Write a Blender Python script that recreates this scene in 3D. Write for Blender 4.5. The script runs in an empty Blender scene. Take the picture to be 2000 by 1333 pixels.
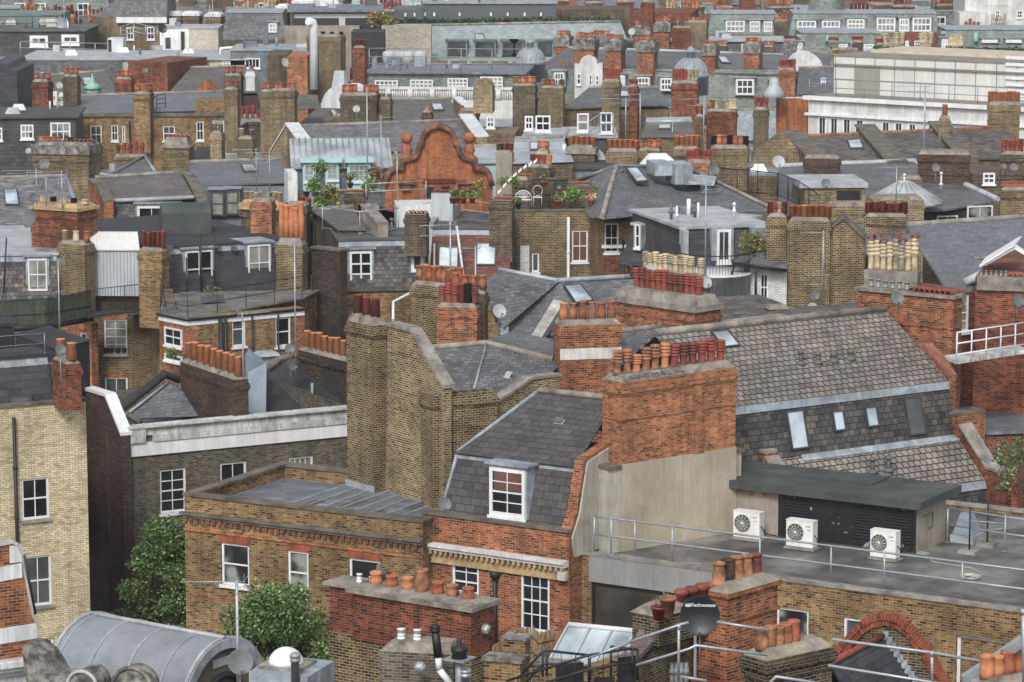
import bpy, math, random
from mathutils import Vector
R = math.radians
random.seed(11)
F_ = 6200.0; TH = R(9.0); ZC = 36.0
CAM = Vector((0, 0, ZC))
S = bpy.context.scene
C = S.collection
# ---------------------------------------------------------------- camera, sky, sun, exposure
cd = bpy.data.cameras.new('camera'); cam = bpy.data.objects.new('camera', cd); C.objects.link(cam)
cam.location = CAM; cam.rotation_euler = (R(90) - TH, 0, 0)
cd.sensor_width = 36; cd.lens = 36 * F_ / 2000; cd.clip_start = 1; cd.clip_end = 6000
S.camera = cam
W = bpy.data.worlds.new('World'); S.world = W; W.use_nodes = True
nt = W.node_tree; bg = nt.nodes['Background']
sk = nt.nodes.new('ShaderNodeTexSky'); sk.sky_type = 'NISHITA'; sk.sun_disc = False
SUN_EL, SUN_AZ = 42, 192          # azimuth clockwise from +Y: from behind and to the left of the camera
sk.sun_elevation = R(SUN_EL); sk.sun_rotation = R(SUN_AZ)
sk.air_density = 1.0; sk.dust_density = 3.0; sk.ozone_density = 1.0
hs = nt.nodes.new('ShaderNodeHueSaturation'); hs.inputs['Saturation'].default_value = 0.33
nt.links.new(sk.outputs[0], hs.inputs['Color']); nt.links.new(hs.outputs[0], bg.inputs[0])
bg.inputs[1].default_value = 0.13
sl = bpy.data.lights.new('sun', 'SUN'); sl.energy = 1.4; sl.angle = R(12); sl.color = (1, .975, .94)
so = bpy.data.objects.new('sun', sl); C.objects.link(so)
so.rotation_euler = (R(90 - SUN_EL), 0, R(180 - SUN_AZ)); so.location = (0, -20, 80)
S.view_settings.view_transform = 'Standard'; S.view_settings.look = 'None'; S.view_settings.gamma = 1
S.view_settings.exposure = 0.52
S.cycles.max_bounces = 6; S.cycles.diffuse_bounces = 3; S.cycles.use_denoising = True
# ---------------------------------------------------------------- pixels of the photograph -> rays and points
def ray(px, py):
    u = (px - 1000) / F_; v = (666.5 - py) / F_
    return Vector((u, math.cos(TH) + v * math.sin(TH), -math.sin(TH) + v * math.cos(TH)))
def PY(px, py, Y): r = ray(px, py); return CAM + r * (Y / r.y)
def PZ(px, py, z): r = ray(px, py); return CAM + r * ((z - ZC) / r.z)
def scl(Y): return F_ / Y * .985
class Fr:
    """vertical plane through a point: u runs left to right along it, n away from the viewer"""
    def __init__(s, px, py, z=17.0, a=0.0, Y=None, O=None):
        s.O = O if O is not None else (PY(px, py, Y) if Y else PZ(px, py, z))
        s.deg = a; a = R(a); s.a = a
        s.u = Vector((math.cos(a), -math.sin(a), 0)); s.n = Vector((math.sin(a), math.cos(a), 0))
    def hit(s, px, py, d=0.0):
        r = ray(px, py); t = ((s.O + s.n * d - CAM).dot(s.n)) / r.dot(s.n); p = CAM + r * t
        return (p - s.O).dot(s.u), p.z
    def hz(s, px, py, z):
        p = PZ(px, py, z) - s.O; return p.dot(s.u), p.dot(s.n)
    def P(s, a, d, z):
        p = s.O + s.u * a + s.n * d; return Vector((p.x, p.y, z))
    def sub(s, a, d, right=True, deg=None):
        """frame on the right (or left) flank"""
        O = s.P(a, d, s.O.z)
        return Fr(0, 0, O=O, a=(s.deg - 90 if right else s.deg + 90) if deg is None else deg)
# ---------------------------------------------------------------- mesh collecting
class MB:
    def __init__(s, fr=None):
        s.v = []; s.f = []; s.m = []; s.fr = fr; s.sm = []
    def poly(s, pts, mi=0, sm=False):
        b = len(s.v); s.v += [tuple(p) for p in pts]; s.f.append(tuple(range(b, b + len(pts)))); s.m.append(mi); s.sm.append(sm)
    def hexa(s, p, mi=0, skip=()):
        for k, q in enumerate(((0, 3, 2, 1), (4, 5, 6, 7), (0, 1, 5, 4), (1, 2, 6, 5), (2, 3, 7, 6), (3, 0, 4, 7))):
            if k not in skip: s.poly([p[i] for i in q], mi)
    def box(s, fr, a0, a1, d0, d1, z0, z1, mi=0, skip=()):
        P = fr.P
        s.hexa([P(a0, d0, z0), P(a1, d0, z0), P(a1, d1, z0), P(a0, d1, z0), P(a0, d0, z1), P(a1, d0, z1), P(a1, d1, z1), P(a0, d1, z1)], mi, skip)
    def taper(s, fr, a0, a1, d0, d1, z0, z1, t, mi=0):
        P = fr.P
        s.hexa([P(a0, d0, z0), P(a1, d0, z0), P(a1, d1, z0), P(a0, d1, z0), P(a0 + t, d0 + t, z1), P(a1 - t, d0 + t, z1), P(a1 - t, d1 - t, z1), P(a0 + t, d1 - t, z1)], mi)
    def slab(s, pts, th, mi=0, dn=None):
        """a polygon thickened downwards/inwards"""
        pts = [Vector(p) for p in pts]
        if dn is None:
            n = (pts[1] - pts[0]).cross(pts[2] - pts[0]).normalized(); dn = n * th
            if dn.z > 0: dn = -dn
        q = [p + dn for p in pts]
        up = (pts[1] - pts[0]).cross(pts[2] - pts[0]).dot(dn) < 0
        s.poly(pts if up else pts[::-1], mi); s.poly(q[::-1] if up else q, mi)
        n = len(pts)
        for i in range(n):
            j = (i + 1) % n
            f = [pts[i], q[i], q[j], pts[j]]
            s.poly(f if up else f[::-1], mi)
    def prof(s, fr, pts, d0, d1, mi=0, axis='s'):
        """outline in (s,z), extruded along d; axis 'd': outline in (d,z), extruded along s"""
        if axis == 's': A = [fr.P(a, d0, z) for a, z in pts]; B = [fr.P(a, d1, z) for a, z in pts]
        else: A = [fr.P(d0, a, z) for a, z in pts]; B = [fr.P(d1, a, z) for a, z in pts]
        s.poly(A, mi); s.poly(B[::-1], mi)
        n = len(A)
        for i in range(n):
            j = (i + 1) % n; s.poly([A[j], A[i], B[i], B[j]], mi)
    def tube(s, p, q, r, n=6, r2=None, mi=0, cap=True, sm=True):
        p = Vector(p); q = Vector(q); r2 = r if r2 is None else r2
        ax = (q - p)
        if ax.length < 1e-6: return
        ax.normalize(); k = Vector((0, 0, 1)) if abs(ax.z) < .9 else Vector((1, 0, 0))
        x = ax.cross(k).normalized(); y = ax.cross(x); b = len(s.v)
        for c, rr in ((p, r), (q, r2)):
            for i in range(n):
                t = 2 * math.pi * i / n; s.v.append(tuple(c + x * math.cos(t) * rr + y * math.sin(t) * rr))
        for i in range(n):
            j = (i + 1) % n; s.f.append((b + i, b + j, b + n + j, b + n + i)); s.m.append(mi); s.sm.append(sm)
        if cap:
            s.f.append(tuple(b + i for i in range(n - 1, -1, -1))); s.m.append(mi); s.sm.append(False)
            s.f.append(tuple(b + n + i for i in range(n))); s.m.append(mi); s.sm.append(False)
    def path(s, pts, r, n=6, mi=0):
        P = [Vector(p) for p in pts]; P = [p for i, p in enumerate(P) if i == 0 or (p - P[i - 1]).length > 1e-4]
        if len(P) < 2: return
        T = [(q - p).normalized() for p, q in zip(P[:-1], P[1:])]; b = len(s.v); closed = (P[0] - P[-1]).length < 1e-3 and len(P) > 4
        k = Vector((0, 0, 1)) if abs(T[0].z) < .9 else Vector((1, 0, 0)); x = T[0].cross(k).normalized()
        for i, p in enumerate(P):
            t0, t1 = T[max(i - 1, 0)], T[min(i, len(T) - 1)]
            if closed and i in (0, len(P) - 1): t0, t1 = T[-1], T[0]
            t = t0 + t1; t = t.normalized() if t.length > .1 else t1
            m = 1 / max(.5, abs(t.dot(t1))); x = x - t * x.dot(t); x = x.normalized() if x.length > .05 else t.cross(Vector((0, 1, .1))).normalized(); y = t.cross(x)
            bd = (t1 - t0); bd = bd.normalized() if bd.length > .02 else None
            for j in range(n):
                a = 2 * math.pi * j / n; v = x * math.cos(a) * r + y * math.sin(a) * r
                if bd is not None: v += bd * v.dot(bd) * (m - 1)
                s.v.append(tuple(p + v))
        for i in range(len(P) - 1):
            for j in range(n):
                q = (j + 1) % n; s.f.append((b + i * n + j, b + i * n + q, b + (i + 1) * n + q, b + (i + 1) * n + j)); s.m.append(mi); s.sm.append(True)
        s.f.append(tuple(b + j for j in range(n - 1, -1, -1))); s.m.append(mi); s.sm.append(False)
        s.f.append(tuple(b + (len(P) - 1) * n + j for j in range(n))); s.m.append(mi); s.sm.append(False)
    def lathe(s, c, prof, n=14, mi=0, ax=None):
        """profile [(r, z)...] spun about the vertical (or ax) through c"""
        c = Vector(c)
        Z = Vector((0, 0, 1)) if ax is None else ax.normalized()
        k = Vector((1, 0, 0)) if abs(Z.x) < .9 else Vector((0, 1, 0))
        X = Z.cross(k).normalized(); Y = Z.cross(X); b = len(s.v)
        for r, z in prof:
            for i in range(n):
                t = 2 * math.pi * i / n; s.v.append(tuple(c + X * (r * math.cos(t)) + Y * (r * math.sin(t)) + Z * z))
        for k in range(len(prof) - 1):
            for i in range(n):
                j = (i + 1) % n
                s.f.append((b + k * n + i, b + k * n + j, b + (k + 1) * n + j, b + (k + 1) * n + i)); s.m.append(mi); s.sm.append(True)
        if prof[0][0] > 1e-4: s.f.append(tuple(b + i for i in range(n - 1, -1, -1))); s.m.append(mi); s.sm.append(False)
        if prof[-1][0] > 1e-4: s.f.append(tuple(b + (len(prof) - 1) * n + i for i in range(n))); s.m.append(mi); s.sm.append(False)
    def mesh(s, name, mats, O):
        me = bpy.data.meshes.new(name)
        me.from_pydata([(x - O.x, y - O.y, z - O.z) for x, y, z in s.v], [], s.f)
        for m in (mats if isinstance(mats, (list, tuple)) else [mats]): me.materials.append(M(m))
        uv = me.uv_layers.new(name='UVMap').data
        hu = s.fr.u if s.fr else Vector((1, 0, 0)); Zv = Vector((0, 0, 1))
        k = 0; out = [0.0] * (2 * len(me.loops)); V = s.v
        for fi, f in enumerate(s.f):
            a = Vector(V[f[0]]); n = Vector((0, 0, 0))
            for i in range(1, len(f) - 1): n += (Vector(V[f[i]]) - a).cross(Vector(V[f[i + 1]]) - a)
            if n.length > 1e-9: n.normalize()
            if abs(n.z) > .985 or n.length < .5: U = hu; Vv = Zv.cross(U)
            else: U = Zv.cross(n).normalized(); Vv = n.cross(U)
            for i in f:
                p = Vector(V[i]); out[2 * k] = p.dot(U); out[2 * k + 1] = p.dot(Vv); k += 1
        uv.foreach_set('uv', out)
        me.polygons.foreach_set('material_index', s.m); me.polygons.foreach_set('use_smooth', s.sm)
        me.update(); return me
    def build(s, name, mats, parent=None, O=None, **kw):
        if not s.f: return None
        if O is None: O = getattr(parent, 'O', None) or Vector((0, 0, 0))
        if O is None: O = Vector((0, 0, 0))
        o = bpy.data.objects.new(name, s.mesh(name, mats, O)); C.objects.link(o)
        if parent is not None: o.parent = parent.o if isinstance(parent, Thing) else parent
        for k2, v in kw.items(): o[k2] = v
        return o
class Thing:
    def __init__(s, name, label, cat, O, group=None):
        s.O = Vector(O); s.o = bpy.data.objects.new(name, None); C.objects.link(s.o); s.o.location = O
        s.o.empty_display_size = .3
        s.o['label'] = label; s.o['category'] = cat
        if group: s.o['group'] = group
    def part(s, name, mb, mats, sub=None, **kw):
        return mb.build(name, mats, sub if sub is not None else s.o, s.O, **kw)
def struct(name, mb, mat): return mb.build(name, mat, None, Vector((0, 0, 0)), kind='structure')
# ---------------------------------------------------------------- materials
MATS = {}; DEF = {}
def M(n):
    if n not in MATS: MATS[n] = DEF[n](n)
    return MATS[n]
def new(n):
    m = bpy.data.materials.new(n); m.use_nodes = True; t = m.node_tree; b = t.nodes['Principled BSDF']
    return m, t, b, t.nodes.new, t.links.new
def mulc(t, a, b, fac=1.0):
    x = t.nodes.new('ShaderNodeMix'); x.data_type = 'RGBA'; x.blend_type = 'MULTIPLY'; x.inputs['Factor'].default_value = fac
    t.links.new(a, x.inputs['A']); t.links.new(b, x.inputs['B']); return x.outputs['Result']
def ramp(t, src, stops, interp='LINEAR'):
    r = t.nodes.new('ShaderNodeValToRGB'); r.color_ramp.interpolation = interp; e = r.color_ramp.elements
    while len(e) < len(stops): e.new(.5)
    for i, (p, c) in enumerate(stops):
        e[i].position = p; e[i].color = (c, c, c, 1) if isinstance(c, (int, float)) else (*c, 1)
    t.links.new(src, r.inputs[0]); return r.outputs[0]
def noise(t, sc, det=5, rough=.6, stretch=None, src='Position', seed=0):
    g = t.nodes.new('ShaderNodeNewGeometry'); mp = t.nodes.new('ShaderNodeMapping')
    if stretch: mp.inputs['Scale'].default_value = stretch
    mp.inputs['Location'].default_value = (seed * 3.7, seed * 1.3, seed * 2.1)
    t.links.new(g.outputs['Position'], mp.inputs[0])
    n = t.nodes.new('ShaderNodeTexNoise'); n.inputs['Scale'].default_value = sc; n.inputs['Detail'].default_value = det
    n.inputs['Roughness'].default_value = rough; t.links.new(mp.outputs[0], n.inputs['Vector']); return n.outputs[0]
def brick(cols, mortar, bw=.225, bh=.075, ms=.0095, rough=.9, stain=(.5, 1.12), sc=.55, off=.5, bump=.35, streak=.0, lichen=None, wob=.012, spec=.3):
    def mk(n):
        m, t, b, N, L = new(n)
        uv = N('ShaderNodeUVMap')
        wn = noise(t, 1.3, 3, .5)
        ad = N('ShaderNodeVectorMath'); ad.operation = 'MULTIPLY_ADD'
        cw = N('ShaderNodeCombineXYZ'); L(wn, cw.inputs[0]); L(wn, cw.inputs[1])
        ad.inputs[1].default_value = (wob, wob * 2, 0); L(cw.outputs[0], ad.inputs[0]); L(uv.outputs[0], ad.inputs[2])
        br = N('ShaderNodeTexBrick'); br.offset = off; br.inputs['Scale'].default_value = 1
        br.inputs['Brick Width'].default_value = bw; br.inputs['Row Height'].default_value = bh
        br.inputs['Mortar Size'].default_value = ms; br.inputs['Mortar Smooth'].default_value = .25
        br.inputs['Color1'].default_value = (0, 0, 0, 1); br.inputs['Color2'].default_value = (1, 1, 1, 1); br.inputs['Mortar'].default_value = (.5, .5, .5, 1)
        L(ad.outputs[0], br.inputs['Vector'])
        k = len(cols); c = ramp(t, br.outputs['Color'], [(i / (k - 1), q) for i, q in enumerate(cols)])
        mx = N('ShaderNodeMix'); mx.data_type = 'RGBA'; L(br.outputs['Fac'], mx.inputs['Factor']); L(c, mx.inputs['A']); mx.inputs['B'].default_value = (*mortar, 1)
        o = mx.outputs['Result']
        lo, hi = stain
        o = mulc(t, o, ramp(t, noise(t, sc, 7, .68), [(.3, lo), (.5, (lo + hi) / 2), (.66, hi)]))
        o = mulc(t, o, ramp(t, noise(t, 9, 4, .7, seed=2), [(.25, .72), (.7, 1.18)]), .8)
        if streak: o = mulc(t, o, ramp(t, noise(t, 1.0, 5, .65, (4, 4, .3), seed=5), [(.38, 1 - streak), (.6, 1.05)]))
        if lichen:
            x = N('ShaderNodeMix'); x.data_type = 'RGBA'; L(ramp(t, noise(t, 2.2, 6, .7, seed=9), [(.60, 0), (.68, lichen[1])]), x.inputs['Factor'])
            L(o, x.inputs['A']); x.inputs['B'].default_value = (*lichen[0], 1); o = x.outputs['Result']
        L(o, b.inputs['Base Color']); b.inputs['Roughness'].default_value = rough; b.inputs['Specular IOR Level'].default_value = spec
        if bump:
            bp = N('ShaderNodeBump'); bp.inputs['Strength'].default_value = bump; bp.inputs['Distance'].default_value = .01; bp.invert = True
            L(br.outputs['Fac'], bp.inputs['Height']); L(bp.outputs[0], b.inputs['Normal'])
        return m
    return mk
def plain(col, rough=.8, var=(.75, 1.12), sc=1.2, streak=0, met=0, spec=.4, col2=None, th=(.45, .6), sc2=.8, bump=0, fine=.15):
    def mk(n):
        m, t, b, N, L = new(n)
        rg = N('ShaderNodeRGB'); rg.outputs[0].default_value = (*col, 1); o = rg.outputs[0]
        if col2:
            x = N('ShaderNodeMix'); x.data_type = 'RGBA'; L(ramp(t, noise(t, sc2, 7, .68, seed=4), [(th[0], 0), (th[1], 1)]), x.inputs['Factor'])
            L(o, x.inputs['A']); x.inputs['B'].default_value = (*col2, 1); o = x.outputs['Result']
        lo, hi = var; o = mulc(t, o, ramp(t, noise(t, sc, 6, .62), [(.32, lo), (.66, hi)]))
        if fine: o = mulc(t, o, ramp(t, noise(t, 22, 3, .7, seed=1), [(.3, 1 - fine), (.7, 1 + fine)]))
        if streak: o = mulc(t, o, ramp(t, noise(t, 1.6, 5, .7, (3.5, 3.5, .25), seed=6), [(.36, 1 - streak), (.62, 1.06)]))
        L(o, b.inputs['Base Color']); b.inputs['Roughness'].default_value = rough; b.inputs['Metallic'].default_value = met
        b.inputs['Specular IOR Level'].default_value = spec
        if bump:
            bp = N('ShaderNodeBump'); bp.inputs['Strength'].default_value = bump; bp.inputs['Distance'].default_value = .03
            L(noise(t, 7, 5, .7), bp.inputs['Height']); L(bp.outputs[0], b.inputs['Normal'])
        return m
    return mk
D = DEF
# bricks
D['stock'] = brick([(.016, .011, .008), (.05, .032, .018), (.11, .07, .034), (.17, .11, .05), (.07, .045, .026), (.22, .15, .07), (.035, .024, .016)], (.44, .36, .23), bh=.08, ms=.012, stain=(.42, 1.15), streak=.25)
D['stock_pale'] = brick([(.022, .015, .010), (.09, .058, .028), (.18, .12, .055), (.26, .185, .09), (.12, .078, .038), (.32, .235, .12), (.05, .034, .022)], (.52, .44, .29), bh=.08, ms=.012, stain=(.5, 1.15), streak=.2)
D['stock_gold'] = brick([(.03, .018, .011), (.12, .068, .028), (.23, .13, .05), (.31, .19, .075), (.17, .095, .04), (.34, .23, .10), (.07, .042, .024)], (.38, .28, .17), bh=.08, ms=.010, stain=(.45, 1.15), streak=.25)
D['stock_dark'] = brick([(.012, .009, .007), (.035, .024, .015), (.075, .05, .028), (.13, .088, .046), (.045, .032, .022)], (.27, .23, .16), ms=.011, stain=(.4, 1.2), streak=.3)
D['sooty'] = brick([(.012, .010, .009), (.03, .023, .018), (.05, .035, .026), (.085, .06, .042)], (.10, .083, .065), stain=(.5, 1.1))
D['greybrown'] = brick([(.03, .026, .022), (.075, .064, .052), (.12, .10, .077), (.17, .145, .11), (.06, .05, .042)], (.23, .205, .16), stain=(.55, 1.15), streak=.2)
D['brownish'] = brick([(.016, .011, .010), (.04, .024, .018), (.07, .04, .028), (.10, .055, .037)], (.14, .105, .085), stain=(.5, 1.15))
D['redbrick'] = brick([(.06, .02, .013), (.23, .058, .027), (.37, .105, .042), (.46, .155, .062), (.28, .076, .034), (.12, .038, .026)], (.38, .28, .18), bh=.08, ms=.010, stain=(.48, 1.15), streak=.3)
D['redorange'] = brick([(.12, .038, .022), (.36, .105, .042), (.50, .17, .065), (.56, .215, .095), (.22, .07, .038), (.44, .14, .052)], (.42, .30, .19), bh=.078, ms=.009, stain=(.5, 1.12), streak=.28)
D['reddark'] = brick([(.03, .014, .011), (.13, .030, .018), (.24, .055, .028), (.30, .08, .038), (.08, .026, .018)], (.26, .18, .12), ms=.008, stain=(.45, 1.15), streak=.3)
D['terracotta_brick'] = brick([(.30, .095, .042), (.42, .145, .06), (.47, .175, .075), (.38, .125, .052)], (.36, .19, .11), bw=.225, bh=.08, ms=.006, stain=(.5, 1.1), streak=.45)
D['creambrick'] = brick([(.44, .35, .20), (.58, .49, .31), (.66, .58, .39), (.70, .63, .45), (.54, .45, .28)], (.24, .185, .115), stain=(.8, 1.06), streak=.14, ms=.009)
D['palebrick'] = brick([(.28, .25, .2), (.4, .36, .29), (.48, .44, .36)], (.34, .31, .26), stain=(.75, 1.08))
D['whitebrick'] = brick([(.6, .6, .58), (.75, .75, .73), (.8, .8, .78)], (.3, .3, .3), stain=(.8, 1.05), ms=.009, bump=.6)
D['wallcream'] = brick([(.42, .38, .31), (.55, .51, .43), (.6, .56, .48)], (.4, .37, .3), stain=(.75, 1.08))
# slates and tiles; dark mortar colour paints joints and the shadow line under overlaps
D['slate'] = brick([(.095, .098, .105), (.14, .144, .152), (.19, .194, .20), (.11, .112, .116), (.165, .168, .175)], (.024, .025, .028), bw=.3, bh=.2, ms=.010, rough=.6, stain=(.68, 1.15), bump=.7, streak=.15, wob=.004, lichen=((.24, .24, .23), .4))
D['slate_blue'] = brick([(.12, .13, .145), (.155, .165, .18), (.185, .195, .21), (.135, .145, .16)], (.04, .044, .05), bw=.32, bh=.2, ms=.009, rough=.6, stain=(.75, 1.12), bump=.7, wob=.004)
D['slate_brown'] = brick([(.10, .092, .088), (.14, .13, .12), (.18, .165, .15), (.12, .105, .10)], (.03, .028, .027), bw=.28, bh=.17, ms=.008, rough=.7, stain=(.7, 1.15), bump=.7, streak=.15, wob=.004, lichen=((.26, .25, .22), .5))
D['slate_dark'] = brick([(.035, .036, .042), (.05, .051, .058), (.062, .062, .068)], (.014, .014, .017), bw=.5, bh=.25, ms=.008, rough=.6, stain=(.8, 1.12), bump=.5, wob=.002)
D['slate_char'] = brick([(.052, .050, .050), (.072, .069, .069), (.088, .084, .083), (.062, .06, .06)], (.022, .021, .022), bw=.38, bh=.25, ms=.010, rough=.7, stain=(.78, 1.12), bump=.8, wob=.002, streak=.15)
D['slate_mottle'] = brick([(.045, .045, .05), (.085, .085, .09), (.16, .155, .145), (.06, .06, .065), (.22, .17, .12)], (.015, .015, .017), bw=.24, bh=.2, ms=.01, rough=.7, stain=(.55, 1.2), bump=.7, lichen=((.28, .14, .05), .5))
D['slate_green'] = brick([(.16, .19, .17), (.20, .235, .215), (.25, .28, .25), (.14, .16, .15)], (.07, .08, .075), bw=.3, bh=.2, ms=.008, rough=.7, stain=(.6, 1.15), bump=.5)
D['slate_pale'] = brick([(.20, .245, .25), (.25, .295, .30), (.28, .33, .335)], (.12, .145, .15), bw=.45, bh=.28, ms=.010, rough=.6, stain=(.85, 1.06), bump=.4)
D['slate_purple'] = brick([(.09, .088, .095), (.14, .136, .145), (.17, .165, .172), (.23, .225, .225), (.11, .107, .11)], (.04, .039, .042), bw=.35, bh=.2, ms=.010, rough=.65, stain=(.7, 1.15), bump=.6, wob=.004)
D['tile_buff'] = brick([(.20, .18, .155), (.25, .225, .195), (.30, .27, .235), (.17, .155, .138), (.27, .243, .21)], (.014, .013, .012), bw=.27, bh=.25, ms=.021, rough=.85, stain=(.62, 1.12), bump=1, streak=.22, wob=.003)
D['tile_stone'] = brick([(.075, .068, .065), (.12, .108, .10), (.17, .155, .14), (.21, .19, .17), (.10, .09, .085)], (.03, .026, .026), bw=.3, bh=.25, ms=.014, rough=.8, stain=(.6, 1.2), bump=.8, streak=.2, wob=.003)
D['tile_dark'] = brick([(.04, .04, .043), (.065, .063, .065), (.085, .082, .08), (.05, .049, .05), (.15, .128, .10), (.07, .067, .068)], (.014, .013, .014), bw=.27, bh=.22, ms=.012, rough=.75, stain=(.6, 1.2), bump=.8, wob=.003, streak=.2)
D['tile_red'] = brick([(.10, .045, .035), (.16, .07, .055), (.20, .09, .07), (.12, .07, .06)], (.04, .025, .02), bw=.28, bh=.14, ms=.008, rough=.8, stain=(.7, 1.1))
# plain stuff
D['lead'] = plain((.25, .285, .315), .5, (.62, 1.25), 1.1, streak=.25, col2=(.42, .455, .48), th=(.48, .72), sc2=2.2, spec=.5)
D['lead_pale'] = plain((.36, .385, .40), .5, (.7, 1.2), .8, streak=.1, col2=(.24, .265, .285), th=(.45, .7), sc2=.9)
D['lead_dark'] = plain((.13, .145, .165), .5, (.7, 1.2), 1.3, streak=.25, col2=(.26, .29, .32), th=(.5, .75), sc2=2)
D['lead_barrel'] = plain((.215, .235, .255), .42, (.82, 1.15), .9, streak=0, col2=(.15, .165, .18), th=(.5, .8), sc2=1.5, spec=.5)
D['felt'] = plain((.085, .085, .085), .9, (.6, 1.25), .9, col2=(.13, .128, .122), th=(.45, .65), sc2=.5, bump=.2)
D['felt_green'] = plain((.055, .064, .062), .85, (.6, 1.25), .9, col2=(.085, .085, .08), th=(.5, .7), sc2=.8, bump=.2, fine=.25)
D['felt_black'] = plain((.028, .029, .032), .85, (.7, 1.3), .9, col2=(.05, .05, .055), th=(.5, .8), sc2=.9, bump=.2)
D['asphalt_roof'] = plain((.082, .079, .075), .65, (.4, 1.4), .6, col2=(.16, .155, .145), th=(.44, .54), sc2=.38, bump=.25, fine=.22, spec=.5)
D['timberdeck'] = plain((.17, .16, .145), .9, (.5, 1.2), .9, streak=0, col2=(.12, .115, .11), sc2=1.5, bump=.3)
D['mortar'] = plain((.25, .225, .19), .95, (.55, 1.2), 2.5, col2=(.12, .10, .085), th=(.5, .68), sc2=2.2, bump=.5, fine=.25)
D['mortar_lich'] = plain((.26, .235, .19), .95, (.6, 1.2), 2.5, col2=(.36, .25, .07), th=(.62, .70), sc2=2.6, bump=.5, fine=.25)
D['coping'] = plain((.27, .25, .22), .9, (.5, 1.2), 1.6, col2=(.12, .11, .095), th=(.5, .7), sc2=1.4, bump=.4, fine=.2)
D['coping_dark'] = plain((.13, .115, .09), .92, (.45, 1.3), 1.6, col2=(.30, .22, .07), th=(.64, .72), sc2=1.6, bump=.4, fine=.25)
D['stone'] = plain((.50, .49, .46), .85, (.6, 1.12), 1.2, streak=.3, col2=(.3, .29, .27), th=(.5, .75), sc2=1.1)
D['stone_dirty'] = plain((.27, .255, .23), .9, (.4, 1.25), 2.2, col2=(.08, .075, .065), th=(.45, .62), sc2=3.5, bump=.5, streak=.35, fine=.25)
D['sandstone'] = plain((.45, .32, .17), .9, (.55, 1.15), 2, col2=(.2, .14, .08), th=(.5, .7), sc2=2.5)
D['whitestone'] = plain((.62, .62, .60), .85, (.75, 1.08), 1.0, streak=.2, col2=(.46, .455, .43), th=(.5, .8), sc2=.8)
D['whitepaint'] = plain((.72, .73, .73), .6, (.84, 1.03), 1.5, streak=.10, fine=.05)
D['whiterender'] = plain((.66, .68, .69), .75, (.8, 1.06), .8, streak=.3, col2=(.42, .42, .40), th=(.58, .72), sc2=1.6, fine=.06)
D['whitedirty'] = plain((.62, .63, .61), .8, (.6, 1.1), 1.2, streak=.4, col2=(.32, .315, .295), th=(.52, .68), sc2=2.0, fine=.15)
D['render_beige'] = plain((.40, .35, .265), .92, (.82, 1.08), .6, streak=.12, fine=.16, bump=.25, col2=(.31, .275, .21), th=(.5, .8))
D['render_pale'] = plain((.44, .42, .35), .92, (.75, 1.06), .8, streak=.2, fine=.06, col2=(.34, .29, .2), th=(.56, .7), sc2=1.2)
D['render_grey'] = plain((.25, .25, .245), .92, (.8, 1.1), .7, fine=.15, streak=.1, bump=.2)
D['render_tan'] = plain((.34, .30, .25), .92, (.75, 1.1), .5, fine=.06, streak=.2, col2=(.26, .22, .18))
D['panel_cream'] = plain((.58, .575, .545), .7, (.88, 1.05), .5, streak=.08, fine=.03)
D['panel_line'] = plain((.22, .2, .17), .8, (.8, 1.1), 1)
D['shutter'] = plain((.28, .265, .23), .7, (.85, 1.05), 1)
D['blackpaint'] = plain((.014, .014, .016), .5, (.8, 1.2), 2, fine=.1)
D['blackwood'] = plain((.013, .013, .015), .55, (.7, 1.2), 2, streak=0, col2=(.3, .29, .28), th=(.62, .66), sc2=4.5)
D['blackclad'] = plain((.022, .023, .027), .6, (.8, 1.2), 1.5)
D['greyclad'] = plain((.085, .10, .11), .6, (.85, 1.1), .5, fine=.05)
D['darkcasing'] = plain((.05, .055, .058), .5, (.85, 1.1), 1)
D['gal'] = plain((.33, .36, .385), .4, (.8, 1.12), 3, met=.35, spec=.5)
D['gal_dull'] = plain((.27, .28, .285), .5, (.7, 1.12), 3, met=.2)
D['whitepipe'] = plain((.62, .64, .66), .5, (.85, 1.05), 2)
D['greypipe'] = plain((.10, .105, .11), .6, (.8, 1.2), 2)
D['bluegrey'] = plain((.21, .265, .315), .5, (.85, 1.1), 2)
D['corr_grey'] = plain((.40, .43, .45), .55, (.88, 1.05), .8, streak=.12)
D['corr_white'] = plain((.8, .8, .79), .6, (.94, 1.03), .8)
D['acwhite'] = plain((.68, .69, .66), .5, (.9, 1.04), 1.2, streak=.08, fine=.03)
D['acgrill'] = plain((.12, .115, .105), .6, (.8, 1.1), 3)
D['terra'] = plain((.37, .125, .06), .85, (.55, 1.15), 4, col2=(.17, .065, .04), th=(.5, .72), sc2=3.5, fine=.15)
D['terra_red'] = plain((.25, .062, .042), .8, (.65, 1.15), 4, col2=(.14, .04, .034), th=(.5, .75), sc2=4, fine=.1)
D['terra_pale'] = plain((.52, .21, .10), .85, (.7, 1.1), 4, col2=(.36, .13, .07), th=(.52, .75), sc2=3.5, fine=.1)
D['terra_brown'] = plain((.34, .155, .085), .85, (.4, 1.2), 4, col2=(.06, .04, .035), th=(.52, .72), sc2=3.2, fine=.15)
D['buff'] = plain((.50, .415, .275), .85, (.6, 1.15), 4, col2=(.16, .12, .085), th=(.55, .75), sc2=4, fine=.15)
D['soot'] = plain((.02, .017, .015), .95, (.8, 1.2), 3)
D['copper'] = plain((.27, .47, .37), .7, (.75, 1.15), 2, streak=.2)
D['dish_grey'] = plain((.125, .135, .14), .55, (.85, 1.1), 3)
D['dish_dark'] = plain((.014, .016, .02), .4, (.85, 1.1), 3)
D['dish_pale'] = plain((.38, .40, .40), .5, (.85, 1.06), 3)
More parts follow.
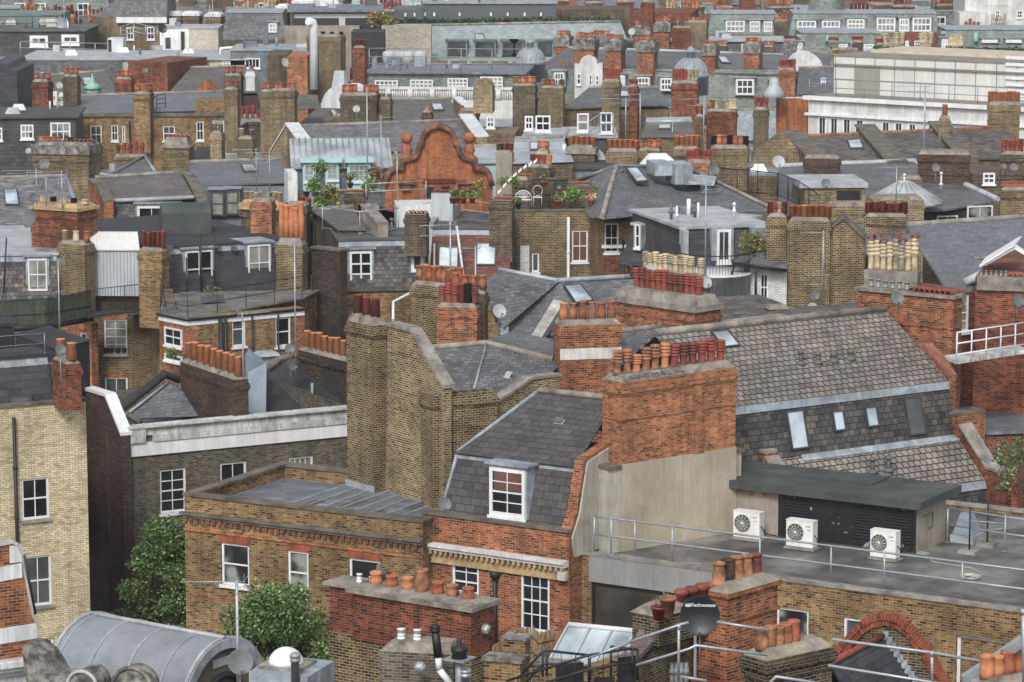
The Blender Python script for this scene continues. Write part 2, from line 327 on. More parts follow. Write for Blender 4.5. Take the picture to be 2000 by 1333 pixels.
D['bluewin'] = plain((.38, .55, .56), .6, (.85, 1.05), 2)
D['asphalt'] = plain((.05, .05, .052), .9, (.7, 1.2), .6)
D['paving'] = plain((.22, .21, .19), .9, (.7, 1.2), .6)
D['bark'] = plain((.07, .05, .035), .95, (.6, 1.3), 3, bump=.6)
D['teak'] = plain((.16, .12, .085), .8, (.7, 1.2), 3)
D['reed'] = plain((.34, .24, .14), .9, (.5, 1.2), 9, streak=.4, fine=.3)
D['greenscreen'] = plain((.055, .07, .045), .95, (.6, 1.3), 6, streak=.4, fine=.35)
D['maroon'] = plain((.16, .02, .02), .35, (.85, 1.1), 3)
D['curtain'] = plain((.45, .45, .42), .9, (.7, 1.1), 1.5, streak=.35)
D['blind'] = plain((.42, .44, .40), .7, (.9, 1.05), 1)
D['blind_brown'] = brick([(.17, .085, .06), (.2, .1, .07)], (.07, .04, .035), bw=3, bh=.05, ms=.008, bump=0)
D['redtarp'] = plain((.6, .12, .05), .6, (.8, 1.1), 2)
D['cable'] = plain((.5, .47, .4), .7, (.8, 1.1), 3)
D['greenhose'] = plain((.02, .18, .11), .5, (.8, 1.1), 3)
D['text'] = plain((.75, .78, .8), .5, (.95, 1.02), 3)
D['yellowlamp'] = plain((.6, .45, .05), .5)
def glassmat(col, rough=.06, spec=.6, trans=0):
    def mk(n):
        m, t, b, N, L = new(n)
        o = ramp(t, noise(t, 1.1, 3, .5), [(.35, tuple(c * .55 for c in col)), (.65, tuple(c * 1.35 for c in col))])
        L(o, b.inputs['Base Color']); b.inputs['Roughness'].default_value = rough; b.inputs['Specular IOR Level'].default_value = spec
        return m
    return mk
D['glass'] = glassmat((.018, .02, .022), .08, .5)
D['glass_mid'] = glassmat((.07, .075, .075), .1, .6)
D['glass_cur'] = glassmat((.24, .24, .22), .25, .5)
D['glass_green'] = glassmat((.02, .045, .035), .05, .8)
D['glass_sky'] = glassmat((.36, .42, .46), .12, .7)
D['glass_room'] = glassmat((.05, .045, .035), .05, .9)
D['glass_bulk'] = glassmat((.4, .42, .4), .2, .6)
def leafmat(c1, c2, c3):
    def mk(n):
        m, t, b, N, L = new(n)
        g = N('ShaderNodeNewGeometry')
        o = ramp(t, g.outputs['Random Per Island'], [(0, c1), (.5, c2), (.9, c3), (1, tuple(x * 1.7 for x in c3))])
        o = mulc(t, o, ramp(t, noise(t, 1.2, 3, .6), [(.35, .6), (.65, 1.25)]))
        L(o, b.inputs['Base Color']); b.inputs['Roughness'].default_value = .45; b.inputs['Specular IOR Level'].default_value = .5
        return m
    return mk
D['leaf'] = leafmat((.03, .065, .018), (.085, .16, .042), (.19, .26, .09))
D['leaf_bright'] = leafmat((.05, .10, .02), (.13, .22, .05), (.22, .32, .08))
D['leaf_olive'] = leafmat((.09, .09, .03), (.18, .17, .05), (.32, .30, .09))
D['leaf_rust'] = leafmat((.14, .08, .03), (.24, .15, .05), (.3, .2, .1))
D['leaf_hedge'] = leafmat((.012, .03, .012), (.03, .06, .02), (.06, .10, .035))
D['flower'] = leafmat((.5, .4, .1), (.6, .5, .3), (.5, .2, .1))
D['olive'] = plain((.115, .10, .075), .6, (.8, 1.1), 1)
D['soot_pot'] = plain((.10, .055, .035), .85, (.3, 1.3), 4, col2=(.02, .018, .016), th=(.4, .6), sc2=3)
D['tile_purple'] = brick([(.10, .07, .07), (.16, .11, .11), (.2, .13, .12)], (.2, .17, .15), bw=.25, bh=.08, ms=.009)
D['archbrick'] = brick([(.20, .05, .035), (.32, .085, .05), (.40, .13, .07)], (.22, .17, .12), bw=.08, bh=.25, ms=.009, off=0, stain=(.6, 1.1))
D['tile_redcop'] = brick([(.25, .09, .06), (.36, .14, .09), (.2, .08, .06)], (.15, .12, .1), bw=.11, bh=.25, ms=.01, off=0)
D['greenpot'] = plain((.03, .08, .05), .5)
D['bluegrey_dark'] = plain((.11, .125, .14), .6, (.8, 1.15), 1.5, streak=.15)
D['gable_moulding'] = plain((.10, .055, .04), .95, (.5, 1.3), 2.5, col2=(.33, .12, .06), th=(.45, .65), sc2=1.5, bump=.4)
D['sandroof'] = plain((.5, .44, .34), .8)
D['lead_dome'] = plain((.24, .28, .31), .4, (.8, 1.2), 1.2, streak=.2)
D['greenclad'] = plain((.13, .18, .165), .7, (.85, 1.1), .8)
def _haze(n):
    m = bpy.data.materials.new(n); m.use_nodes = True; t = m.node_tree; t.nodes.remove(t.nodes['Principled BSDF'])
    v = t.nodes.new('ShaderNodeVolumePrincipled'); v.inputs['Color'].default_value = (.86, .92, 1, 1); v.inputs['Density'].default_value = .00022
    v.inputs['Anisotropy'].default_value = .2; t.links.new(v.outputs[0], t.nodes['Material Output'].inputs['Volume']); return m
D['haze_air'] = _haze
D['terra_deep'] = plain((.17, .05, .035), .85, (.55, 1.15), 4, col2=(.07, .03, .025), th=(.45, .7), sc2=4, fine=.12)
D['buff_dirty'] = plain((.36, .31, .22), .85, (.5, 1.15), 4, col2=(.10, .08, .06), th=(.48, .7), sc2=4, fine=.15)
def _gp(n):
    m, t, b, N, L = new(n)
    o = ramp(t, noise(t, .9, 2, .5, seed=3), [(.42, (.018, .02, .022)), (.5, (.05, .052, .05)), (.58, (.26, .265, .25))])  # pale patches in the pane colour stand in for reflected sky and curtains
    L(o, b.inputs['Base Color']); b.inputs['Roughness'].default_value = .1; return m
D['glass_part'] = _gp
D['arch_red'] = plain((.30, .085, .042), .9, (.55, 1.15), 3, col2=(.13, .045, .028), th=(.48, .7), sc2=3, fine=.2)
# ---------------------------------------------------------------- windows
WR = random.Random(4); CR = random.Random(9)
def window(t, fr, a0, a1, z0, z1, d=0.0, cols=2, rows=2, fm='whitepaint', gm='glass', sill='whitepaint', fw=.07, rec=.1, bar=.03, mid=True, out=False, name='window', lab=None):
    """sash window: casing ring, bars, sill in one mesh; its glass a child. out=True: stands proud of the plane"""
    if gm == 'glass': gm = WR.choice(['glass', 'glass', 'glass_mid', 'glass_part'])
    b = MB(fr); f0 = d - .05 if out else d + rec - .06; f1 = d + .03 if out else d + rec + .02
    b.box(fr, a0, a0 + fw, f0, f1, z0, z1); b.box(fr, a1 - fw, a1, f0, f1, z0, z1)
    b.box(fr, a0 + fw, a1 - fw, f0, f1, z0, z0 + fw * 1.2); b.box(fr, a0 + fw, a1 - fw, f0, f1, z1 - fw, z1)
    A0, A1, Z0, Z1 = a0 + fw, a1 - fw, z0 + fw * 1.2, z1 - fw; g0, g1 = f0 + .02, f1 - .005
    for i in range(1, cols):
        x = A0 + (A1 - A0) * i / cols; b.box(fr, x - bar / 2, x + bar / 2, g0, g1, Z0, Z1)
    for j in range(1, rows):
        z = Z0 + (Z1 - Z0) * j / rows; w = bar * 1.7 if (mid and 2 * j == rows) else bar
        b.box(fr, A0, A1, g0 - .004, g1 - .004, z - w / 2, z + w / 2)
    m = [fm]
    if sill:
        m.append(sill); b.box(fr, a0 - .06, a1 + .06, d - .09, f0 - .003, z0 - .10, z0 + .0, 1)
    o = t.part(name, b, m, **({'label': lab} if lab else {}))
    g = MB(fr); gd = f1 - .03; g.poly([fr.P(A0, gd, Z0), fr.P(A1, gd, Z0), fr.P(A1, gd, Z1), fr.P(A0, gd, Z1)])
    t.part('pane', g, gm, sub=o)
    return o
def wpx(t, fr, x0, y0, x1, y1, d=0.0, **k):
    """window from the pixels of its top-left and bottom-right corners (on the plane at depth d)"""
    a0, z1 = fr.hit(x0, y0, d); a1, z0 = fr.hit(x1, y1, d)
    return window(t, fr, a0, a1, z0, z1, d, **k)
def holewall(b, fr, a0, a1, z0, z1, holes, rec=.1, d=0.0, mi=0):
    xs = sorted({a0, a1, *[max(a0, min(a1, v)) for h in holes for v in h[:2]]}); zs = sorted({z0, z1, *[max(z0, min(z1, v)) for h in holes for v in h[2:4]]})
    for i in range(len(xs) - 1):
        for j in range(len(zs) - 1):
            cx, cz = (xs[i] + xs[i + 1]) / 2, (zs[j] + zs[j + 1]) / 2
            if any(h[0] < cx < h[1] and h[2] < cz < h[3] for h in holes): continue
            b.poly([fr.P(xs[i], d, zs[j]), fr.P(xs[i + 1], d, zs[j]), fr.P(xs[i + 1], d, zs[j + 1]), fr.P(xs[i], d, zs[j + 1])], mi)
    for h in holes:
        p, q, u, v = h[:4]; e = d + rec + .05; P = fr.P
        b.poly([P(p, d, u), P(q, d, u), P(q, e, u), P(p, e, u)], mi); b.poly([P(p, e, v), P(q, e, v), P(q, d, v), P(p, d, v)], mi)
        b.poly([P(p, d, u), P(p, e, u), P(p, e, v), P(p, d, v)], mi); b.poly([P(q, e, u), P(q, d, u), P(q, d, v), P(q, e, v)], mi)
        b.poly([P(p, e, u), P(q, e, u), P(q, e, v), P(p, e, v)], mi)
# ---------------------------------------------------------------- houses
class House(Thing):
    def __init__(s, name, label, cat='house', x=0, y=0, z=17.0, a=0, Y=None, group=None, fr=None):
        s.fr = fr or Fr(x, y, z, a, Y); s.px, s.py = x, y; s.ze = s.fr.O.z
        g = s.fr.O.copy(); g.z = 0
        super().__init__(name, label, cat, g, group)
        s.walls = []
    def X(s, px, py=None): return s.fr.hit(px, s.py if py is None else py)[0]
    def Zy(s, px, py, d=0): return s.fr.hit(px, py, d)[1]
    def body(s, x1, depth, mat='stock', top=None, par=0, roof='asphalt_roof', cop='coping', wins=(), a0=0.0, d0=0.0, z0=0.0, th=.25, arch=None, name='wall', rim=None):
        """box from the frame's left end to pixel x1 with window openings given in pixels (x0,y0,x1,y1,opts)"""
        fr = s.fr; z1 = s.ze if top is None else top; a1 = s.X(x1) if isinstance(x1, int) else x1
        s.a0, s.a1, s.d0, s.d1 = a0, a1, d0, d0 + depth
        H = []; 
        for w in wins:
            p, v = fr.hit(w[0], w[1], d0); q, u = fr.hit(w[2], w[3], d0); H.append((p, q, u, v, w[4] if len(w) > 4 else {}))
        b = MB(fr); holewall(b, fr, a0, a1, z0, z1, H, d=d0)
        b.box(fr, a0, a1, d0, d0 + depth, z0, z1, 0, skip=(2,) if not par else (2, 1))
        zr = z1 - par
        if par:
            P = fr.P
            for q in ((a0 + th, a1 - th, d0 + th, d0 + th), (a1 - th, a1 - th, d0 + th, d0 + depth - th), (a1 - th, a0 + th, d0 + depth - th, d0 + depth - th), (a0 + th, a0 + th, d0 + depth - th, d0 + th)):
                b.poly([P(q[1], q[3], zr), P(q[0], q[2], zr), P(q[0], q[2], z1), P(q[1], q[3], z1)])
        s.part(name, b, mat)
        if par and roof:
            r = MB(fr); r.box(fr, a0 + th, a1 - th, d0 + th, d0 + depth - th, zr - .3, zr); s.part('roof', r, roof); s.zr = zr
        if par and cop:
            c = MB(fr); e = .05; h = .09
            for q in ((a0 - e, a1 + e, d0 - e, d0 + th + e), (a0 - e, a1 + e, d0 + depth - th - e, d0 + depth + e), (a0 - e, a0 + th + e, d0 + th + e, d0 + depth - th - e), (a1 - th - e, a1 + e, d0 + th + e, d0 + depth - th - e)):
                c.box(fr, *q, z1, z1 + h)
            s.part('coping', c, cop)
        for p, q, u, v, k in H:
            k = dict(k); am = k.pop('arch', arch)
            if am: s.arch(p, q, v, d0, am)
            window(s, fr, p, q, u, v, d0, **k)
        return s
    def arch(s, p, q, v, d, mat, h=.30, splay=.14, rise=0):
        if mat == 'redorange': rise, mat = .09, 'arch_red'
        b = MB(s.fr); P = s.fr.P; n = 9; e = .012
        for i in range(n):
            f0, f1 = i / n, (i + 1) / n
            l0, l1 = p - .02 + (q - p + .04) * f0, p - .02 + (q - p + .04) * f1
            t0, t1 = p - splay + (q - p + 2 * splay) * f0, p - splay + (q - p + 2 * splay) * f1
            r0, r1 = rise * math.sin(math.pi * f0), rise * math.sin(math.pi * f1)
            b.hexa([P(l0, d - e, v), P(l1, d - e, v), P(l1, d + .05, v), P(l0, d + .05, v), P(t0, d - e, v + h + r0), P(t1 - .012, d - e, v + h + r1), P(t1 - .012, d + .05, v + h + r1), P(t0, d + .05, v + h + r0)])
        s.part('window_arch', b, mat)
    def band(s, z0, z1, mat, a0=None, a1=None, out=.06, d=None, name='cornice', sides=True, dl=None):
        """a band proud of the front and both flanks"""
        fr = s.fr; a0 = s.a0 if a0 is None else a0; a1 = s.a1 if a1 is None else a1; d = s.d0 if d is None else d
        b = MB(fr); b.box(fr, a0 - (out if sides else 0), a1 + (out if sides else 0), d - out, d - .001, z0, z1)
        if sides:
            D1 = s.d1 if dl is None else d + dl
            b.box(fr, a1 + .001, a1 + out, d, D1, z0, z1); b.box(fr, a0 - out, a0 - .001, d, D1, z0, z1)
        return s.part(name, b, mat)
    def flat(s, mat='lead', z=None, over=.12, th=.12, a0=None, a1=None, d0=None, d1=None, seams=0, name='roof', dirn='d'):
        fr = s.fr; z = s.ze if z is None else z
        a0 = s.a0 if a0 is None else a0; a1 = s.a1 if a1 is None else a1; d0 = s.d0 if d0 is None else d0; d1 = s.d1 if d1 is None else d1
        b = MB(fr); b.box(fr, a0 - over, a1 + over, d0 - over, d1 + over, z + .002, z + th)
        if seams:
            n = max(1, int((a1 - a0) / seams)) if dirn == 'd' else max(1, int((d1 - d0) / seams))
            for i in range(n + 1):
                if dirn == 'd':
                    x = a0 + (a1 - a0) * i / n; b.box(fr, x - .03, x + .03, d0 - over - .01, d1 + over + .01, z + th, z + th + .05)
                else:
                    x = d0 + (d1 - d0) * i / n; b.box(fr, a0 - over - .01, a1 + over + .01, x - .03, x + .03, z + th, z + th + .05)
        if s.O.y > 140 and (a1 - a0) > 4 and d1 - d0 > 3:
            for k in range(min(9, int((a1 - a0) * (d1 - d0) / 9))):
                x, y = CR.uniform(a0 + .5, a1 - 1), CR.uniform(d0 + .5, d1 - .8); c = MB(fr); q = CR.random()
                if q < .4: c.tube(fr.P(x, y, z), fr.P(x, y, z + CR.uniform(.5, .9)), CR.uniform(.06, .12), 7); s.part('vent_pipe', c, CR.choice(['gal_dull', 'greypipe', 'whitepipe']))
                elif q < .75: c.box(fr, x, x + CR.uniform(.4, 1.1), y, y + .6, z + th + .01, z + th + CR.uniform(.25, .6)); s.part('roof_box', c, CR.choice(['lead', 'lead_dark', 'corr_grey', 'felt']))
                else: c.taper(fr, x, x + 1.0, y, y + .8, z + th + .01, z + th + .4, .2); s.part('rooflight', c, CR.choice(['lead_pale', 'corr_white', 'glass_sky']))
        return s.part(name, b, mat)
    def gable(s, mat, rise, along='s', a0=None, a1=None, d0=None, d1=None, z=None, over=.15, hipl=0, hipr=0, ridge='coping', wall='stock', gables=True, off=.5, name='roof', th=.09, ridgem=True):
        """pitched roof; along='s' ridge parallel to the front"""
        fr = s.fr; z = s.ze if z is None else z
        a0 = s.a0 if a0 is None else a0; a1 = s.a1 if a1 is None else a1; d0 = s.d0 if d0 is None else d0; d1 = s.d1 if d1 is None else d1
        if along == 's': Q = lambda l, w, h: fr.P(l, w, h); l0, l1, w0, w1 = a0, a1, d0, d1
        else: Q = lambda l, w, h: fr.P(w, l, h); l0, l1, w0, w1 = d0, d1, a0, a1
        wm = w0 + (w1 - w0) * off; zr = z + rise; k = rise / (wm - w0); k2 = rise / (w1 - wm)
        b = MB(fr); e0 = 0 if hipl else over; e1 = 0 if hipr else over
        b.slab([Q(l0 - (over if hipl else 0), w0 - over, z - over * k), Q(l1 + (over if hipr else 0), w0 - over, z - over * k), Q(l1 - hipr, wm, zr), Q(l0 + hipl, wm, zr)], th)
        b.slab([Q(l1 + (over if hipr else 0), w1 + over, z - over * k2), Q(l0 - (over if hipl else 0), w1 + over, z - over * k2), Q(l0 + hipl, wm, zr), Q(l1 - hipr, wm, zr)], th)
        if hipl: b.slab([Q(l0 - over, w1 + over, z - over * k2), Q(l0 - over, w0 - over, z - over * k), Q(l0 + hipl, wm, zr)], th)
        if hipr: b.slab([Q(l1 + over, w0 - over, z - over * k), Q(l1 + over, w1 + over, z - over * k2), Q(l1 - hipr, wm, zr)], th)
        rf = s.part(name, b, mat)
        if gables and not (hipl and hipr):
            g = MB(fr)
            for hp, l in ((hipl, l0), (hipr, l1)):
                if hp: continue
                i0, i1 = (l, l + .2) if l == l0 else (l - .2, l)
                A = [Q(i0, w0, z + .002), Q(i0, w1, z + .002), Q(i0, wm, zr - th)]; B = [Q(i1, w0, z + .002), Q(i1, w1, z + .002), Q(i1, wm, zr - th)]
                g.poly(A); g.poly(B[::-1])
            s.part('gable', g, wall)
        if ridgem:
            r = MB(fr); p, q = Q(l0 + hipl, wm, zr + .02), Q(l1 - hipr, wm, zr + .02); r.tube(p, q, .11, 8)
            if hipl:
                r.tube(Q(l0 - over, w0 - over, z - over * k + .03), p, .08, 6); r.tube(Q(l0 - over, w1 + over, z - over * k2 + .03), p, .08, 6)
            if hipr:
                r.tube(Q(l1 + over, w0 - over, z - over * k + .03), q, .08, 6); r.tube(Q(l1 + over, w1 + over, z - over * k2 + .03), q, .08, 6)
            s.part('ridge_tiles', r, ridge)
        return rf
    def mansard(s, mat, h, ins=.7, z=None, a0=None, a1=None, d0=None, d1=None, il=None, ir=None, top='lead', trim='lead', insb=None, seams=0):
        """steep lower roof slopes with a flat top sheet; il/ir inset of the left and right slopes (0: party wall)"""
        fr = s.fr; z = s.ze if z is None else z
        a0 = s.a0 if a0 is None else a0; a1 = s.a1 if a1 is None else a1; d0 = s.d0 if d0 is None else d0; d1 = s.d1 if d1 is None else d1
        il = ins if il is None else il; ir = ins if ir is None else ir; ib = ins if insb is None else insb; P = fr.P
        b = MB(fr); z += .004
        lo = [P(a0, d0, z), P(a1, d0, z), P(a1, d1, z), P(a0, d1, z)]; hi = [P(a0 + il, d0 + ins, z + h), P(a1 - ir, d0 + ins, z + h), P(a1 - ir, d1 - ib, z + h), P(a0 + il, d1 - ib, z + h)]
        b.hexa(lo + hi, 0); s.part('mansard_roof', b, mat)
        s.mz = (z, z + h, ins, h, d0)
        if top:
            t = MB(fr); o = .1; A0, A1, D0, D1 = a0 + il, a1 - ir, d0 + ins, d1 - ib
            t.box(fr, A0 - o, A1 + o, D0 - o, D1 + o, z + h + .002, z + h + .10)
            if seams:
                n = max(1, int((A1 - A0) / seams))
                for i in range(n + 1):
                    x = A0 + (A1 - A0) * i / n; t.box(fr, x - .025, x + .025, D0 - o, D1 + o, z + h + .10, z + h + .14)
            s.part('flat_roof', t, top)
        if trim:
            t = MB(fr); e = .02; k = .28 / h
            t.slab([P(a0 + il * (1 - k), d0 + ins * (1 - k) - e, z + h - .28), P(a1 - ir * (1 - k), d0 + ins * (1 - k) - e, z + h - .28), P(a1 - ir, d0 + ins - e, z + h), P(a0 + il, d0 + ins - e, z + h)], .012, dn=fr.n * .012)
            s.part('flashing', t, trim)
        return s
    def dorm(s, x0, y0, x1, y1, cols=2, rows=2, cheek='lead', fm='whitepaint', gm='glass', deep=1.6, d=None, head=.10, side=.10, over=.10, top='lead', pitch=0, sill=None, fw=.07, **k):
        """dormer with its window given in pixels; the front plane stands at depth d"""
        fr = s.fr; d = (s.mz[4] + .12 if hasattr(s, 'mz') else .3) if d is None else d
        a0, z1 = fr.hit(x0, y0, d); a1, z0 = fr.hit(x1, y1, d)
        b = MB(fr); b.box(fr, a0 - side, a1 + side, d + .02, d + deep, z0 - .06, z1 + head, 0)
        if pitch:
            am = (a0 + a1) / 2; P = fr.P; e = side + .12
            for sgn in (-1, 1):
                b.slab([P(am + sgn * ((a1 - a0) / 2 + e), d - over, z1 + head - .05), P(am + sgn * ((a1 - a0) / 2 + e), d + deep, z1 + head - .05), P(am, d + deep, z1 + head + pitch), P(am, d - over, z1 + head + pitch)], .06, 1)
            b.poly([P(a0 - side, d + .02, z1 + head), P(a1 + side, d + .02, z1 + head), P(am, d + .02, z1 + head + pitch)], 0)
        else: b.box(fr, a0 - side - over, a1 + side + over, d - over, d + deep, z1 + head + .002, z1 + head + .08, 1)
        s.part('dormer', b, [cheek, top])
        return window(s, fr, a0, a1, z0, z1, d, cols=cols, rows=rows, fm=fm, gm=gm, out=True, sill=sill, fw=fw, **k)
    def party(s, a, prof, th=.35, mat='stock', cop='coping', ch=.1, name='party_wall', co=.05):
        """raised gable wall across the roof: outline [(d,z)...] of its top from front to back"""
        fr = s.fr; zb = 0.0
        b = MB(fr); b.prof(fr, [(prof[0][0], zb)] + prof + [(prof[-1][0], zb)], a, a + th, axis='d'); s.part(name, b, mat)
        c = MB(fr); P = fr.P
        for (d0, z0), (d1, z1) in zip(prof[:-1], prof[1:]):
            if abs(d1 - d0) < .02: continue
            c.hexa([P(a - co, d0, z0 + .003), P(a + th + co, d0, z0 + .003), P(a + th + co, d1, z1 + .003), P(a - co, d1, z1 + .003), P(a - co, d0, z0 + ch), P(a + th + co, d0, z0 + ch), P(a + th + co, d1, z1 + ch), P(a - co, d1, z1 + ch)])
        s.part('coping', c, cop)
    def roofwin(s, pts, d=.08, fm='darkcasing', gm='glass_sky', name='skylight'):
        """roof window from the four world corners of its outline (bl, br, tr, tl)"""
        p = [Vector(q) for q in pts]; n = (p[1] - p[0]).cross(p[3] - p[0]).normalized()
        if n.z < 0: n = -n
        c = sum(p, Vector((0, 0, 0))) / 4; b = MB(s.fr); th = .055
        q = [v + n * d for v in p]; I = []
        for i in range(4):
            e1 = (q[(i + 1) % 4] - q[i]).normalized(); e2 = (q[i - 1] - q[i]).normalized(); I.append(q[i] + (e1 + e2) * th)
        for i in range(4):
            j = (i + 1) % 4; b.poly([q[i], q[j], I[j], I[i]]); b.poly([p[i] - n * .05, p[j] - n * .05, q[j], q[i]]); b.poly([I[i], I[j], I[j] - n * .03, I[i] - n * .03])
        o = s.part(name, b, fm); g = MB(s.fr); g.poly([v - n * .025 for v in I]); s.part('pane', g, gm, sub=o)
        return o
    def pipe(s, pts, r=.05, mat='blackpaint', name='drainpipe', n=6, hopper=None):
        b = MB(s.fr); b.path(pts, r, n)
        if hopper is not None:
            p = Vector(pts[0]); b.tube(p - Vector((0, 0, .25)), p + Vector((0, 0, .05)), r * 1.2, 6, r * 3)
        for i in range(len(pts) - 1):
            p, q = Vector(pts[i]), Vector(pts[i + 1]); L = (q - p).length; k = int(L / 1.8)
            for j in range(1, k + 1): c = p.lerp(q, j / (k + 1)); ax = (q - p).normalized(); b.tube(c - ax * .04, c + ax * .04, r * 1.35, n)
        return s.part(name, b, mat)
    def vents(s, items, base=None):
        """small roof vent pipes: (px, py_base, py_top, d or z info, kind)"""
        for px, py, yt, z, kind in items:
            p = PA(px, py, z); sc = F_ / p.y; h = (py - yt) / sc; r = {'b': .07, 'w': .05, 'g': .06, 'c': .07}[kind[0]]
            b = MB(); b.tube(p - Vector((0, 0, .3)), p + Vector((0, 0, h)), r, 8); b.lathe(p, [(r * 2.2, -.05), (r * 2, .03), (r, .08)], 8)
            if kind[-1] == 'h': b.lathe(p + Vector((0, 0, h)), [(r * 1.7, -.09), (r * 1.8, 0), (r * .8, .06)], 8)
            s.part('vent_pipe', b, {'b': 'greypipe', 'w': 'whitepipe', 'g': 'gal_dull', 'c': 'blackpaint'}[kind[0]])
# ---------------------------------------------------------------- chimneys
def pot_prof(kind, h, r):
    i = r * .74
    if kind == 'roll': p = [(r * 1.02, 0), (r * 1.0, h * .5), (r * .86, h * .9), (r * .88, h * .905), (r * 1.05, h * .93), (r * 1.06, h * .975), (r * .98, h)]
    elif kind == 'barrel': p = [(r * .98, 0), (r * 1.08, h * .04), (r * 1.06, h * .1), (r * .98, h * .12), (r * 1.02, h * .45), (r * .88, h * .76), (r * .9, h * .80), (r * .86, h * .82), (r * .86, h * .9), (r * 1.03, h * .92), (r * 1.05, h * .98), (r * .98, h)]
    elif kind == 'plain': p = [(r * 1.0, 0), (r * .93, h * .94), (r * 1.0, h * .95), (r * 1.0, h)]; i = r * .8
    elif kind == 'taper': p = [(r * 1.12, 0), (r * .86, h * .93), (r * .93, h * .94), (r * .93, h)]
    elif kind == 'squat': p = [(r * 1.05, 0), (r * 1.0, h * .45), (r * .88, h * .8), (r * 1.0, h * .84), (r * 1.02, h * .95), (r * .96, h)]
    elif kind == 'drum': p = [(r * 1.0, 0), (r * 1.05, h * .25), (r * 1.03, h * .5), (r, h * .52), (r, h * .58), (r * .95, h * .9), (r * 1.0, h * .92), (r * .97, h)]
    elif kind in ('louvre', 'louvre2'):
        p = [(r * .92, 0), (r * .80, h * .10), (r * .76, h * .42), (r * .8, h * .45), (r * 1.02, h * .50)]
        n = 3
        for k in range(n):
            z = h * (.52 + .40 * k / n); w = h * .40 / n
            p += [(r * 1.06, z), (r * 1.06, z + w * .4), (r * .80, z + w * .45), (r * .80, z + w * .85), (r * 1.04, z + w * .92)]
        p += [(r * 1.05, h * .93), (r * .98, h * .96), (r * .80, h)]; i = r * .62
    elif kind == 'cap': return [(r * .8, 0), (r * .8, h * .5), (r * 1.1, h * .5), (r * 1.12, h * .85), (r * .9, h), (0, h * 1.05)]
    elif kind == 'halfround': return [(r, 0), (r, h)]
    return p + [(i, h), (i * .98, h - .35 if h > .45 else h * .4), (0, h - .36 if h > .45 else h * .38)]
POTM = {}
def potmesh(kind, mat, h, r):
    key = (kind, mat, round(h, 2), round(r, 3))
    if key not in POTM:
        b = MB()
        if kind == 'halfround':
            for k in range(7):      # half-round clay hood lying on the flue
                a0, a1 = math.pi * k / 7, math.pi * (k + 1) / 7
                P = lambda a, y, q: Vector((math.cos(a) * q, y, math.sin(a) * q * .9 + .03))
                b.hexa([P(a0, -h / 2, r), P(a1, -h / 2, r), P(a1, h / 2, r), P(a0, h / 2, r), P(a0, -h / 2, r * .82), P(a1, -h / 2, r * .82), P(a1, h / 2, r * .82), P(a0, h / 2, r * .82)])
        elif kind == 'slotted':
            b.lathe((0, 0, 0), [(r, 0), (r, h * .35), (r * .85, h * .36), (r * .85, h * .45), (r, h * .46), (r, h * .58), (r * .85, h * .59), (r * .85, h * .68), (r, h * .69), (r, h * .92), (r * 1.1, h * .93), (r * 1.08, h), (0, h)], 12)
        else: b.lathe((0, 0, 0), pot_prof(kind, h, r), 14)
        m = b.mesh('chimney_pot', mat, Vector((0, 0, 0)))
        POTM[key] = m
    return POTM[key]
def addpot(t, par, p, kind, mat, h, r, rz=0, first=None):
    if kind != 'halfround': mat = {'terra': ['terra', 'terra', 'terra', 'terra_brown', 'terra_pale'], 'terra_red': ['terra_red', 'terra_red', 'terra_red', 'terra_deep'], 'buff': ['buff', 'buff', 'buff_dirty']}.get(mat, [mat])[random.randrange(20) % len({'terra': 'abcde', 'terra_red': 'abcd', 'buff': 'abc'}.get(mat, 'a'))]; h = round(h * random.choice([.94, 1, 1, 1.05]), 2)
    o = bpy.data.objects.new('chimney_pot', potmesh(kind, mat, h, r)); C.objects.link(o)
    o.parent = par; o.location = p - t.O; o.rotation_euler = (random.uniform(-.025, .025), random.uniform(-.025, .025), rz if kind == 'halfround' else random.uniform(0, 6))
    return o
PK = {'r': ('roll', 'terra'), 'R': ('roll', 'terra_red'), 'p': ('plain', 'terra'), 'P': ('plain', 'terra_red'), 'o': ('plain', 'terra_pale'), 't': ('taper', 'terra_pale'), 'T': ('taper', 'terra_red'),
      'l': ('louvre', 'terra_red'), 'L': ('louvre', 'terra'), 'b': ('barrel', 'terra_brown'), 'B': ('louvre', 'buff'), 'u': ('plain', 'buff'), 'U': ('barrel', 'buff'), 's': ('squat', 'terra_brown'), 'S': ('squat', 'terra'), 'd': ('drum', 'terra'), 'D': ('drum', 'terra_brown'),
      'c': ('cap', 'terra_red'), 'h': ('halfround', 'terra_red'), 'H': ('halfround', 'terra'), 'w': ('slotted', 'whitepaint'), 'm': ('slotted', 'gal_dull'), 'k': ('plain', 'soot'), 'n': ('roll', 'terra_pale'), 'x': None}
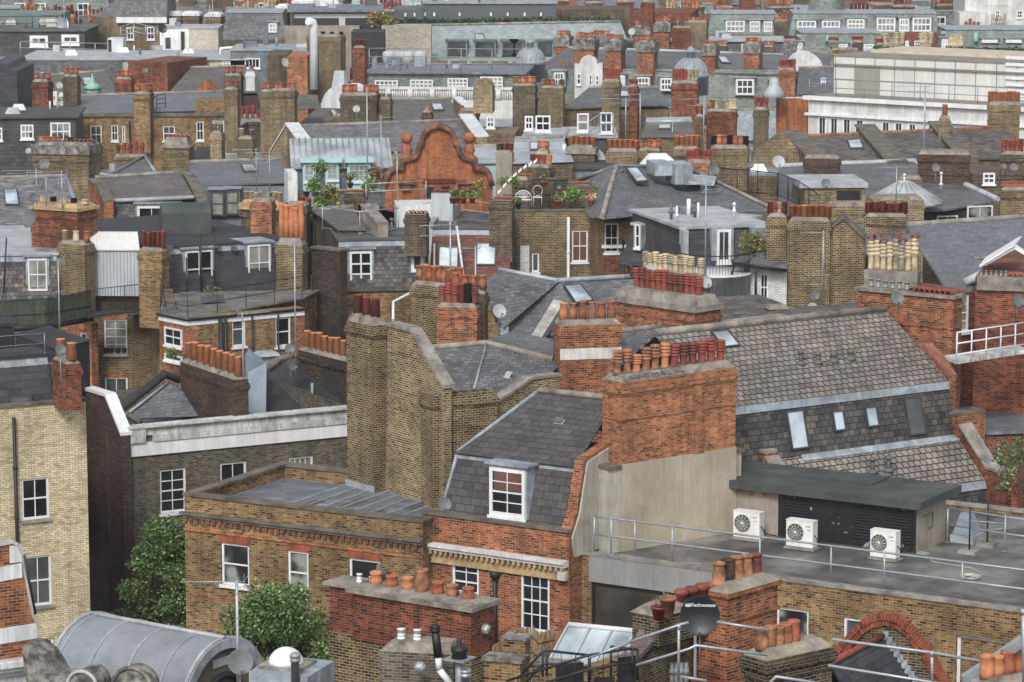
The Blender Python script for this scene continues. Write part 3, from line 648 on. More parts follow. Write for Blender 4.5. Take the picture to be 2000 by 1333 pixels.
def chim(t, x0, x1, yt, z=19.0, a=30, w=.55, H=3.0, mat='stock', pots='', ph=30, pr=None, Y=None, cap='mortar', band=1, dark=True, along='s', pz=.0, rows=1, capz=.16, flat=False, rag=0, slab=None, bands=(), fr=None, ins=.14, pitchpx=None, name='chimney'):
    """stack: x0..x1 pixels of its front face at the top, yt the top of that face at x0; pots a string of kinds; ph their height in pixels"""
    f = fr or Fr(x0, yt, z, a, Y); L = f.hit(x1, yt)[0]; z1 = f.O.z; sc = F_ / f.O.y
    b = MB(f); zc = z1
    if slab: b.box(f, -.10, L + .10, -.10, w + .10, z1 - slab, z1, 1); z1 -= slab + .002
    if band:
        q = .075
        b.box(f, 0, L, 0, w, z1 - H, z1 - q * 6)
        b.box(f, -.03, L + .03, -.03, w + .03, z1 - q * 6 + .001, z1 - q * 5); b.box(f, -.06, L + .06, -.06, w + .06, z1 - q * 5 + .001, z1 - q * 3)
        b.box(f, -.03, L + .03, -.03, w + .03, z1 - q * 3 + .001, z1 - q * 2); b.box(f, .0, L, .0, w, z1 - q * 2 + .001, z1)
        if band > 1: b.box(f, -.03, L + .03, -.03, w + .03, z1 - q * 15, z1 - q * 14)
    else: b.box(f, 0, L, 0, w, z1 - H, z1)
    for bz, bh, bo in bands: b.box(f, -bo, L + bo, -bo, w + bo, z1 - bz - bh, z1 - bz)
    if capz: b.taper(f, .02, L - .02, .02, w - .02, zc + .002, zc + capz, min(.13, w * .3), 1)
    par = t.part(name, b, [mat, cap])
    n = len(pots)
    if n:
        hh = ph / sc
        per = -(-n // rows)
        r0 = pr if pr else min(.17, (L if along == 's' else w) / per * .46)
        Ln = L if along == 's' else w
        for i, c in enumerate(pots):
            if PK.get(c) is None: continue
            row, col = divmod(i, per)
            kk, mm = PK[c]
            st = (Ln - 2 * ins) / max(1, per - 1) if per > 1 else 0
            pos = ins + st * col if per > 1 else Ln / 2
            oth = (w if along == 's' else L) * (row + 1) / (rows + 1)
            p = f.P(pos, oth, zc + capz - .03 + pz) if along == 's' else f.P(oth, pos, zc + capz - .03 + pz)
            h2 = hh * random.uniform(.96, 1.04) if rag == 0 else hh * random.choice([1, 1, .8, 1.15, .7])
            rr = r0
            if kk == 'slotted': rr = r0 * .6; h2 = min(h2, .42)
            if kk == 'squat': h2 *= .62
            if kk == 'cap': h2 = hh * .45
            if kk == 'halfround': h2 = .42; rr = .15
            addpot(t, par, p, kk, mm, h2, rr, rz=-f.a)
    t.lastch = f
    return par
# ---------------------------------------------------------------- dishes, aerials, rails and the like
DISHN = 0
def dish(label, px, py, rpx, z=None, Y=None, yaw=10, mat='dish_grey', group='satellite dishes', tilt=18, mast=.6, el=None, back=False):
    """px,py: centre of the bowl; yaw: where it looks, degrees from straight at the camera (+ = towards the right)"""
    p = PY(px, py, Y) if Y else PZ(px, py, z); r = rpx / (F_ / p.y)
    t = Thing('satellite_dish', label, 'satellite dish', p - Vector((0, 0, mast + r * .2)), group)
    dv = Vector((math.sin(R(yaw)) * math.cos(R(tilt)), -math.cos(R(yaw)) * math.cos(R(tilt)), math.sin(R(tilt))))
    if back: dv = Vector((dv.x, -dv.y, dv.z))
    b = MB(); dp = r * .22; th = .012
    prof = [(0, -dp)] + [(r * k / 6, -dp + dp * (k / 6) ** 2) for k in range(1, 7)] + [(r * 1.01, .0), (r * 1.01, -.02)] + [(r * k / 6, -dp + dp * (k / 6) ** 2 - th * 1.5) for k in range(5, 0, -1)] + [(0, -dp - th * 1.5)]
    b.lathe(p, prof, 22, ax=dv); t.part('bowl', b, mat)
    sd = dv.cross(Vector((0, 0, 1))).normalized(); up = sd.cross(dv)
    a = MB(); lo = p - up * r * .95 - dv * dp * .2; fc = p + dv * r * .95 - up * r * .62
    a.tube(lo - dv * .05, fc, .016, 5); a.tube(fc, fc - dv * .12 + up * .05, .04, 8, .025); t.part('feed_arm', a, 'gal_dull')
    m = MB(); bk = p - dv * (dp + .06); m.tube(bk, p - dv * (dp + .02), .05, 6); m.tube(bk, bk - Vector((0, 0, mast)), .022, 6)
    t.part('bracket', m, 'gal_dull'); return t
def aerial(label, px, yb, yt, z=None, Y=None, kinds=(), r=.025, mat='gal', base=0, at=None, hh=1):
    """mast from (px,yb) up to yt; kinds: (fraction of height, 'y' yagi | 'g' grid | 'l' log | 'd' dipole, length m, yaw deg)"""
    if at is not None: p, h = at, hh
    else: p = PY(px, yb, Y) if Y else PZ(px, yb, z); h = PY(px, yt, p.y).z - p.z
    t = Thing('tv_aerial', label, 'aerial', p)
    b = MB(); b.tube(p - Vector((0, 0, base)), p + Vector((0, 0, h)), r, 7)
    k = int(h / .6)
    for i in range(k): b.tube(p + Vector((0, 0, (i + .5) * h / k)), p + Vector((0, 0, (i + .5) * h / k + .02)), r * 1.25, 7)
    t.part('mast', b, mat)
    for f, kd, L, yaw in kinds:
        c = p + Vector((0, 0, h * f)); y = R(yaw); D_ = Vector((math.cos(y), math.sin(y), 0)); E = Vector((-D_.y, D_.x, 0)); m = MB(); e = .007
        if kd in 'yv':
            m.tube(c - D_ * L * .15, c + D_ * L, .014, 5); n = int(L / .085); E2 = Vector((0, 0, 1)) if kd == 'v' else E
            for i in range(n):
                q = c + D_ * (L * (i + .5) / n); w = .17 - .04 * i / n; m.tube(q - E2 * w, q + E2 * w, e, 4)
            for zz in (-.16, -.08, 0, .08, .16): q = c - D_ * L * .13 + Vector((0, 0, zz)); m.tube(q - E * .2, q + E * .2, e, 4)
            for s_ in (-1, 1): q = c - D_ * L * .13; m.tube(q, q + Vector((0, 0, .2 * s_)) - D_ * .12, e, 4)
        elif kd == 'g':
            for i in range(9): q = c + Vector((0, 0, -.4 + .1 * i)); m.tube(q - E * .28, q + E * .28, e, 4)
            for s_ in (-.2, .2): m.tube(c + E * s_ + Vector((0, 0, -.42)), c + E * s_ + Vector((0, 0, .42)), .01, 4)
        elif kd == 'd':
            m.tube(c - D_ * L / 2, c + D_ * L / 2, .012, 5)
            for s_ in (-.5, -.17, .17, .5): q = c + D_ * L * s_; m.tube(q - E * .5, q + E * .5, e, 4)
        elif kd == 'o':
            for i in range(16):
                a0, a1 = 2 * math.pi * i / 16, 2 * math.pi * (i + 1) / 16
                m.tube(c + Vector((math.cos(a0) * L, math.sin(a0) * L, 0)), c + Vector((math.cos(a1) * L, math.sin(a1) * L, 0)), .012, 4)
        t.part('antenna', m, mat)
    return t
def rail(label, pts, h=1.1, mids=(.55,), r=.024, mat='gal', posts=None, name='guard_rail', cat='railing', bars=0, postr=None, group=None, feet=True):
    """railing along world base points; posts at every point unless given as a spacing; bars: spacing of thin uprights"""
    pts = [Vector(p) for p in pts]
    t = Thing(name, label, cat, pts[0], group); Z = Vector((0, 0, 1))
    for k in [1.0] + [m / h for m in mids]:
        b = MB(); b.path([p + Z * h * k for p in pts], r); t.part('rail', b, mat)
    P = []
    for i, (p, q) in enumerate(zip(pts[:-1], pts[1:])):
        n = max(1, round((q - p).length / posts)) if posts else 1
        P += [p.lerp(q, j / n) for j in range(n)]
    P.append(pts[-1])
    for p in P[:90]:
        b = MB(); b.tube(p, p + Z * h, postr or r, 6)
        if feet: b.tube(p, p + Z * .02, r * 2.5, 6)
        t.part('post', b, mat)
    if bars:
        b = MB()
        for p, q in zip(pts[:-1], pts[1:]):
            n = max(1, int((q - p).length / bars))
            for j in range(n + 1): c = p.lerp(q, j / n); b.tube(c + Z * .08, c + Z * h, .008, 4)
        t.part('balusters', b, mat)
    return t
def leafball(b, c, rx, ry, rz, n, sz, shell=.5):
    """leaf faces scattered through an ellipsoid"""
    for _ in range(n):
        while True:
            v = Vector((random.uniform(-1, 1), random.uniform(-1, 1), random.uniform(-1, 1)))
            if shell * random.random() < v.length <= 1: break
        p = Vector((c[0] + v.x * rx, c[1] + v.y * ry, c[2] + v.z * rz))
        a = Vector((random.gauss(0, 1), random.gauss(0, 1), random.gauss(0, .7))).normalized(); k = Vector((random.gauss(0, 1), random.gauss(0, 1), random.gauss(0, 1)))
        s_ = a.cross(k).normalized(); L = sz * random.uniform(.6, 1.3)
        b.poly([p, p + a * L * .5 + s_ * L * .3, p + a * L, p + a * L * .5 - s_ * L * .3])
def plant(label, px, py, wpx, hpx, z=None, Y=None, mat='leaf_bright', pot=None, n=160, cat='plant', sz=.12, name='potted_plant', kind='bush', group=None):
    """bush or fronds standing at (px,py), in a pot if given"""
    p = PY(px, py, Y) if Y else PZ(px, py, z); sc = F_ / p.y; w = wpx / sc / 2; h = hpx / sc
    t = Thing(name, label, cat, p, group); b = MB(); ph = 0
    if pot:
        ph = .3; q = MB(); q.lathe(p, [(.11, 0), (.16, .27), (.18, .27), (.18, .31), (.15, .31), (.14, .26), (0, .26)], 12); t.part('pot', q, pot)
    s = MB()
    for _ in range(5): s.tube(p + Vector((0, 0, ph * .8)), p + Vector((random.uniform(-w, w) * .7, random.uniform(-w, w) * .7, ph + h * random.uniform(.4, .8))), .012, 4)
    t.part('stems', s, 'bark')
    if kind == 'bush':
        for _ in range(6): c = p + Vector((random.uniform(-w, w) * .55, random.uniform(-w, w) * .55, ph + h * random.uniform(.25, .8))); leafball(b, c, w * .55, w * .55, h * .3, n // 6, sz)
    else:
        for i in range(n // 5):
            y = random.uniform(0, 6.28); L = w * random.uniform(.7, 1.1); c0 = p + Vector((0, 0, ph)); hh = h * random.uniform(.5, 1)
            pr = [c0 + Vector((math.cos(y) * L * u, math.sin(y) * L * u, hh * (u * 2.2 - u * u * 1.6))) for u in (0, .35, .7, 1)]; sd = Vector((-math.sin(y), math.cos(y), 0)) * .03
            for a_, c_ in zip(pr[:-1], pr[1:]): b.poly([a_ - sd, a_ + sd, c_ + sd * .7, c_ - sd * .7])
    t.part('leaves', b, mat); return t
def acunit(label, px, py, wpx, z, a, group='air conditioning units', hh=.95, dd=.36):
    """py,px: bottom left corner of the front"""
    f = Fr(px, py, z, a); w = f.hit(px + wpx, py)[0]
    t = Thing('air_conditioner', label, 'air conditioner', f.O, group)
    s = MB(f); s.box(f, -.06, w + .06, -.05, dd + .12, z - .0, z + .06); s.box(f, .0, w, -.02, dd + .02, z + .061, z + .09); t.part('base_pad', s, 'coping')
    b = MB(f); b.box(f, 0, w, 0, dd, z + .10, z + .1 + hh); b.box(f, -.01, w + .01, -.01, dd + .01, z + .1 + hh, z + .12 + hh); b.box(f, w * .66, w * .665, -.004, 0, z + .12, z + hh); t.part('casing', b, 'acwhite')
    c = f.P(w * .35, -.015, z + .1 + hh * .55); r = min(w * .3, hh * .38); g = MB(f)
    g.lathe(c, [(0, -.012), (r, -.012), (r, .006), (r * 1.02, .006), (r * 1.02, -.02)], 24, ax=-f.n); o = t.part('fan_grille', g, 'acgrill')
    k = MB(f)
    for i in range(12):
        q = 2 * math.pi * i / 12; v = f.u * math.cos(q) * r + Vector((0, 0, math.sin(q) * r)); k.tube(c - f.n * .012, c - f.n * .012 + v, .006, 4)
    for rr in (.4, .7, 1.0):
        for i in range(16):
            q, q2 = 2 * math.pi * i / 16, 2 * math.pi * (i + 1) / 16
            k.tube(c - f.n * .012 + f.u * math.cos(q) * r * rr + Vector((0, 0, math.sin(q) * r * rr)), c - f.n * .012 + f.u * math.cos(q2) * r * rr + Vector((0, 0, math.sin(q2) * r * rr)), .004, 3)
    k.lathe(c, [(r * .17, 0), (r * .17, .03), (0, .035)], 10, ax=-f.n); t.part('fan_guard', k, 'acwhite')
    m = MB(f); m.box(f, w * .74, w * .9, -.005, 0, z + hh * .92, z + hh * .95); m.box(f, w * .80, w * .9, -.005, 0, z + hh * .78, z + hh * .805); t.part('badge', m, 'acgrill')
    p = MB(f); p.path([f.P(w + .01, dd * .3, z + hh * .6), f.P(w + .12, dd * .3, z + hh * .45), f.P(w + .08, dd * .6, z + .25), f.P(w + .3, dd + .3, z + .12)], .018, 5); t.part('hose', p, 'blackpaint')
    return t
def tree(label, px, py_top, py_bot, wpx, Y, seed=1, n=9000, lean=0, right=0):
    random.seed(seed)
    top = PY(px, py_top, Y); bot = PY(px, py_bot, Y); sc = F_ / Y; w = wpx / sc / 2
    t = Thing('leafy_tree', label, 'tree', (bot.x, bot.y, 0))
    b = MB(); q = Vector((bot.x, bot.y, 0)); b.tube(q, Vector((bot.x, bot.y, bot.z)), .22, 9, .15)
    hh = top.z - bot.z
    cl = []
    for i in range(85):
        u = random.random() ** 1.2; z = bot.z + hh * (u * .93); rr = w * (1 - .62 * u ** 2)
        ang = random.uniform(0, 6.28); d = rr * math.sqrt(random.random())
        c = Vector((bot.x + math.cos(ang) * d * (1 - .3 * u) + right * u, bot.y + math.sin(ang) * d * .8, z)); cl.append((c, w * random.uniform(.15, .33)))
        if i % 2 == 0: b.tube(Vector((bot.x, bot.y, bot.z - 1.5 + u * hh * .6)), c, .06, 5, .015)
    t.part('trunk', b, 'bark')
    l = MB()
    for c, r in cl: leafball(l, c, r, r, r * .8, n // len(cl), .115, .55)
    t.part('crown', l, 'leaf'); random.seed(5); return t
# ================================================================= ground
g = MB(); g.box(Fr(0, 0, O=Vector((0, 0, 0))), -1200, 1200, -300, 1800, -1, 0); struct('street_ground', g, 'asphalt')
def textmesh(t, s_, fr, p, size, mat, dirv, sub=None):
    cu = bpy.data.curves.new('lettering', 'FONT'); cu.body = s_; cu.size = size; cu.extrude = .002
    o = bpy.data.objects.new('lettering', cu); C.objects.link(o); bpy.context.view_layer.update()
    me = bpy.data.meshes.new_from_object(o.evaluated_get(bpy.context.evaluated_depsgraph_get())); bpy.data.objects.remove(o)
    me.materials.clear(); me.materials.append(M(mat)); n = bpy.data.objects.new('lettering', me); C.objects.link(n)
    n.parent = sub or t.o; n.location = Vector(p) - t.O; n.rotation_euler = dirv; return n
WS = dict(cols=2, rows=2)
# ---- cream brick house, bottom left
h = House('brick_house', 'cream brick house with black drainpipe and dark slate roof at the left edge', 'house', -60, 803, 17, -28)
h.body(168, 9, 'creambrick', par=.25, roof='felt', cop='coping_dark', wins=[(42, 937, 97, 1012, dict(cols=2, rows=2, sill='coping', arch='creambrick')), (48, 1089, 102, 1181, dict(cols=2, rows=2, sill='coping', arch='creambrick', gm='glass')), (73, 1250, 106, 1340, dict(cols=1, rows=2, arch='creambrick'))], a0=-.5)
h.pipe([h.fr.P(h.fr.hit(25, 815)[0], -.1, h.fr.hit(25, 815)[1]), h.fr.P(h.fr.hit(34, 1100)[0], -.1, 8)], .065)
a1 = h.fr.hit(118, 783)[0]
h.mansard('slate_dark', 1.75, .55, z=16.75, a0=-.5, a1=a1, d0=.4, d1=3, il=0, ir=.12, top='felt_black')
h.roofwin([h.fr.P(h.fr.hit(18, 790, .5)[0], .42, 17.0), h.fr.P(h.fr.hit(60, 787, .5)[0], .42, 17.0), h.fr.P(h.fr.hit(60, 787, .5)[0], .5, 17.28), h.fr.P(h.fr.hit(18, 790, .5)[0], .5, 17.28)], gm='glass_mid')
chim(h, 128, 158, 712, a=-28, Y=h.fr.O.y + 0.2, w=1.3, H=1.6, mat='reddark', pots='tt', ph=32, along='d', pr=.17)
b = MB(h.fr); x0 = h.fr.hit(122, 783)[0]; b.box(h.fr, x0, x0 + .32, .45, 1.6, 16.9, 18.15); h.part('party_wall', b, 'render_pale')
dish('grey dish on the cream brick house beside its two clay pots', 119, 683, 11, Y=h.fr.O.y - 3.2, yaw=25, mat='dish_grey', mast=1.2)
rail('thin wire rail across the dark slate roof of the cream brick house', [h.fr.P(-.3, .9, 18.6), h.fr.P(a1 - .2, .9, 18.6)], h=.7, mids=(.35,), r=.012, posts=2.5)
# black stair enclosure behind it
s = House('rooftop_shed', 'black boarded rooftop stair enclosure behind the cream brick house', 'shed', -40, 640, Y=118, a=-20)
s.body(28, 3, 'blackclad', top=s.ze, z0=0); s.flat('felt_black')
s = House('rooftop_shed', 'low black clad lean-to with a sloping top at the left edge', 'shed', 30, 660, Y=117, a=25)
b = MB(s.fr); x1 = s.fr.hit(112, 690)[0]; zt = s.ze + .1; z2 = s.fr.hit(112, 684)[1]
b.prof(s.fr, [(0, 10), (x1, 10), (x1, z2), (0, zt)], 0, 2.2); s.part('wall', b, 'blackclad')
b = MB(s.fr); b.slab([s.fr.P(0, -.05, zt + .05), s.fr.P(x1 + .05, -.05, z2 + .05), s.fr.P(x1 + .05, 2.25, z2 + .05), s.fr.P(0, 2.25, zt + .05)], .04); s.part('coping', b, 'felt_black')
rail('black barred railing at the left edge above the dark slate roof', [PY(-20, 690, 116), PY(26, 690, 115.3)], h=1.4, mids=(.1,), mat='blackpaint', bars=.12)
# ---- red gabled house with white bands, bottom left corner
h = House('brick_house', 'red brick gable with broad white painted bands in the bottom left corner', 'house', -70, 1090, Y=79, a=-30)
f = h.fr; H = lambda x, y: f.hit(x, y)
out = [H(-70, 1080), H(22, 1062), H(33, 1066), H(40, 1085), H(44, 1110), H(60, 1200), H(72, 1225), H(73, 1300)]
b = MB(f); b.prof(f, [(out[0][0], 0), (out[-1][0], 0)] + out[::-1], 0, .5); h.part('wall', b, 'redbrick')
c = MB(f)
for i in range(len(out) - 1):
    (p, z), (q, v) = out[i], out[i + 1]; c.hexa([f.P(p, -.06, z), f.P(q, -.06, v), f.P(q, .55, v), f.P(p, .55, z), f.P(p + .03, -.06, z + .07), f.P(q + .07, -.06, v + .04), f.P(q + .07, .55, v + .04), f.P(p + .03, .55, z + .07)])
for y0, y1, xr in ((1100, 1128, 42), (1217, 1247, 71)):
    b = MB(f); p, q = H(-70, y0 + 22), H(xr, y0); p2, q2 = H(-70, y1 + 22), H(xr + 1, y1); b.hexa([f.P(p2[0], -.02, p2[1]), f.P(q2[0], -.02, q2[1]), f.P(q2[0], .01, q2[1]), f.P(p2[0], .01, p2[1]), f.P(p[0], -.02, p[1]), f.P(q[0], -.02, q[1]), f.P(q[0], .01, q[1]), f.P(p[0], .01, p[1])]); h.part('stone_band', b, 'whiterender')
h.part('coping', c, 'stone')
b = MB(f); b.box(f, H(18, 1070)[0], H(41, 1070)[0], -.025, .02, H(20, 1100)[1], H(20, 1066)[1]); h.part('quoin', b, 'whiterender')
b = MB(f); p, q = H(-70, 1318), H(56, 1292)
for k, (o, zz, hh) in enumerate(((.45, 0, .14), (.32, -.14, .139), (.18, -.28, .139), (.08, -1.4, 1.11))): b.box(f, p[0], q[0] + .0, -o, .0 - .003, q[1] + zz, q[1] + zz + hh)
h.part('cornice', b, 'whiterender')
h.pipe([f.P(*[H(40, 1085)[0] + .08, -.05, H(40, 1085)[1]]), f.P(H(62, 1200)[0] + .08, -.05, H(62, 1200)[1])], .04)
b = MB(f); b.box(f, H(-70, 1200)[0], H(40, 1200)[0], .5, 7, 0, H(30, 1130)[1]); h.part('rear_wall', b, 'reddark')
# ---- lead barrel roof
h = House('barrel_roof_house', 'brick house under a grey lead barrel roof with a round end window', 'house', 358, 1400, Y=76, a=-55)
f = h.fr; sc = F_ / 76; Rr = 1.62; cz = h.ze; L = 4.65
cs = Rr + .0
b = MB(f); n = 22
pr = [(cs - math.cos(math.pi * i / n) * Rr, cz + math.sin(math.pi * i / n) * Rr) for i in range(n + 1)]
for (p, z), (q, v) in zip(pr[:-1], pr[1:]):
    b.poly([f.P(p, 0, z), f.P(q, 0, v), f.P(q, L, v), f.P(p, L, z)], 0, True)
b.poly([f.P(p, L, z) for p, z in pr][::-1], 0); h.part('barrel_roof', b, 'lead_barrel')
r = MB(f)
for d in (.0, .85, 2.0, 3.2, 4.3, 4.5):
    w, k = (.09, .05) if d in (0., 4.5) else (.035, .035)
    for (p, z), (q, v) in zip(pr[:-1], pr[1:]):
        e = lambda x, zz: (cs + (x - cs) * (1 + k / Rr), cz + (zz - cz) * (1 + k / Rr)); A, B = e(p, z), e(q, v)
        r.hexa([f.P(p, d, z), f.P(q, d, v), f.P(q, d + w, v), f.P(p, d + w, z), f.P(A[0], d, A[1]), f.P(B[0], d, B[1]), f.P(B[0], d + w, B[1]), f.P(A[0], d + w, A[1])])
r.tube(f.P(cs, 0, cz + Rr + .04), f.P(cs, L, cz + Rr + .04), .06, 6); h.part('lead_rolls', r, 'lead_pale')
e = MB(f); R2 = 1.38; m = 24
q2 = [(cs - math.cos(math.pi * i / m) * R2, cz + math.sin(math.pi * i / m) * R2) for i in range(m + 1)]; p2 = [(cs - math.cos(math.pi * i / m) * Rr, cz + math.sin(math.pi * i / m) * Rr) for i in range(m + 1)]
for i in range(m): e.hexa([f.P(*q) for q in ((q2[i][0], -.04, q2[i][1]), (p2[i][0], -.04, p2[i][1]), (p2[i][0], .1, p2[i][1]), (q2[i][0], .1, q2[i][1]), (q2[i + 1][0], -.04, q2[i + 1][1]), (p2[i + 1][0], -.04, p2[i + 1][1]), (p2[i + 1][0], .1, p2[i + 1][1]), (q2[i + 1][0], .1, q2[i + 1][1]))])
h.part('end_arch', e, 'lead')
e = MB(f); e.poly([f.P(p, .12, z) for p, z in q2]); h.part('end_wall', e, 'olive')
def ringmb(f, cs, cz, r, w, d, n=26, a0=0, a1=2 * math.pi):
    e = MB(f)
    e.path([f.P(cs + math.cos(a0 + (a1 - a0) * i / n) * r, d, cz + math.sin(a0 + (a1 - a0) * i / n) * r) for i in range(n + 1)], w, 7)
    return e
h.part('arch_seal', ringmb(f, cs, cz, R2, .06, .06, 20, 0, math.pi), 'greypipe')
o = h.part('window', ringmb(f, cs, cz - .05, .74, .09, .04), 'blackpaint'); e = MB(f); e.poly([f.P(cs + math.cos(i * .3142) * .7, .08, cz - .05 + math.sin(i * .3142) * .7) for i in range(20)]); h.part('pane', e, 'glass_mid', sub=o)
e = MB(f); e.box(f, cs - .35, cs + .35, .09, .115, cz + .92, cz + 1.14); h.part('vent_plate', e, 'lead_pale')
b = MB(f); b.box(f, 0, 2 * Rr, .1, L, 0, cz); h.part('wall', b, 'reddark')
# stone parapet with scrolls in front of the barrel
h = House('stone_parapet', 'weathered stone scroll parapet on red brick in front of the barrel roof', 'parapet', 52, 1318, Y=75, a=18)
f = h.fr; H = lambda x, y: f.hit(x, y); b = MB(f)
o = [H(52, 1340), H(42, 1262), H(60, 1266), H(80, 1282), H(95, 1305), H(104, 1322), H(128, 1326), H(140, 1333), H(140, 1345)]
b.prof(f, o[::-1], 0, .9); w = H(160, 1333)
def halfdrum(b, f, xc, yc, rp, d0, d1, n=14):
    s0, z0 = H(xc, yc); r = rp / (F_ / 75); P = [(s0 - math.cos(math.pi * i / n) * r, z0 + math.sin(math.pi * i / n) * r) for i in range(n + 1)]; b.prof(f, [(P[0][0], z0 - 1)] + P + [(P[-1][0], z0 - 1)], d0, d1)
halfdrum(b, f, 168, 1338, 32, -.2, .6); halfdrum(b, f, 258, 1345, 42, .0, .5); h.part('parapet', b, 'stone_dirty')
e = ringmb(f, H(168, 1338)[0], H(168, 1338)[1], 32 / 82, .05, -.22, 14, 0, math.pi); h.part('moulding', e, 'stone'); e = ringmb(f, H(258, 1345)[0], H(258, 1345)[1], 42 / 82, .05, -.02, 14, 0, math.pi); h.part('moulding', e, 'stone_dirty')
b = MB(f); b.box(f, H(52, 1333)[0], H(310, 1333)[0], .05, .9, 0, H(52, 1330)[1] - .02); h.part('wall', b, 'reddark')
dish('large dark grey dish with a feed arm beside the lead barrel roof', 470, 1293, 26, Y=73.5, yaw=12, mat='dish_grey', mast=.9)
aerial('long yagi aerial on a tall galvanised pole between the two green trees', 465, 1330, 1135, Y=74, kinds=[(.99, 'y', 1.35, 180)], r=.04, base=1)
# lead box with dome
h = House('rooftop_box', 'small lead clad rooftop box carrying a white dome rooflight', 'roof box', 486, 1312, Y=72, a=20)
b = MB(h.fr); x1 = h.X(600); b.box(h.fr, 0, x1, 0, 1.6, 0, h.ze); h.part('wall', b, 'lead')
c = h.fr.P(h.X(533), .75, h.ze + .06); b = MB(h.fr); b.box(h.fr, h.X(492), h.X(575), .3, 1.3, h.ze, h.ze + .07); h.part('kerb', b, 'coping')
b = MB(h.fr); r = .42; b.lathe(c, [(r, 0)] + [(r * math.cos(t * .196), r * .95 * math.sin(t * .196)) for t in range(1, 8)] + [(0, r * .95)], 20); h.part('dome_rooflight', b, 'whitepaint')
b = MB(); p = PY(577, 1333, 71.5); b.lathe(p, [(.10, -1), (.10, .5), (.125, .5), (.125, .56), (.11, .57), (.11, .6), (.13, .6), (.13, .66), (.11, .68), (.10, .7), (0, .7)], 14); h.part('flue_pipe', b, 'gal_dull')
tree('tall green tree in the gap beside the yellow brick house', 290, 995, 1330, 250, 110.5, 3, 34000, right=.9)
tree('round green tree in front of the yellow brick house windows', 540, 1135, 1420, 330, 90, 8, 42000)
# ================================================================= yellow brick house with flat lead roof
h = House('brick_house', 'yellow brick house with three red arched windows and a flat lead roof behind its parapet', 'house', 360, 968, 14.0, -0 + 28)
f = h.fr
h.body(826, 6.2, 'stock_gold', par=.42, roof='lead_dark', cop='coping_dark', th=.32, wins=[(432, 1060, 487, 1148, dict(cols=1, rows=2, arch='redorange')), (562, 1075, 603, 1166, dict(cols=1, rows=2, arch='redorange')), (682, 1090, 742, 1175, dict(cols=1, rows=2, arch='redorange'))])
b = MB(f); b.box(f, -.12, h.a1 - .02, -.16, -.002, 13.36, 13.46); b.box(f, -.06, h.a1 - .02, -.09, -.002, 13.26, 13.359); h.part('cornice', b, 'coping_dark')
b = MB(f)
for k in range(int(h.a1 / .23)): b.box(f, k * .23, k * .23 + .12, -.07, -.002, 13.08, 13.258)
h.part('dentils', b, 'reddark')
b = MB(f); b.box(f, -.03, h.a1 - .02, -.04, -.002, 12.80, 12.90); h.part('string_course', b, 'redorange')
for zz in (10.55,):
    b = MB(f); b.box(f, .0, h.a1 - .02, -.008, -.001, zz, zz + .08); h.part('string_course', b, 'redbrick')
b = MB(f)
for k in range(9): b.box(f, 2.9 + k * .62, 2.95 + k * .62, .6, 5.7, 13.58, 13.63)
h.part('lead_rolls', b, 'lead_pale')
b = MB(f)
for k, (a, d) in enumerate(((3.3, 1.5), (4.5, 2.6), (5.8, 1.2), (6.6, 3.2))): b.box(f, a, a + .38, d, d + 1.6, 13.582, 13.6)
h.part('dark_patch', b, 'felt')
# the tall stack and its wing wall; darker shaft brick paints the shade between them
s = House('party_wall_stack', 'tall yellow brick double stack with a sloping stone coped wing wall', 'chimney', 676, 963, 13.3, 52)
F2 = s.fr; zt = 20.1
chim(s, 676, 729, 627, Y=F2.O.y, a=52, w=.62, H=8, mat='stock', pots='TTT', ph=40, band=2, pr=.16, ins=.3, capz=.3)
wf = Fr(757, 976, 13.3, 55); hz = lambda x, y: wf.hit(x, y)
pts = [hz(752, 980), (hz(866, 1010)[0], 12.5), hz(866, 757), hz(803, 648), hz(757, 637)]
pts[0] = (pts[0][0], 12.5); b = MB(wf); b.prof(wf, pts, 0, .34); s.part('wing_wall', b, 'stock_pale')
b = MB(wf)
for (p, z), (q, v) in ((hz(757, 637), hz(803, 648)), (hz(803, 648), hz(868, 760))):
    b.hexa([wf.P(p, -.07, z), wf.P(q, -.07, v), wf.P(q, .42, v), wf.P(p, .42, z), wf.P(p, -.07, z + .13), wf.P(q, -.07, v + .13), wf.P(q, .42, v + .13), wf.P(p, .42, z + .13)])
s.part('coping', b, 'coping')
chim(s, 845, 971, 776, a=-27, Y=wf.P(hz(845, 1000)[0], 0, 0).y - .5, w=.95, H=6, mat='stock', pots='', capz=.0, band=2)
cf = s.lastch; b = MB(cf)
for k in range(6): b.box(cf, .15 + k * .38, .40 + k * .38, .3, .62, cf.O.z + .003, cf.O.z + .012)
s.part('flue_opening', b, 'soot')
b = MB(F2); b.box(F2, -.03, F2.hit(731, 985)[0] + .03, -.03, -.002, 13.56, 13.8); s.part('lead_flashing', b, 'lead_pale')
dish('small grey dish at the foot of the double yellow stack beside the slate mansard', 869, 985, 13, Y=98.5, yaw=8, mat='dish_grey', mast=.3)
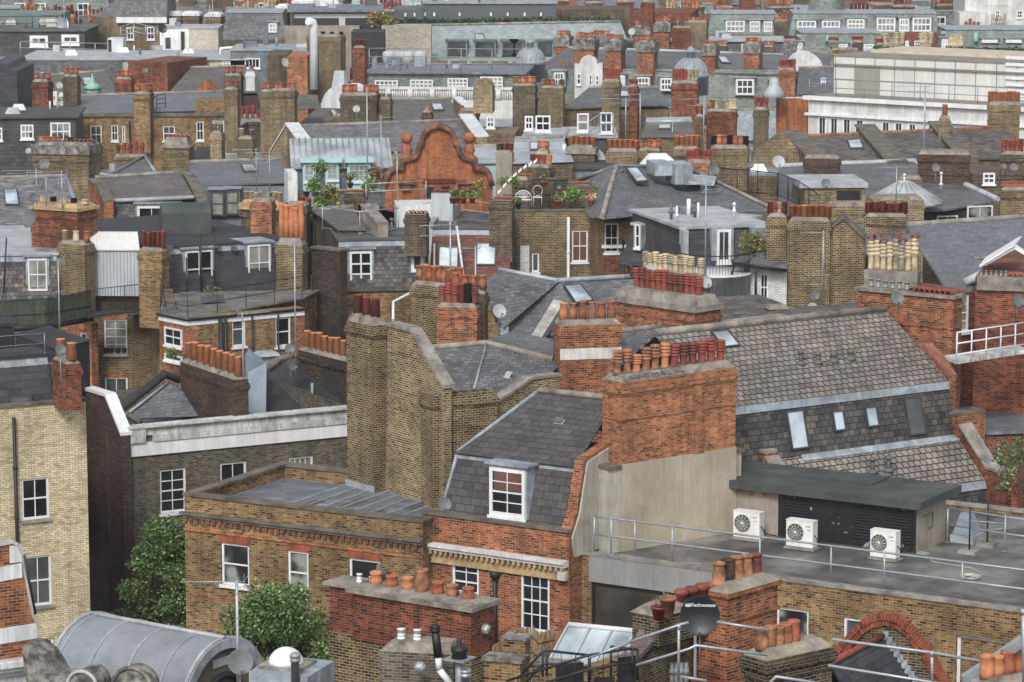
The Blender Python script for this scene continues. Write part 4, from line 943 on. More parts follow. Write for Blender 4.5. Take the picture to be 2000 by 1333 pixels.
# ================================================================= red house with slate mansard and white dormer
h = House('brick_house', 'red brick house with charcoal slate mansard, one white dormer and a dentilled stone cornice', 'house', 825, 1003, 14.15, 32)
f = h.fr; fz = lambda x, y, d=0: f.hit(x, y, d)
h.body(1112, 8, 'redbrick', par=0, wins=[(884, 1092, 935, 1184, dict(cols=2, rows=4, mid=True, rec=.07)), (1018, 1112, 1073, 1238, dict(cols=3, rows=4, mid=True, rec=.07))])
b = MB(f); b.box(f, -.06, h.a1 - .0, -.06, .32, 14.152, 14.25); h.part('coping', b, 'coping_dark')
zc = fz(825, 1056)[1]
b = MB(f); b.box(f, -.12, h.a1 - .02, -.34, -.002, zc - .09, zc); b.box(f, -.06, h.a1 - .02, -.26, -.002, zc - .2, zc - .091); h.part('cornice', b, 'whitestone')
b = MB(f)
for k in range(int(h.a1 / .2)): b.box(f, k * .2, k * .2 + .1, -.24, -.002, zc - .34, zc - .201)
h.part('dentils', b, 'sandstone')
b = MB(f); b.box(f, 0, h.a1 - .02, -.10, -.003, zc - .66, zc - .341); h.part('frieze', b, 'sandstone')
b = MB(f); b.box(f, h.a1 - .3, h.a1 - .01, -.25, -.102, zc - .62, zc - .345); h.part('corbel', b, 'stone')
h.pipe([f.P(fz(970, 1118)[0], -.12, fz(970, 1118)[1]), f.P(fz(972, 1240)[0], -.12, 9)], .075, hopper=1)
# steep slope
ins, dd = .62, .36
A0 = fz(860, 1000, dd)[0]; A1 = h.a1 - .38; z0 = 14.1; z1 = fz(895, 886, dd + ins)[1]
B0 = fz(895, 886, dd + ins)[0]; b = MB(f)
b.hexa([f.P(A0, dd, z0), f.P(A1, dd, z0), f.P(A1, 6, z0), f.P(A0, 6, z0), f.P(B0, dd + ins, z1), f.P(A1, dd + ins, z1), f.P(A1, 5, z1), f.P(B0, 5, z1)]); h.part('mansard_roof', b, 'slate_char')
zr = z1 + 1.75; dr = 3.6; R0 = fz(1053, 764, dr)[0]; zr = fz(1053, 764, dr)[1]
b = MB(f); e = .1
b.slab([f.P(B0 - .08, dd + ins - .1, z1 + .03), f.P(A1 + .02, dd + ins - .1, z1 + .03), f.P(A1 + .02, dr, zr), f.P(R0, dr, zr)], .07)
b.slab([f.P(B0 - .08, 5.8, z1 + .03), f.P(B0 - .08, dd + ins - .1, z1 + .03), f.P(R0, dr, zr)], .07)
b.slab([f.P(A1 + .02, 7.2, z1), f.P(B0 - .08, 7.2, z1), f.P(R0, dr, zr), f.P(A1 + .02, dr, zr)], .07)
h.part('roof', b, 'slate_char')
b = MB(f); b.tube(f.P(R0, dr, zr + .03), f.P(A1, dr, zr + .03), .11, 8); h.part('ridge_tiles', b, 'mortar')
b = MB(f); b.slab([f.P(B0 - .02, dd + ins - .06, z1 - .25), f.P(A1, dd + ins - .06 - .0, z1 - .25), f.P(A1, dd + ins - .03, z1 - .02), f.P(B0, dd + ins - .03, z1 - .02)], .03, dn=f.n * .03)
b.tube(f.P(B0 - .04, dd + ins, z1 + .05), f.P(R0, dr, zr + .02), .07, 6); b.tube(f.P(A0, dd, z0), f.P(B0 - .04, dd + ins, z1), .06, 6); h.part('flashing', b, 'lead')
h.dorm(957, 912, 1026, 1014, cols=2, rows=4, cheek='lead', d=.30, deep=1.2, fw=.11, sill='whitepaint', head=.10, side=.05, over=.1)
b = MB(f); (p, v), (q, u) = fz(966, 921, .3), fz(1019, 963, .3); b.poly([f.P(p, .28, u), f.P(q, .28, u), f.P(q, .28, v), f.P(p, .28, v)]); h.part('blind', b, 'blind_brown')
h.roofwin([f.P(*(lambda s_, d_: (s_, d_))(*[fz(1076, 838, 2.1)[0], 2.1]), 0)] * 4) if 0 else None
def onroof(fr, d0, z0, d1, z1, px, py, w, hh):
    """corners of a rectangle w wide and hh long lying on the slope through (d0,z0)-(d1,z1), its foot seen at px,py"""
    lo, hi = d0 - 1, d1 + 1
    for _ in range(40):
        m = (lo + hi) / 2; zz = z0 + (z1 - z0) * (m - d0) / (d1 - d0)
        if fr.hit(px, py, m)[1] > zz: lo = m      # the ray at this depth still passes above the slope
        else: hi = m
    m = (lo + hi) / 2; s0 = fr.hit(px, py, m)[0]; L = math.hypot(d1 - d0, z1 - z0); dx, dz = (d1 - d0) / L * hh, (z1 - z0) / L * hh; zz = z0 + (z1 - z0) * (m - d0) / (d1 - d0)
    return [fr.P(s0, m, zz), fr.P(s0 + w, m, zz), fr.P(s0 + w, m + dx, zz + dz), fr.P(s0, m + dx, zz + dz)]
q = onroof(f, dd + ins, z1 + .03, dr, zr, 1075, 838, .34, .45); b = MB(f); b.slab([v + Vector((0, 0, .03)) for v in q], .02); h.part('lead_flashing', b, 'gal')
b = MB(f); c = [v + Vector((0, 0, .1)) for v in onroof(f, dd + ins, z1 + .03, dr, zr, 1080, 829, .3, .22)]; b.slab(c, .08); h.part('roof_vent', b, 'greypipe')
# party wall on the right, red brick edge and rendered flank
R_ = f.sub(h.a1, 0); rh = lambda x, y: R_.hit(x, y)
prof = [rh(1127, 1002), rh(1143, 898), rh(1204, 856)]; prof = [(max(p[0], 0.02), p[1]) for p in prof]
P3 = [(.02, 14.05)] + prof + [(9.5, prof[-1][1])]
b = MB(f); b.prof(f, [(.02, 9)] + P3 + [(9.5, 9)], h.a1 - .38, h.a1 - .01, axis='d'); h.part('party_wall', b, 'redbrick')
b = MB(f); b.prof(f, [(.3, 13.3)] + [(d + .10, z - .10) for d, z in P3] + [(9.5, 13.3)], h.a1 - .009, h.a1 + .05, axis='d'); h.part('render_coat', b, 'render_pale')
# ================================================================= big red stack on its rendered wall
h = House('chimney_house', 'big red brick chimney stack with twelve louvred pots on a beige rendered wall', 'chimney', 1212, 1078, 13.2, -38)
f = h.fr; Yb = f.O.y; sc = F_ / Yb
ztop = f.hit(1212, 748)[1]; xr = f.hit(1438, 705)[0]; w = .95; zm = f.hit(1212, 908)[1]
b = MB(f); b.box(f, 0, xr, 0, w, zm, ztop - .25)
for k, (o, z0, z1) in enumerate(((.04, -1.25, -1.17), (.04, -.45, -.37), (.08, -.369, -.24), (.05, -.239, -.1), (.0, -.099, 0))): b.box(f, -o, xr + o, -o, w + o, ztop + z0, ztop + z1 - .001)
b.box(f, xr * .62, xr * .62 + .45, -.06, .0, zm, ztop - .46)
b.taper(f, .0, xr, .0, w, ztop + .002, ztop + .22, .2, 1)
ch = h.part('chimney', b, ['redorange', 'mortar'])
b = MB(f)
for k in range(11):
    p = .12 + k * .235 + random.uniform(-.05, .05); b.slab([f.P(p, .02, ztop + .05 + random.uniform(0, .03)), f.P(p + .2, .02, ztop + .04), f.P(p + .26, .26, ztop + .25), f.P(p + .06, .26, ztop + .25)], .02)
h.part('slate_flaunching', b, 'slate')
pp = 'LLsLLLllllll'
for i, c in enumerate(pp):
    hh = {'s': .55, 'L': .82, 'l': .74}[c] * random.uniform(.97, 1.03); m_ = 'terra_red' if c == 'l' else 'terra'
    addpot(h, ch, f.P(.22 + i * (xr - .5) / 11.0, .48, ztop + .18), 'louvre', m_, hh, .165)
b = MB(f); b.box(f, -.03, xr + .03, -.03, w + 2.5, 8, zm - .001); b.box(f, xr + .031, xr + .55, .3, w + 2, 8, f.hit(1440, 884, .3)[1]); h.part('rendered_wall', b, 'render_beige')
b = MB(f); b.box(f, xr + .02, xr + .62, .22, w + 2, f.hit(1440, 884, .3)[1] + .002, f.hit(1440, 884, .3)[1] + .1); b.box(f, -.6, -.032, -.1, .5, f.hit(1185, 918)[1], f.hit(1185, 918)[1] + .1); h.part('coping', b, 'coping_dark')
b = MB(f); b.box(f, -.55, -.032, -.0, .45, 8, f.hit(1185, 918)[1] - .001); h.part('buttress', b, 'render_pale')
# ================================================================= flat asphalt roof with railings
h = House('flat_roof_building', 'long yellow brick building with a wide flat asphalt roof edged by galvanised railings', 'building', 1112, 1080, 13.3, 31)
f = h.fr; fz = lambda x, y, d=0: f.hit(x, y, d)
h.body(2080, 13.5, 'stock_gold', par=.1, roof='asphalt_roof', cop='coping', th=.25, wins=[(1155, 1137, 1322, 1262, dict(cols=1, rows=1, fm='blackpaint', gm='glass_room', sill=None, fw=.09)), (1517, 1186, 1578, 1275, dict(cols=1, rows=1, gm='glass', fw=.06)), (1648, 1206, 1720, 1290, dict(cols=1, rows=1, gm='glass_mid', fw=.08)), (1867, 1240, 2060, 1400, dict(cols=2, rows=1, gm='glass', fw=.1, rec=.2))])
b = MB(f); p, v = fz(1151, 1088); q, _ = fz(1345, 1120); b.box(f, p, q, -.035, -.002, fz(1155, 1136)[1], 13.29); h.part('rendered_lintel', b, 'render_grey')
b = MB(f); p = fz(1151, 1090)[0]; b.box(f, fz(1345, 1120)[0], fz(1512, 1120)[0], -.03, -.002, 8, 13.29); h.part('rendered_panel', b, 'render_grey')
b = MB(f); b.poly([f.P(-.0 + .3, 9.0, 13.22), f.P(4.5, 7.6, 13.22), f.P(4.6, 8.6, 13.22), f.P(.3, 9.9, 13.22)]); h.part('lead_flashing', b, 'lead_pale')
b = MB(f)
for px, py in ((1338, 1101), (1637, 1144), (1740, 1159), (1893, 1180)):
    a, d = f.hz(px, py, 13.22); b.box(f, a, a + .55, d, d + .18, 13.203, 13.24)
h.part('ballast_plate', b, 'gal_dull')
bp = lambda px, py: f.P(f.hit(px, py)[0], .12, 13.3)
base = [bp(1157, 1079), bp(1190, 1083), bp(1236, 1090), bp(1309, 1101), bp(1480, 1125), bp(1619, 1146), bp(1723, 1162), bp(1875, 1184), bp(2060, 1212)]
rail('galvanised two rail guard along the front edge of the wide flat roof', [p + Vector((0, 0, .09)) for p in base], h=1.18, mids=(.6,), r=.033, mat='gal')
acunit('white fan unit furthest left on the flat roof against the beige wall', 1432, 1053, 51, 13.22, 31, hh=.85)
acunit('white fan unit in the middle, before the black louvred doors on the flat roof', 1535, 1071, 52, 13.22, 31, hh=.85)
acunit('white fan unit furthest right on the flat roof, near the corner of the shed', 1699, 1092, 50, 13.22, 31, hh=.85)
# shed
s = House('plant_shed', 'low plant shed with green felt roof and black louvred doors on the flat roof', 'shed', 1400, 1033, 13.21, 31)
f = s.fr; sh = lambda x, y, d=0: f.hit(x, y, d); zt = 13.21 + 1.5; x1 = sh(1790, 1088)[0]; x0 = -.1
b = MB(f); b.box(f, x0, x1, 0, 2.3, 13.0, zt); s.part('wall', b, 'render_tan')
b = MB(f); xd = sh(1520, 1050)[0]; b.box(f, xd, x1 - .02, -.03, -.002, 13.22, zt - .02); s.part('timber_doors', b, 'blackwood')
for (p0, p1) in ((1528, 1582), (1665, 1715), (1728, 1782)):
    a, c = sh(p0, 1040)[0], sh(p1, 1060)[0]; b = MB(f)
    b.box(f, a, a + .05, -.07, -.031, 13.5, zt - .15); b.box(f, c - .05, c, -.07, -.031, 13.5, zt - .15)
    for k in range(11):
        z = 13.5 + k * .1; b.hexa([f.P(a + .05, -.085, z), f.P(c - .05, -.085, z), f.P(c - .05, -.035, z + .05), f.P(a + .05, -.035, z + .05), f.P(a + .05, -.085, z + .015), f.P(c - .05, -.085, z + .015), f.P(c - .05, -.035, z + .065), f.P(a + .05, -.035, z + .065)])
    s.part('louvre', b, 'blackpaint')
b = MB(f); b.box(f, x0 - .3, x1 + .25, -.32, 3.0, zt + .002, zt + .26); b.box(f, x0 + 2.2, x1 - 2.2, 1.3, 2.7, zt + .261, zt + .34); s.part('roof', b, 'felt_green')
for k in range(4):
    a = sh(1412 + k * 26, 970)[0]; b = MB(f); b.box(f, a, a + .2, -.012, -.001, zt - .22, zt - .08); s.part('air_brick', b, 'terra_brown')
b = MB(f); b.box(f, x1 + .0, x1 + .35, -.02, .25, 13.2, 13.24); s.part('step', b, 'lead_pale')
p = f.P(x1 + .02, .9, 14.2); q = MB(f); q.path([f.P(x1 + .03, .4, 14.35), f.P(x1 + .03, 1.2, 14.35), f.P(x1 + .03, 1.2, 13.9), f.P(x1 + .03, .8, 13.9)], .015, 5); s.part('conduit', q, 'greypipe')
t = Thing('rooflight', 'small grey pyramid rooflight behind the plant shed corner', 'rooflight', PZ(1862, 1062, 13.3)); b = MB(); c = PZ(1872, 1058, 13.25)
b.box(Fr(0, 0, O=c, a=31), -.3, .5, 0, .9, 13.2, 13.45); t.part('kerb', b, 'lead_pale'); b = MB(); b.taper(Fr(0, 0, O=c, a=31), -.25, .45, .05, .85, 13.452, 14.15, .2); t.part('glazing', b, 'bluegrey')
for px, py in ((1893, 1080), (1928, 1065)):
    c = PZ(px, py, 13.22); t = Thing('support_post', 'short black post on the %s concrete pad, far right of the flat roof' % ('left hand' if px < 1900 else 'right hand'), 'post', c, 'posts on concrete pads'); b = MB(); b.box(Fr(0, 0, O=c, a=31), -.3, .3, -.25, .25, 13.2, 13.32); t.part('concrete_pad', b, 'coping'); b = MB(); b.tube(c + Vector((0, 0, .1)), c + Vector((0, 0, 1.5)), .03, 6); t.part('pole', b, 'blackpaint')
aerial('low yagi aerial on the far right of the flat roof', 1962, 1075, 1005, 13.22, kinds=[(.75, 'y', 1.6, 160), (.6, 'd', 1.2, 10)])
rail('galvanised rail along the back right edge of the flat roof', [PZ(1850, 1060, 13.25), PZ(1962, 1078, 13.25), PZ(2060, 1092, 13.25)], h=1.15, mids=(.6,), r=.028)
t = Thing('coiled_cable', 'loose coil of pale cable on the right of the flat roof', 'cable', PZ(1895, 1130, 13.22)); b = MB()
c = t.O + Vector((0, 0, .03))
for k in range(5):
    P = [c + Vector((math.cos(i * .7 + k) * (.2 + .03 * k), math.sin(i * .7 + k) * (.28 + .02 * k), .01 * k)) for i in range(10)]; b.path(P, .012, 4)
b.path([c, c + Vector((.5, .4, 0)), c + Vector((.2, 1.3, 0)), c + Vector((-.9, 2.2, 0)), c + Vector((-1, 3.2, 0))], .012, 4); t.part('coil', b, 'cable')
# ================================================================= foreground stacks along the bottom edge
h = House('chimney_house', 'long dark red chimney stack with seven squat pots, bottom centre', 'chimney', 689, 1157, Y=81, a=34)
f = h.fr; L = h.X(920); zt = h.ze; w = 1.05
b = MB(f); b.box(f, 0, L, 0, w, zt - 1.15, zt); b.box(f, -.04, L + .04, -.04, w + .04, zt - 1.25, zt - 1.151); b.box(f, -1.0, -.042, .32, w, zt - 1.25, zt); b.box(f, L * .42, L * .42 + .5, -.03, 0, zt - 1.15, zt - .01)
b.box(f, -.14, L + .14, -.14, w + .14, zt + .002, zt + .12, 1); b.box(f, -1.15, -.142, .2, w + .1, zt + .001, zt + .09, 1); b.taper(f, 0, L, 0, w, zt + .121, zt + .2, .3, 1)
ch = h.part('chimney', b, ['reddark', 'mortar'])
b = MB(f); b.box(f, 0, L, .0, w, 0, zt - 1.251); b.box(f, -1.0, -.003, .25, w, 0, zt - 1.251); h.part('wall', b, 'stock')
for px, k in zip((737, 768, 799, 827, 857, 886, 917), 'SSSDSSS'):
    p = f.P(f.hit(px, 1157 + (px - 689) * .16, .55)[0], .5, zt + .15)
    if k == 'D': addpot(h, ch, p, 'drum', 'terra', .62, .18)
    else: addpot(h, ch, p, 'squat', 'terra', .33, .165)
for px in (702, 727): addpot(h, ch, f.P(f.hit(px, 1150, .6)[0], .6, zt + .1), 'slotted', 'whitepaint', .24, .075)
b = MB(f); c = f.P(f.hit(740, 1150, .9)[0], .9, zt + .15); b.lathe(c, [(.3, 0), (.3, .04), (.16, .06), (.2, .12), (.22, .2), (.22, .26), (.07, .3), (.05, .45), (0, .45)], 14); h.part('flue_cowl', b, 'greypipe')
def bulkhead(lab, px, py, Y, a, dr=.15):
    p = PY(px, py, Y); fr = Fr(0, 0, O=p, a=a); t = Thing('bulkhead_lamp', lab, 'lamp', p); b = MB(fr); b.lathe(p, [(dr, 0), (dr, .04), (dr * .9, .07)], 14, ax=-fr.n); t.part('base', b, 'gal_dull')
    g = MB(fr); g.lathe(p - fr.n * .05, [(dr * .8, 0), (dr * .7, .06), (0, .09)], 14, ax=-fr.n); t.part('glass', g, 'glass_bulk')
    k = MB(fr)
    for i in range(4): q = R(45 * i); v = fr.u * math.cos(q) * dr + Vector((0, 0, math.sin(q) * dr)); k.path([p - v - fr.n * .05, p - v * .6 - fr.n * .14, p + v * .6 - fr.n * .14, p + v - fr.n * .05], .008, 4)
    t.part('guard', k, 'gal'); return t
p = f.P(L, .45, zt - .7); t = bulkhead('caged bulkhead lamp on the end of the long dark red stack', 946, 1229, p.y + .0, -56)
# rendered brick stack in front
h = House('chimney_house', 'grey brown brick stack with a rounded mortar top and two white vents, bottom centre', 'chimney', 741, 1272, Y=76.5, a=12)
f = h.fr; L = h.X(885); zt = h.ze; b = MB(f); b.box(f, 0, L, 0, .9, 0, zt); b.hexa([f.P(0, 0, zt + .002), f.P(L, 0, zt + .002), f.P(L, .9, zt + .002), f.P(0, .9, zt + .002), f.P(.35, .2, zt + .25), f.P(L - .1, .2, zt + .22), f.P(L - .1, .8, zt + .22), f.P(.35, .8, zt + .25)], 1)
ch = h.part('chimney', b, ['greybrown', 'mortar'])
for px in (784, 815): addpot(h, ch, f.P(f.hit(px, 1272, .4)[0], .4, zt + .18), 'slotted', 'whitepaint', .32, .10)
t = bulkhead('caged bulkhead lamp on the grey brown stack with two white vents', 821, 1303, f.O.y - .75, 12, .15)
t = Thing('boiler_flue', 'black capped flue on a white plastic elbow, bottom centre', 'flue', PY(885, 1345, 75.2)); b = MB()
Y = 75.2; b.tube(PY(856, 1283, Y), PY(850, 1232, Y), .11, 12, .10); b.lathe(PY(850, 1234, Y), [(.13, 0), (.13, .06), (.11, .08), (.125, .1), (.125, .14), (.09, .18), (0, .2)], 14); t.part('black_pipe', b, 'blackpaint')
b = MB(); b.tube(PY(856, 1283, Y), PY(858, 1308, Y), .085, 12); b.tube(PY(858, 1308, Y), PY(882, 1340, Y), .085, 12); t.part('white_elbow', b, 'whitepaint')
for px, yb, yt, k in ((897, 1300, 1252, 'c'), (909, 1345, 1298, 'g')):
    p = PY(px, yb, 75.0); t = Thing('flue_pipe', 'black cowl on a square plate, bottom centre' if k == 'c' else 'short ribbed metal flue below the black cowl', 'flue', p)
    b = MB()
    if k == 'c':
        b.box(Fr(0, 0, O=p, a=30), -.3, .3, -.3, .3, p.z + .15, p.z + .19); b.tube(p + Vector((0, 0, -1)), p + Vector((0, 0, .15)), .1, 10); t.part('stand', b, 'gal_dull'); b = MB(); b.lathe(p + Vector((0, 0, .19)), [(.2, 0), (.17, .12), (.19, .14), (.21, .2), (.2, .27), (.07, .3), (.06, .46), (0, .46)], 14); t.part('cowl', b, 'blackpaint')
    else: b.lathe(p + Vector((0, 0, -.6)), [(.13, 0), (.13, .9), (.15, .9), (.15, .96), (.13, .97), (.13, 1.0), (.15, 1.01), (.15, 1.07), (0, 1.1)], 14); t.part('pipe', b, 'gal')
# low walls right of it
h = House('garden_wall', 'low yellow brick parapet with stepped dark copings beside the reed fence', 'wall', 945, 1290, Y=77.5, a=20)
f = h.fr; b = MB(f); L = h.X(1016); b.box(f, 0, L, 0, .5, 0, h.ze); b.box(f, L * .2, L * .8, .9, 1.3, 0, h.ze + .35); b.box(f, L + .01, L + 1.2, .6, 1.0, 0, h.ze - .15); h.part('wall', b, 'stock_gold')
b = MB(f); b.box(f, -.05, L + .05, -.05, .55, h.ze + .002, h.ze + .1); b.box(f, L * .2 - .05, L * .8 + .05, .85, 1.35, h.ze + .352, h.ze + .43); b.box(f, L + .06, L + 1.25, .56, 1.04, h.ze - .148, h.ze - .06); h.part('coping', b, 'stone_dirty')
t = Thing('reed_fence', 'straw coloured reed screen between the red house and the glass lean-to', 'fence', PY(965, 1335, 80)); 
b = MB(); pts = [PY(962, 1262, 79.5), PY(990, 1245, 80.2), PY(1012, 1226, 81), PY(1042, 1224, 81.5), PY(1052, 1235, 81.6), PY(1085, 1228, 82.5)]
for p, q in zip(pts[:-1], pts[1:]):
    n = int((q - p).length / .022)
    for i in range(n): c = p.lerp(q, i / n) + Vector((random.uniform(-.01, .01), random.uniform(-.015, .015), random.uniform(-.05, .02))); b.tube(c - Vector((0, 0, 2.0)), c, .013, 3)
t.part('reeds', b, 'reed'); b = MB()
for k in (.3, .7, 1.1, 1.5): b.path([p - Vector((0, .03, k)) for p in pts], .012, 4)
t.part('ties', b, 'bark')
# ---- stack with pots behind the big dark dish
h = House('chimney_house', 'brown red brick stack with five barrel pots behind the big black dish', 'chimney', 1421, 1162, Y=75.5, a=-48)
f = h.fr; L = h.X(1519, 1136); zt = h.ze; w = .95; sc = F_ / 75.5
b = MB(f); b.box(f, 0, L, 0, w, zt - 3.0, zt - .1); b.box(f, -.07, L + .07, -.07, w + .07, zt - .099, zt + .02); b.box(f, -.05, L + .05, -.05, w + .05, zt - .72, zt - .64); b.box(f, -.1, L + .1, -.1, w + .1, zt - 3.2, zt - 3.0)
b.taper(f, -.05, L + .05, -.05, w + .05, zt + .021, zt + .2, .3, 1); ch = h.part('chimney', b, ['redbrick', 'mortar_lich'])
b = MB(f); b.box(f, 0, L, 0, w, 0, zt - 3.201); h.part('wall', b, 'stock')
for i, m_ in enumerate(('terra_brown', 'soot_pot', 'terra_brown', 'terra_brown', 'terra_red')): addpot(h, ch, f.P(.28 + i * (L - .55) / 4, .5, zt + .12), 'barrel', m_, .56 - .0 * i, .17)
b = MB(f); b.box(f, -2.0, -.11, .5, 1.35, zt - 1.0, zt - .28); b.hexa([f.P(-2.05, .45, zt - .279), f.P(-.111, .45, zt - .279), f.P(-.111, 1.4, zt - .279), f.P(-2.05, 1.4, zt - .279), f.P(-1.7, .8, zt - .05), f.P(-.111, .8, zt - .05), f.P(-.111, 1.1, zt - .05), f.P(-1.7, 1.1, zt - .05)], 1)
c2 = h.part('chimney', b, ['stock_dark', 'mortar'])
for px, py in ((1331, 1152), (1351, 1147), (1371, 1140), (1389, 1134)):
    p = PY(px, py, f.P(-1.2 + (px - 1331) * .018, 1, 0).y); p.z = zt - .08; addpot(h, c2, p, 'cap', 'terra_red', .27, .16)
b = MB(f); b.box(f, -4.0, -.12, 1.0, 1.35, 0, zt - 1.25); h.part('wall', b, 'stock_gold')
# sloping dark coping wall towards the lean-to
h = House('brick_wall', 'curving parapet wall with purple brick coping sloping down beside the glass lean-to', 'wall', 1300, 1218, Y=76.5, a=-62)
f = h.fr; pts = [(1216, 1290), (1243, 1262), (1262, 1222), (1290, 1210), (1330, 1200)]; Q = [PY(x, y, 73.9 + (x - 1216) * .022) for x, y in pts]
b = MB(f); c = MB(f); n_ = Vector((.32, -.05, 0))
for p, q in zip(Q[:-1], Q[1:]):
    b.hexa([Vector((p.x, p.y, 5)), Vector((q.x, q.y, 5)), Vector((q.x, q.y, 5)) + n_, Vector((p.x, p.y, 5)) + n_, p, q, q + n_, p + n_]); k = Vector((0, 0, .12)); e = n_ * .2
    c.hexa([p - e + k * .02, q - e + k * .02, q + n_ + e + k * .02, p + n_ + e + k * .02, p - e + k, q - e + k, q + n_ + e + k, p + n_ + e + k])
h.part('wall', b, 'stock_dark'); h.part('coping', c, 'tile_purple')
for lab, px, py, m_, hh in (('dark red glazed pot of thin dry grass on the sloping wall', 1287, 1211, 'maroon', .33), ('tall weathered clay pot standing behind the dark red one', 1304, 1206, 'terra_brown', .5)):
    p = PY(px, py, 73.5); t = Thing('plant_pot', lab, 'plant pot', p); b = MB(); b.lathe(p, [(.13, 0), (.19, hh * .85), (.215, hh * .85), (.215, hh), (.18, hh), (.17, hh * .85), (0, hh * .85)], 16); t.part('pot', b, m_)
    b = MB()
    for _ in range(22 if hh < .4 else 10): a_ = random.uniform(0, 6.28); l_ = random.uniform(.1, .3); q = p + Vector((0, 0, hh * .8)); b.tube(q, q + Vector((math.cos(a_) * l_ * .6, math.sin(a_) * l_ * .6, l_)), .006, 3)
    t.part('dry_stems', b, 'reed')
t = dish('big black dish with white lettering on the galvanised rail, bottom right', 1367, 1203, 40, Y=73.2, yaw=-4, mat='dish_dark', group=None, tilt=6, mast=1.2)
p = PY(1349, 1185, 72.98); textmesh(t, 'Technomate', None, p, .115, 'text', (R(84), 0, R(-4)))
b = MB(); q = PY(1344, 1182.5, 72.98); fr = Fr(0, 0, O=q, a=4); b.box(fr, -.055, .055, -.006, 0, q.z - .035, q.z - .022); b.box(fr, -.055, .055, -.006, 0, q.z + .022, q.z + .035); b.box(fr, -.075, .075, -.006, 0, q.z - .008, q.z + .006); b.box(fr, -.055, -.04, -.006, 0, q.z - .021, q.z - .009); b.box(fr, .04, .055, -.006, 0, q.z + .007, q.z + .021); t.part('emblem', b, 'text')
# lean-to glazing
h = House('glass_lean_to', 'white framed glass lean-to roof showing pale blue, behind the black stair railings', 'conservatory', 1110, 1222, Y=80, a=22)
f = h.fr; TL, TR = f.P(0, 0, h.ze), f.P(h.X(1240), 0, h.ze); dn = f.n * -3.9 + Vector((0, 0, -2.3)); sk_ = f.u * -.3; BL, BR = TL + dn + sk_, TR + dn + sk_
b = MB(f); b.slab([BL, BR, TR, TL], .03); h.part('glazing', b, 'glass_sky'); b = MB(f); up = Vector((0, 0, .03))
for k in range(4): b.tube(TL.lerp(TR, k / 3) + up, BL.lerp(BR, k / 3) + up, .04, 4)
b.tube(TL + up, TR + up, .07, 6); b.tube(BL + up, BR + up, .05, 6); h.part('frame', b, 'whitepipe'); b = MB(f); b.box(f, -1.2, h.X(1240) + .2, -3.8, .1, 0, h.ze - 2.6); h.part('wall', b, 'render_grey')
# black stair railings
def pr(Y, *px): return [PY(x, y, Y) for x, y in px]
for lab, pts, hh in (('black stair handrail nearest the reed fence', pr(73, (1012, 1375), (1060, 1322), (1068, 1321), (1152, 1330)), .62), ('longer black balcony rail crossing the bottom edge below the lean-to', pr(70, (990, 1385), (1150, 1335), (1235, 1322)), .66), ('short black gate frame at the right end of the balcony rail', pr(71.5, (1193, 1322), (1245, 1328)), .72)):
    rail(lab, pts, h=hh, mids=(hh * .5,), r=.032, mat='blackpaint', bars=.3, posts=1.4, group=None, feet=False)
t = Thing('solid_panel', 'black solid balcony panels fixed along the bottom black rail', 'screen', PY(1200, 1340, 70.6)); 
for (x0, y0, x1, y1) in ((1085, 1298, 1140, 1340), (1160, 1325, 1200, 1360), (1206, 1285, 1242, 1345)):
    b = MB(); p, q = PY(x0, y0, 70.4), PY(x1, y0 - 4, 70.2); r_, s_ = PY(x1, y1, 70.2), PY(x0, y1, 70.4); b.slab([p, q, r_, s_], .02, dn=Vector((0, .02, 0))); t.part('panel', b, 'blackpaint')
# galvanised foreground scaffolding rails
def tubes(lab, segs, r=.034, mat='gal', posts=()):
    t = Thing('guard_rail', lab, 'railing', segs[0][0])
    for s_ in segs: b = MB(); b.path(s_, r, 8); t.part('rail', b, mat)
    for p, q in posts: b = MB(); b.tube(p, q, r, 8); b.tube(q - (q - p).normalized() * .12, q, r * 1.5, 8); t.part('post', b, mat)
    return t
tubes('galvanised rails beside the big black dish, running down to the left and right', [pr(71, (1225, 1256), (1330, 1220), (1345, 1216)), pr(71, (1232, 1303), (1345, 1268), (1360, 1261), (1500, 1280)), pr(71.6, (1400, 1215), (1500, 1231)), pr(70, (1150, 1285), (1228, 1256)), pr(70.6, (1330, 1322), (1380, 1330))], posts=[(PY(1325, 1330, 71), PY(1326, 1219, 71)), (PY(1228, 1292, 70.5), PY(1228, 1258, 70.5))])
tubes('long galvanised double rail crossing in front of the curved brick gable', [pr(69, (1625, 1249), (1820, 1275), (1960, 1300)), pr(69, (1617, 1300), (1820, 1333), (1900, 1346)), pr(69.5, (1500, 1338), (1516, 1322), (1600, 1335))], posts=[(PY(1821, 1345, 69), PY(1820, 1272, 69)), (PY(2000, 1345, 66), PY(1998, 1190, 66))])
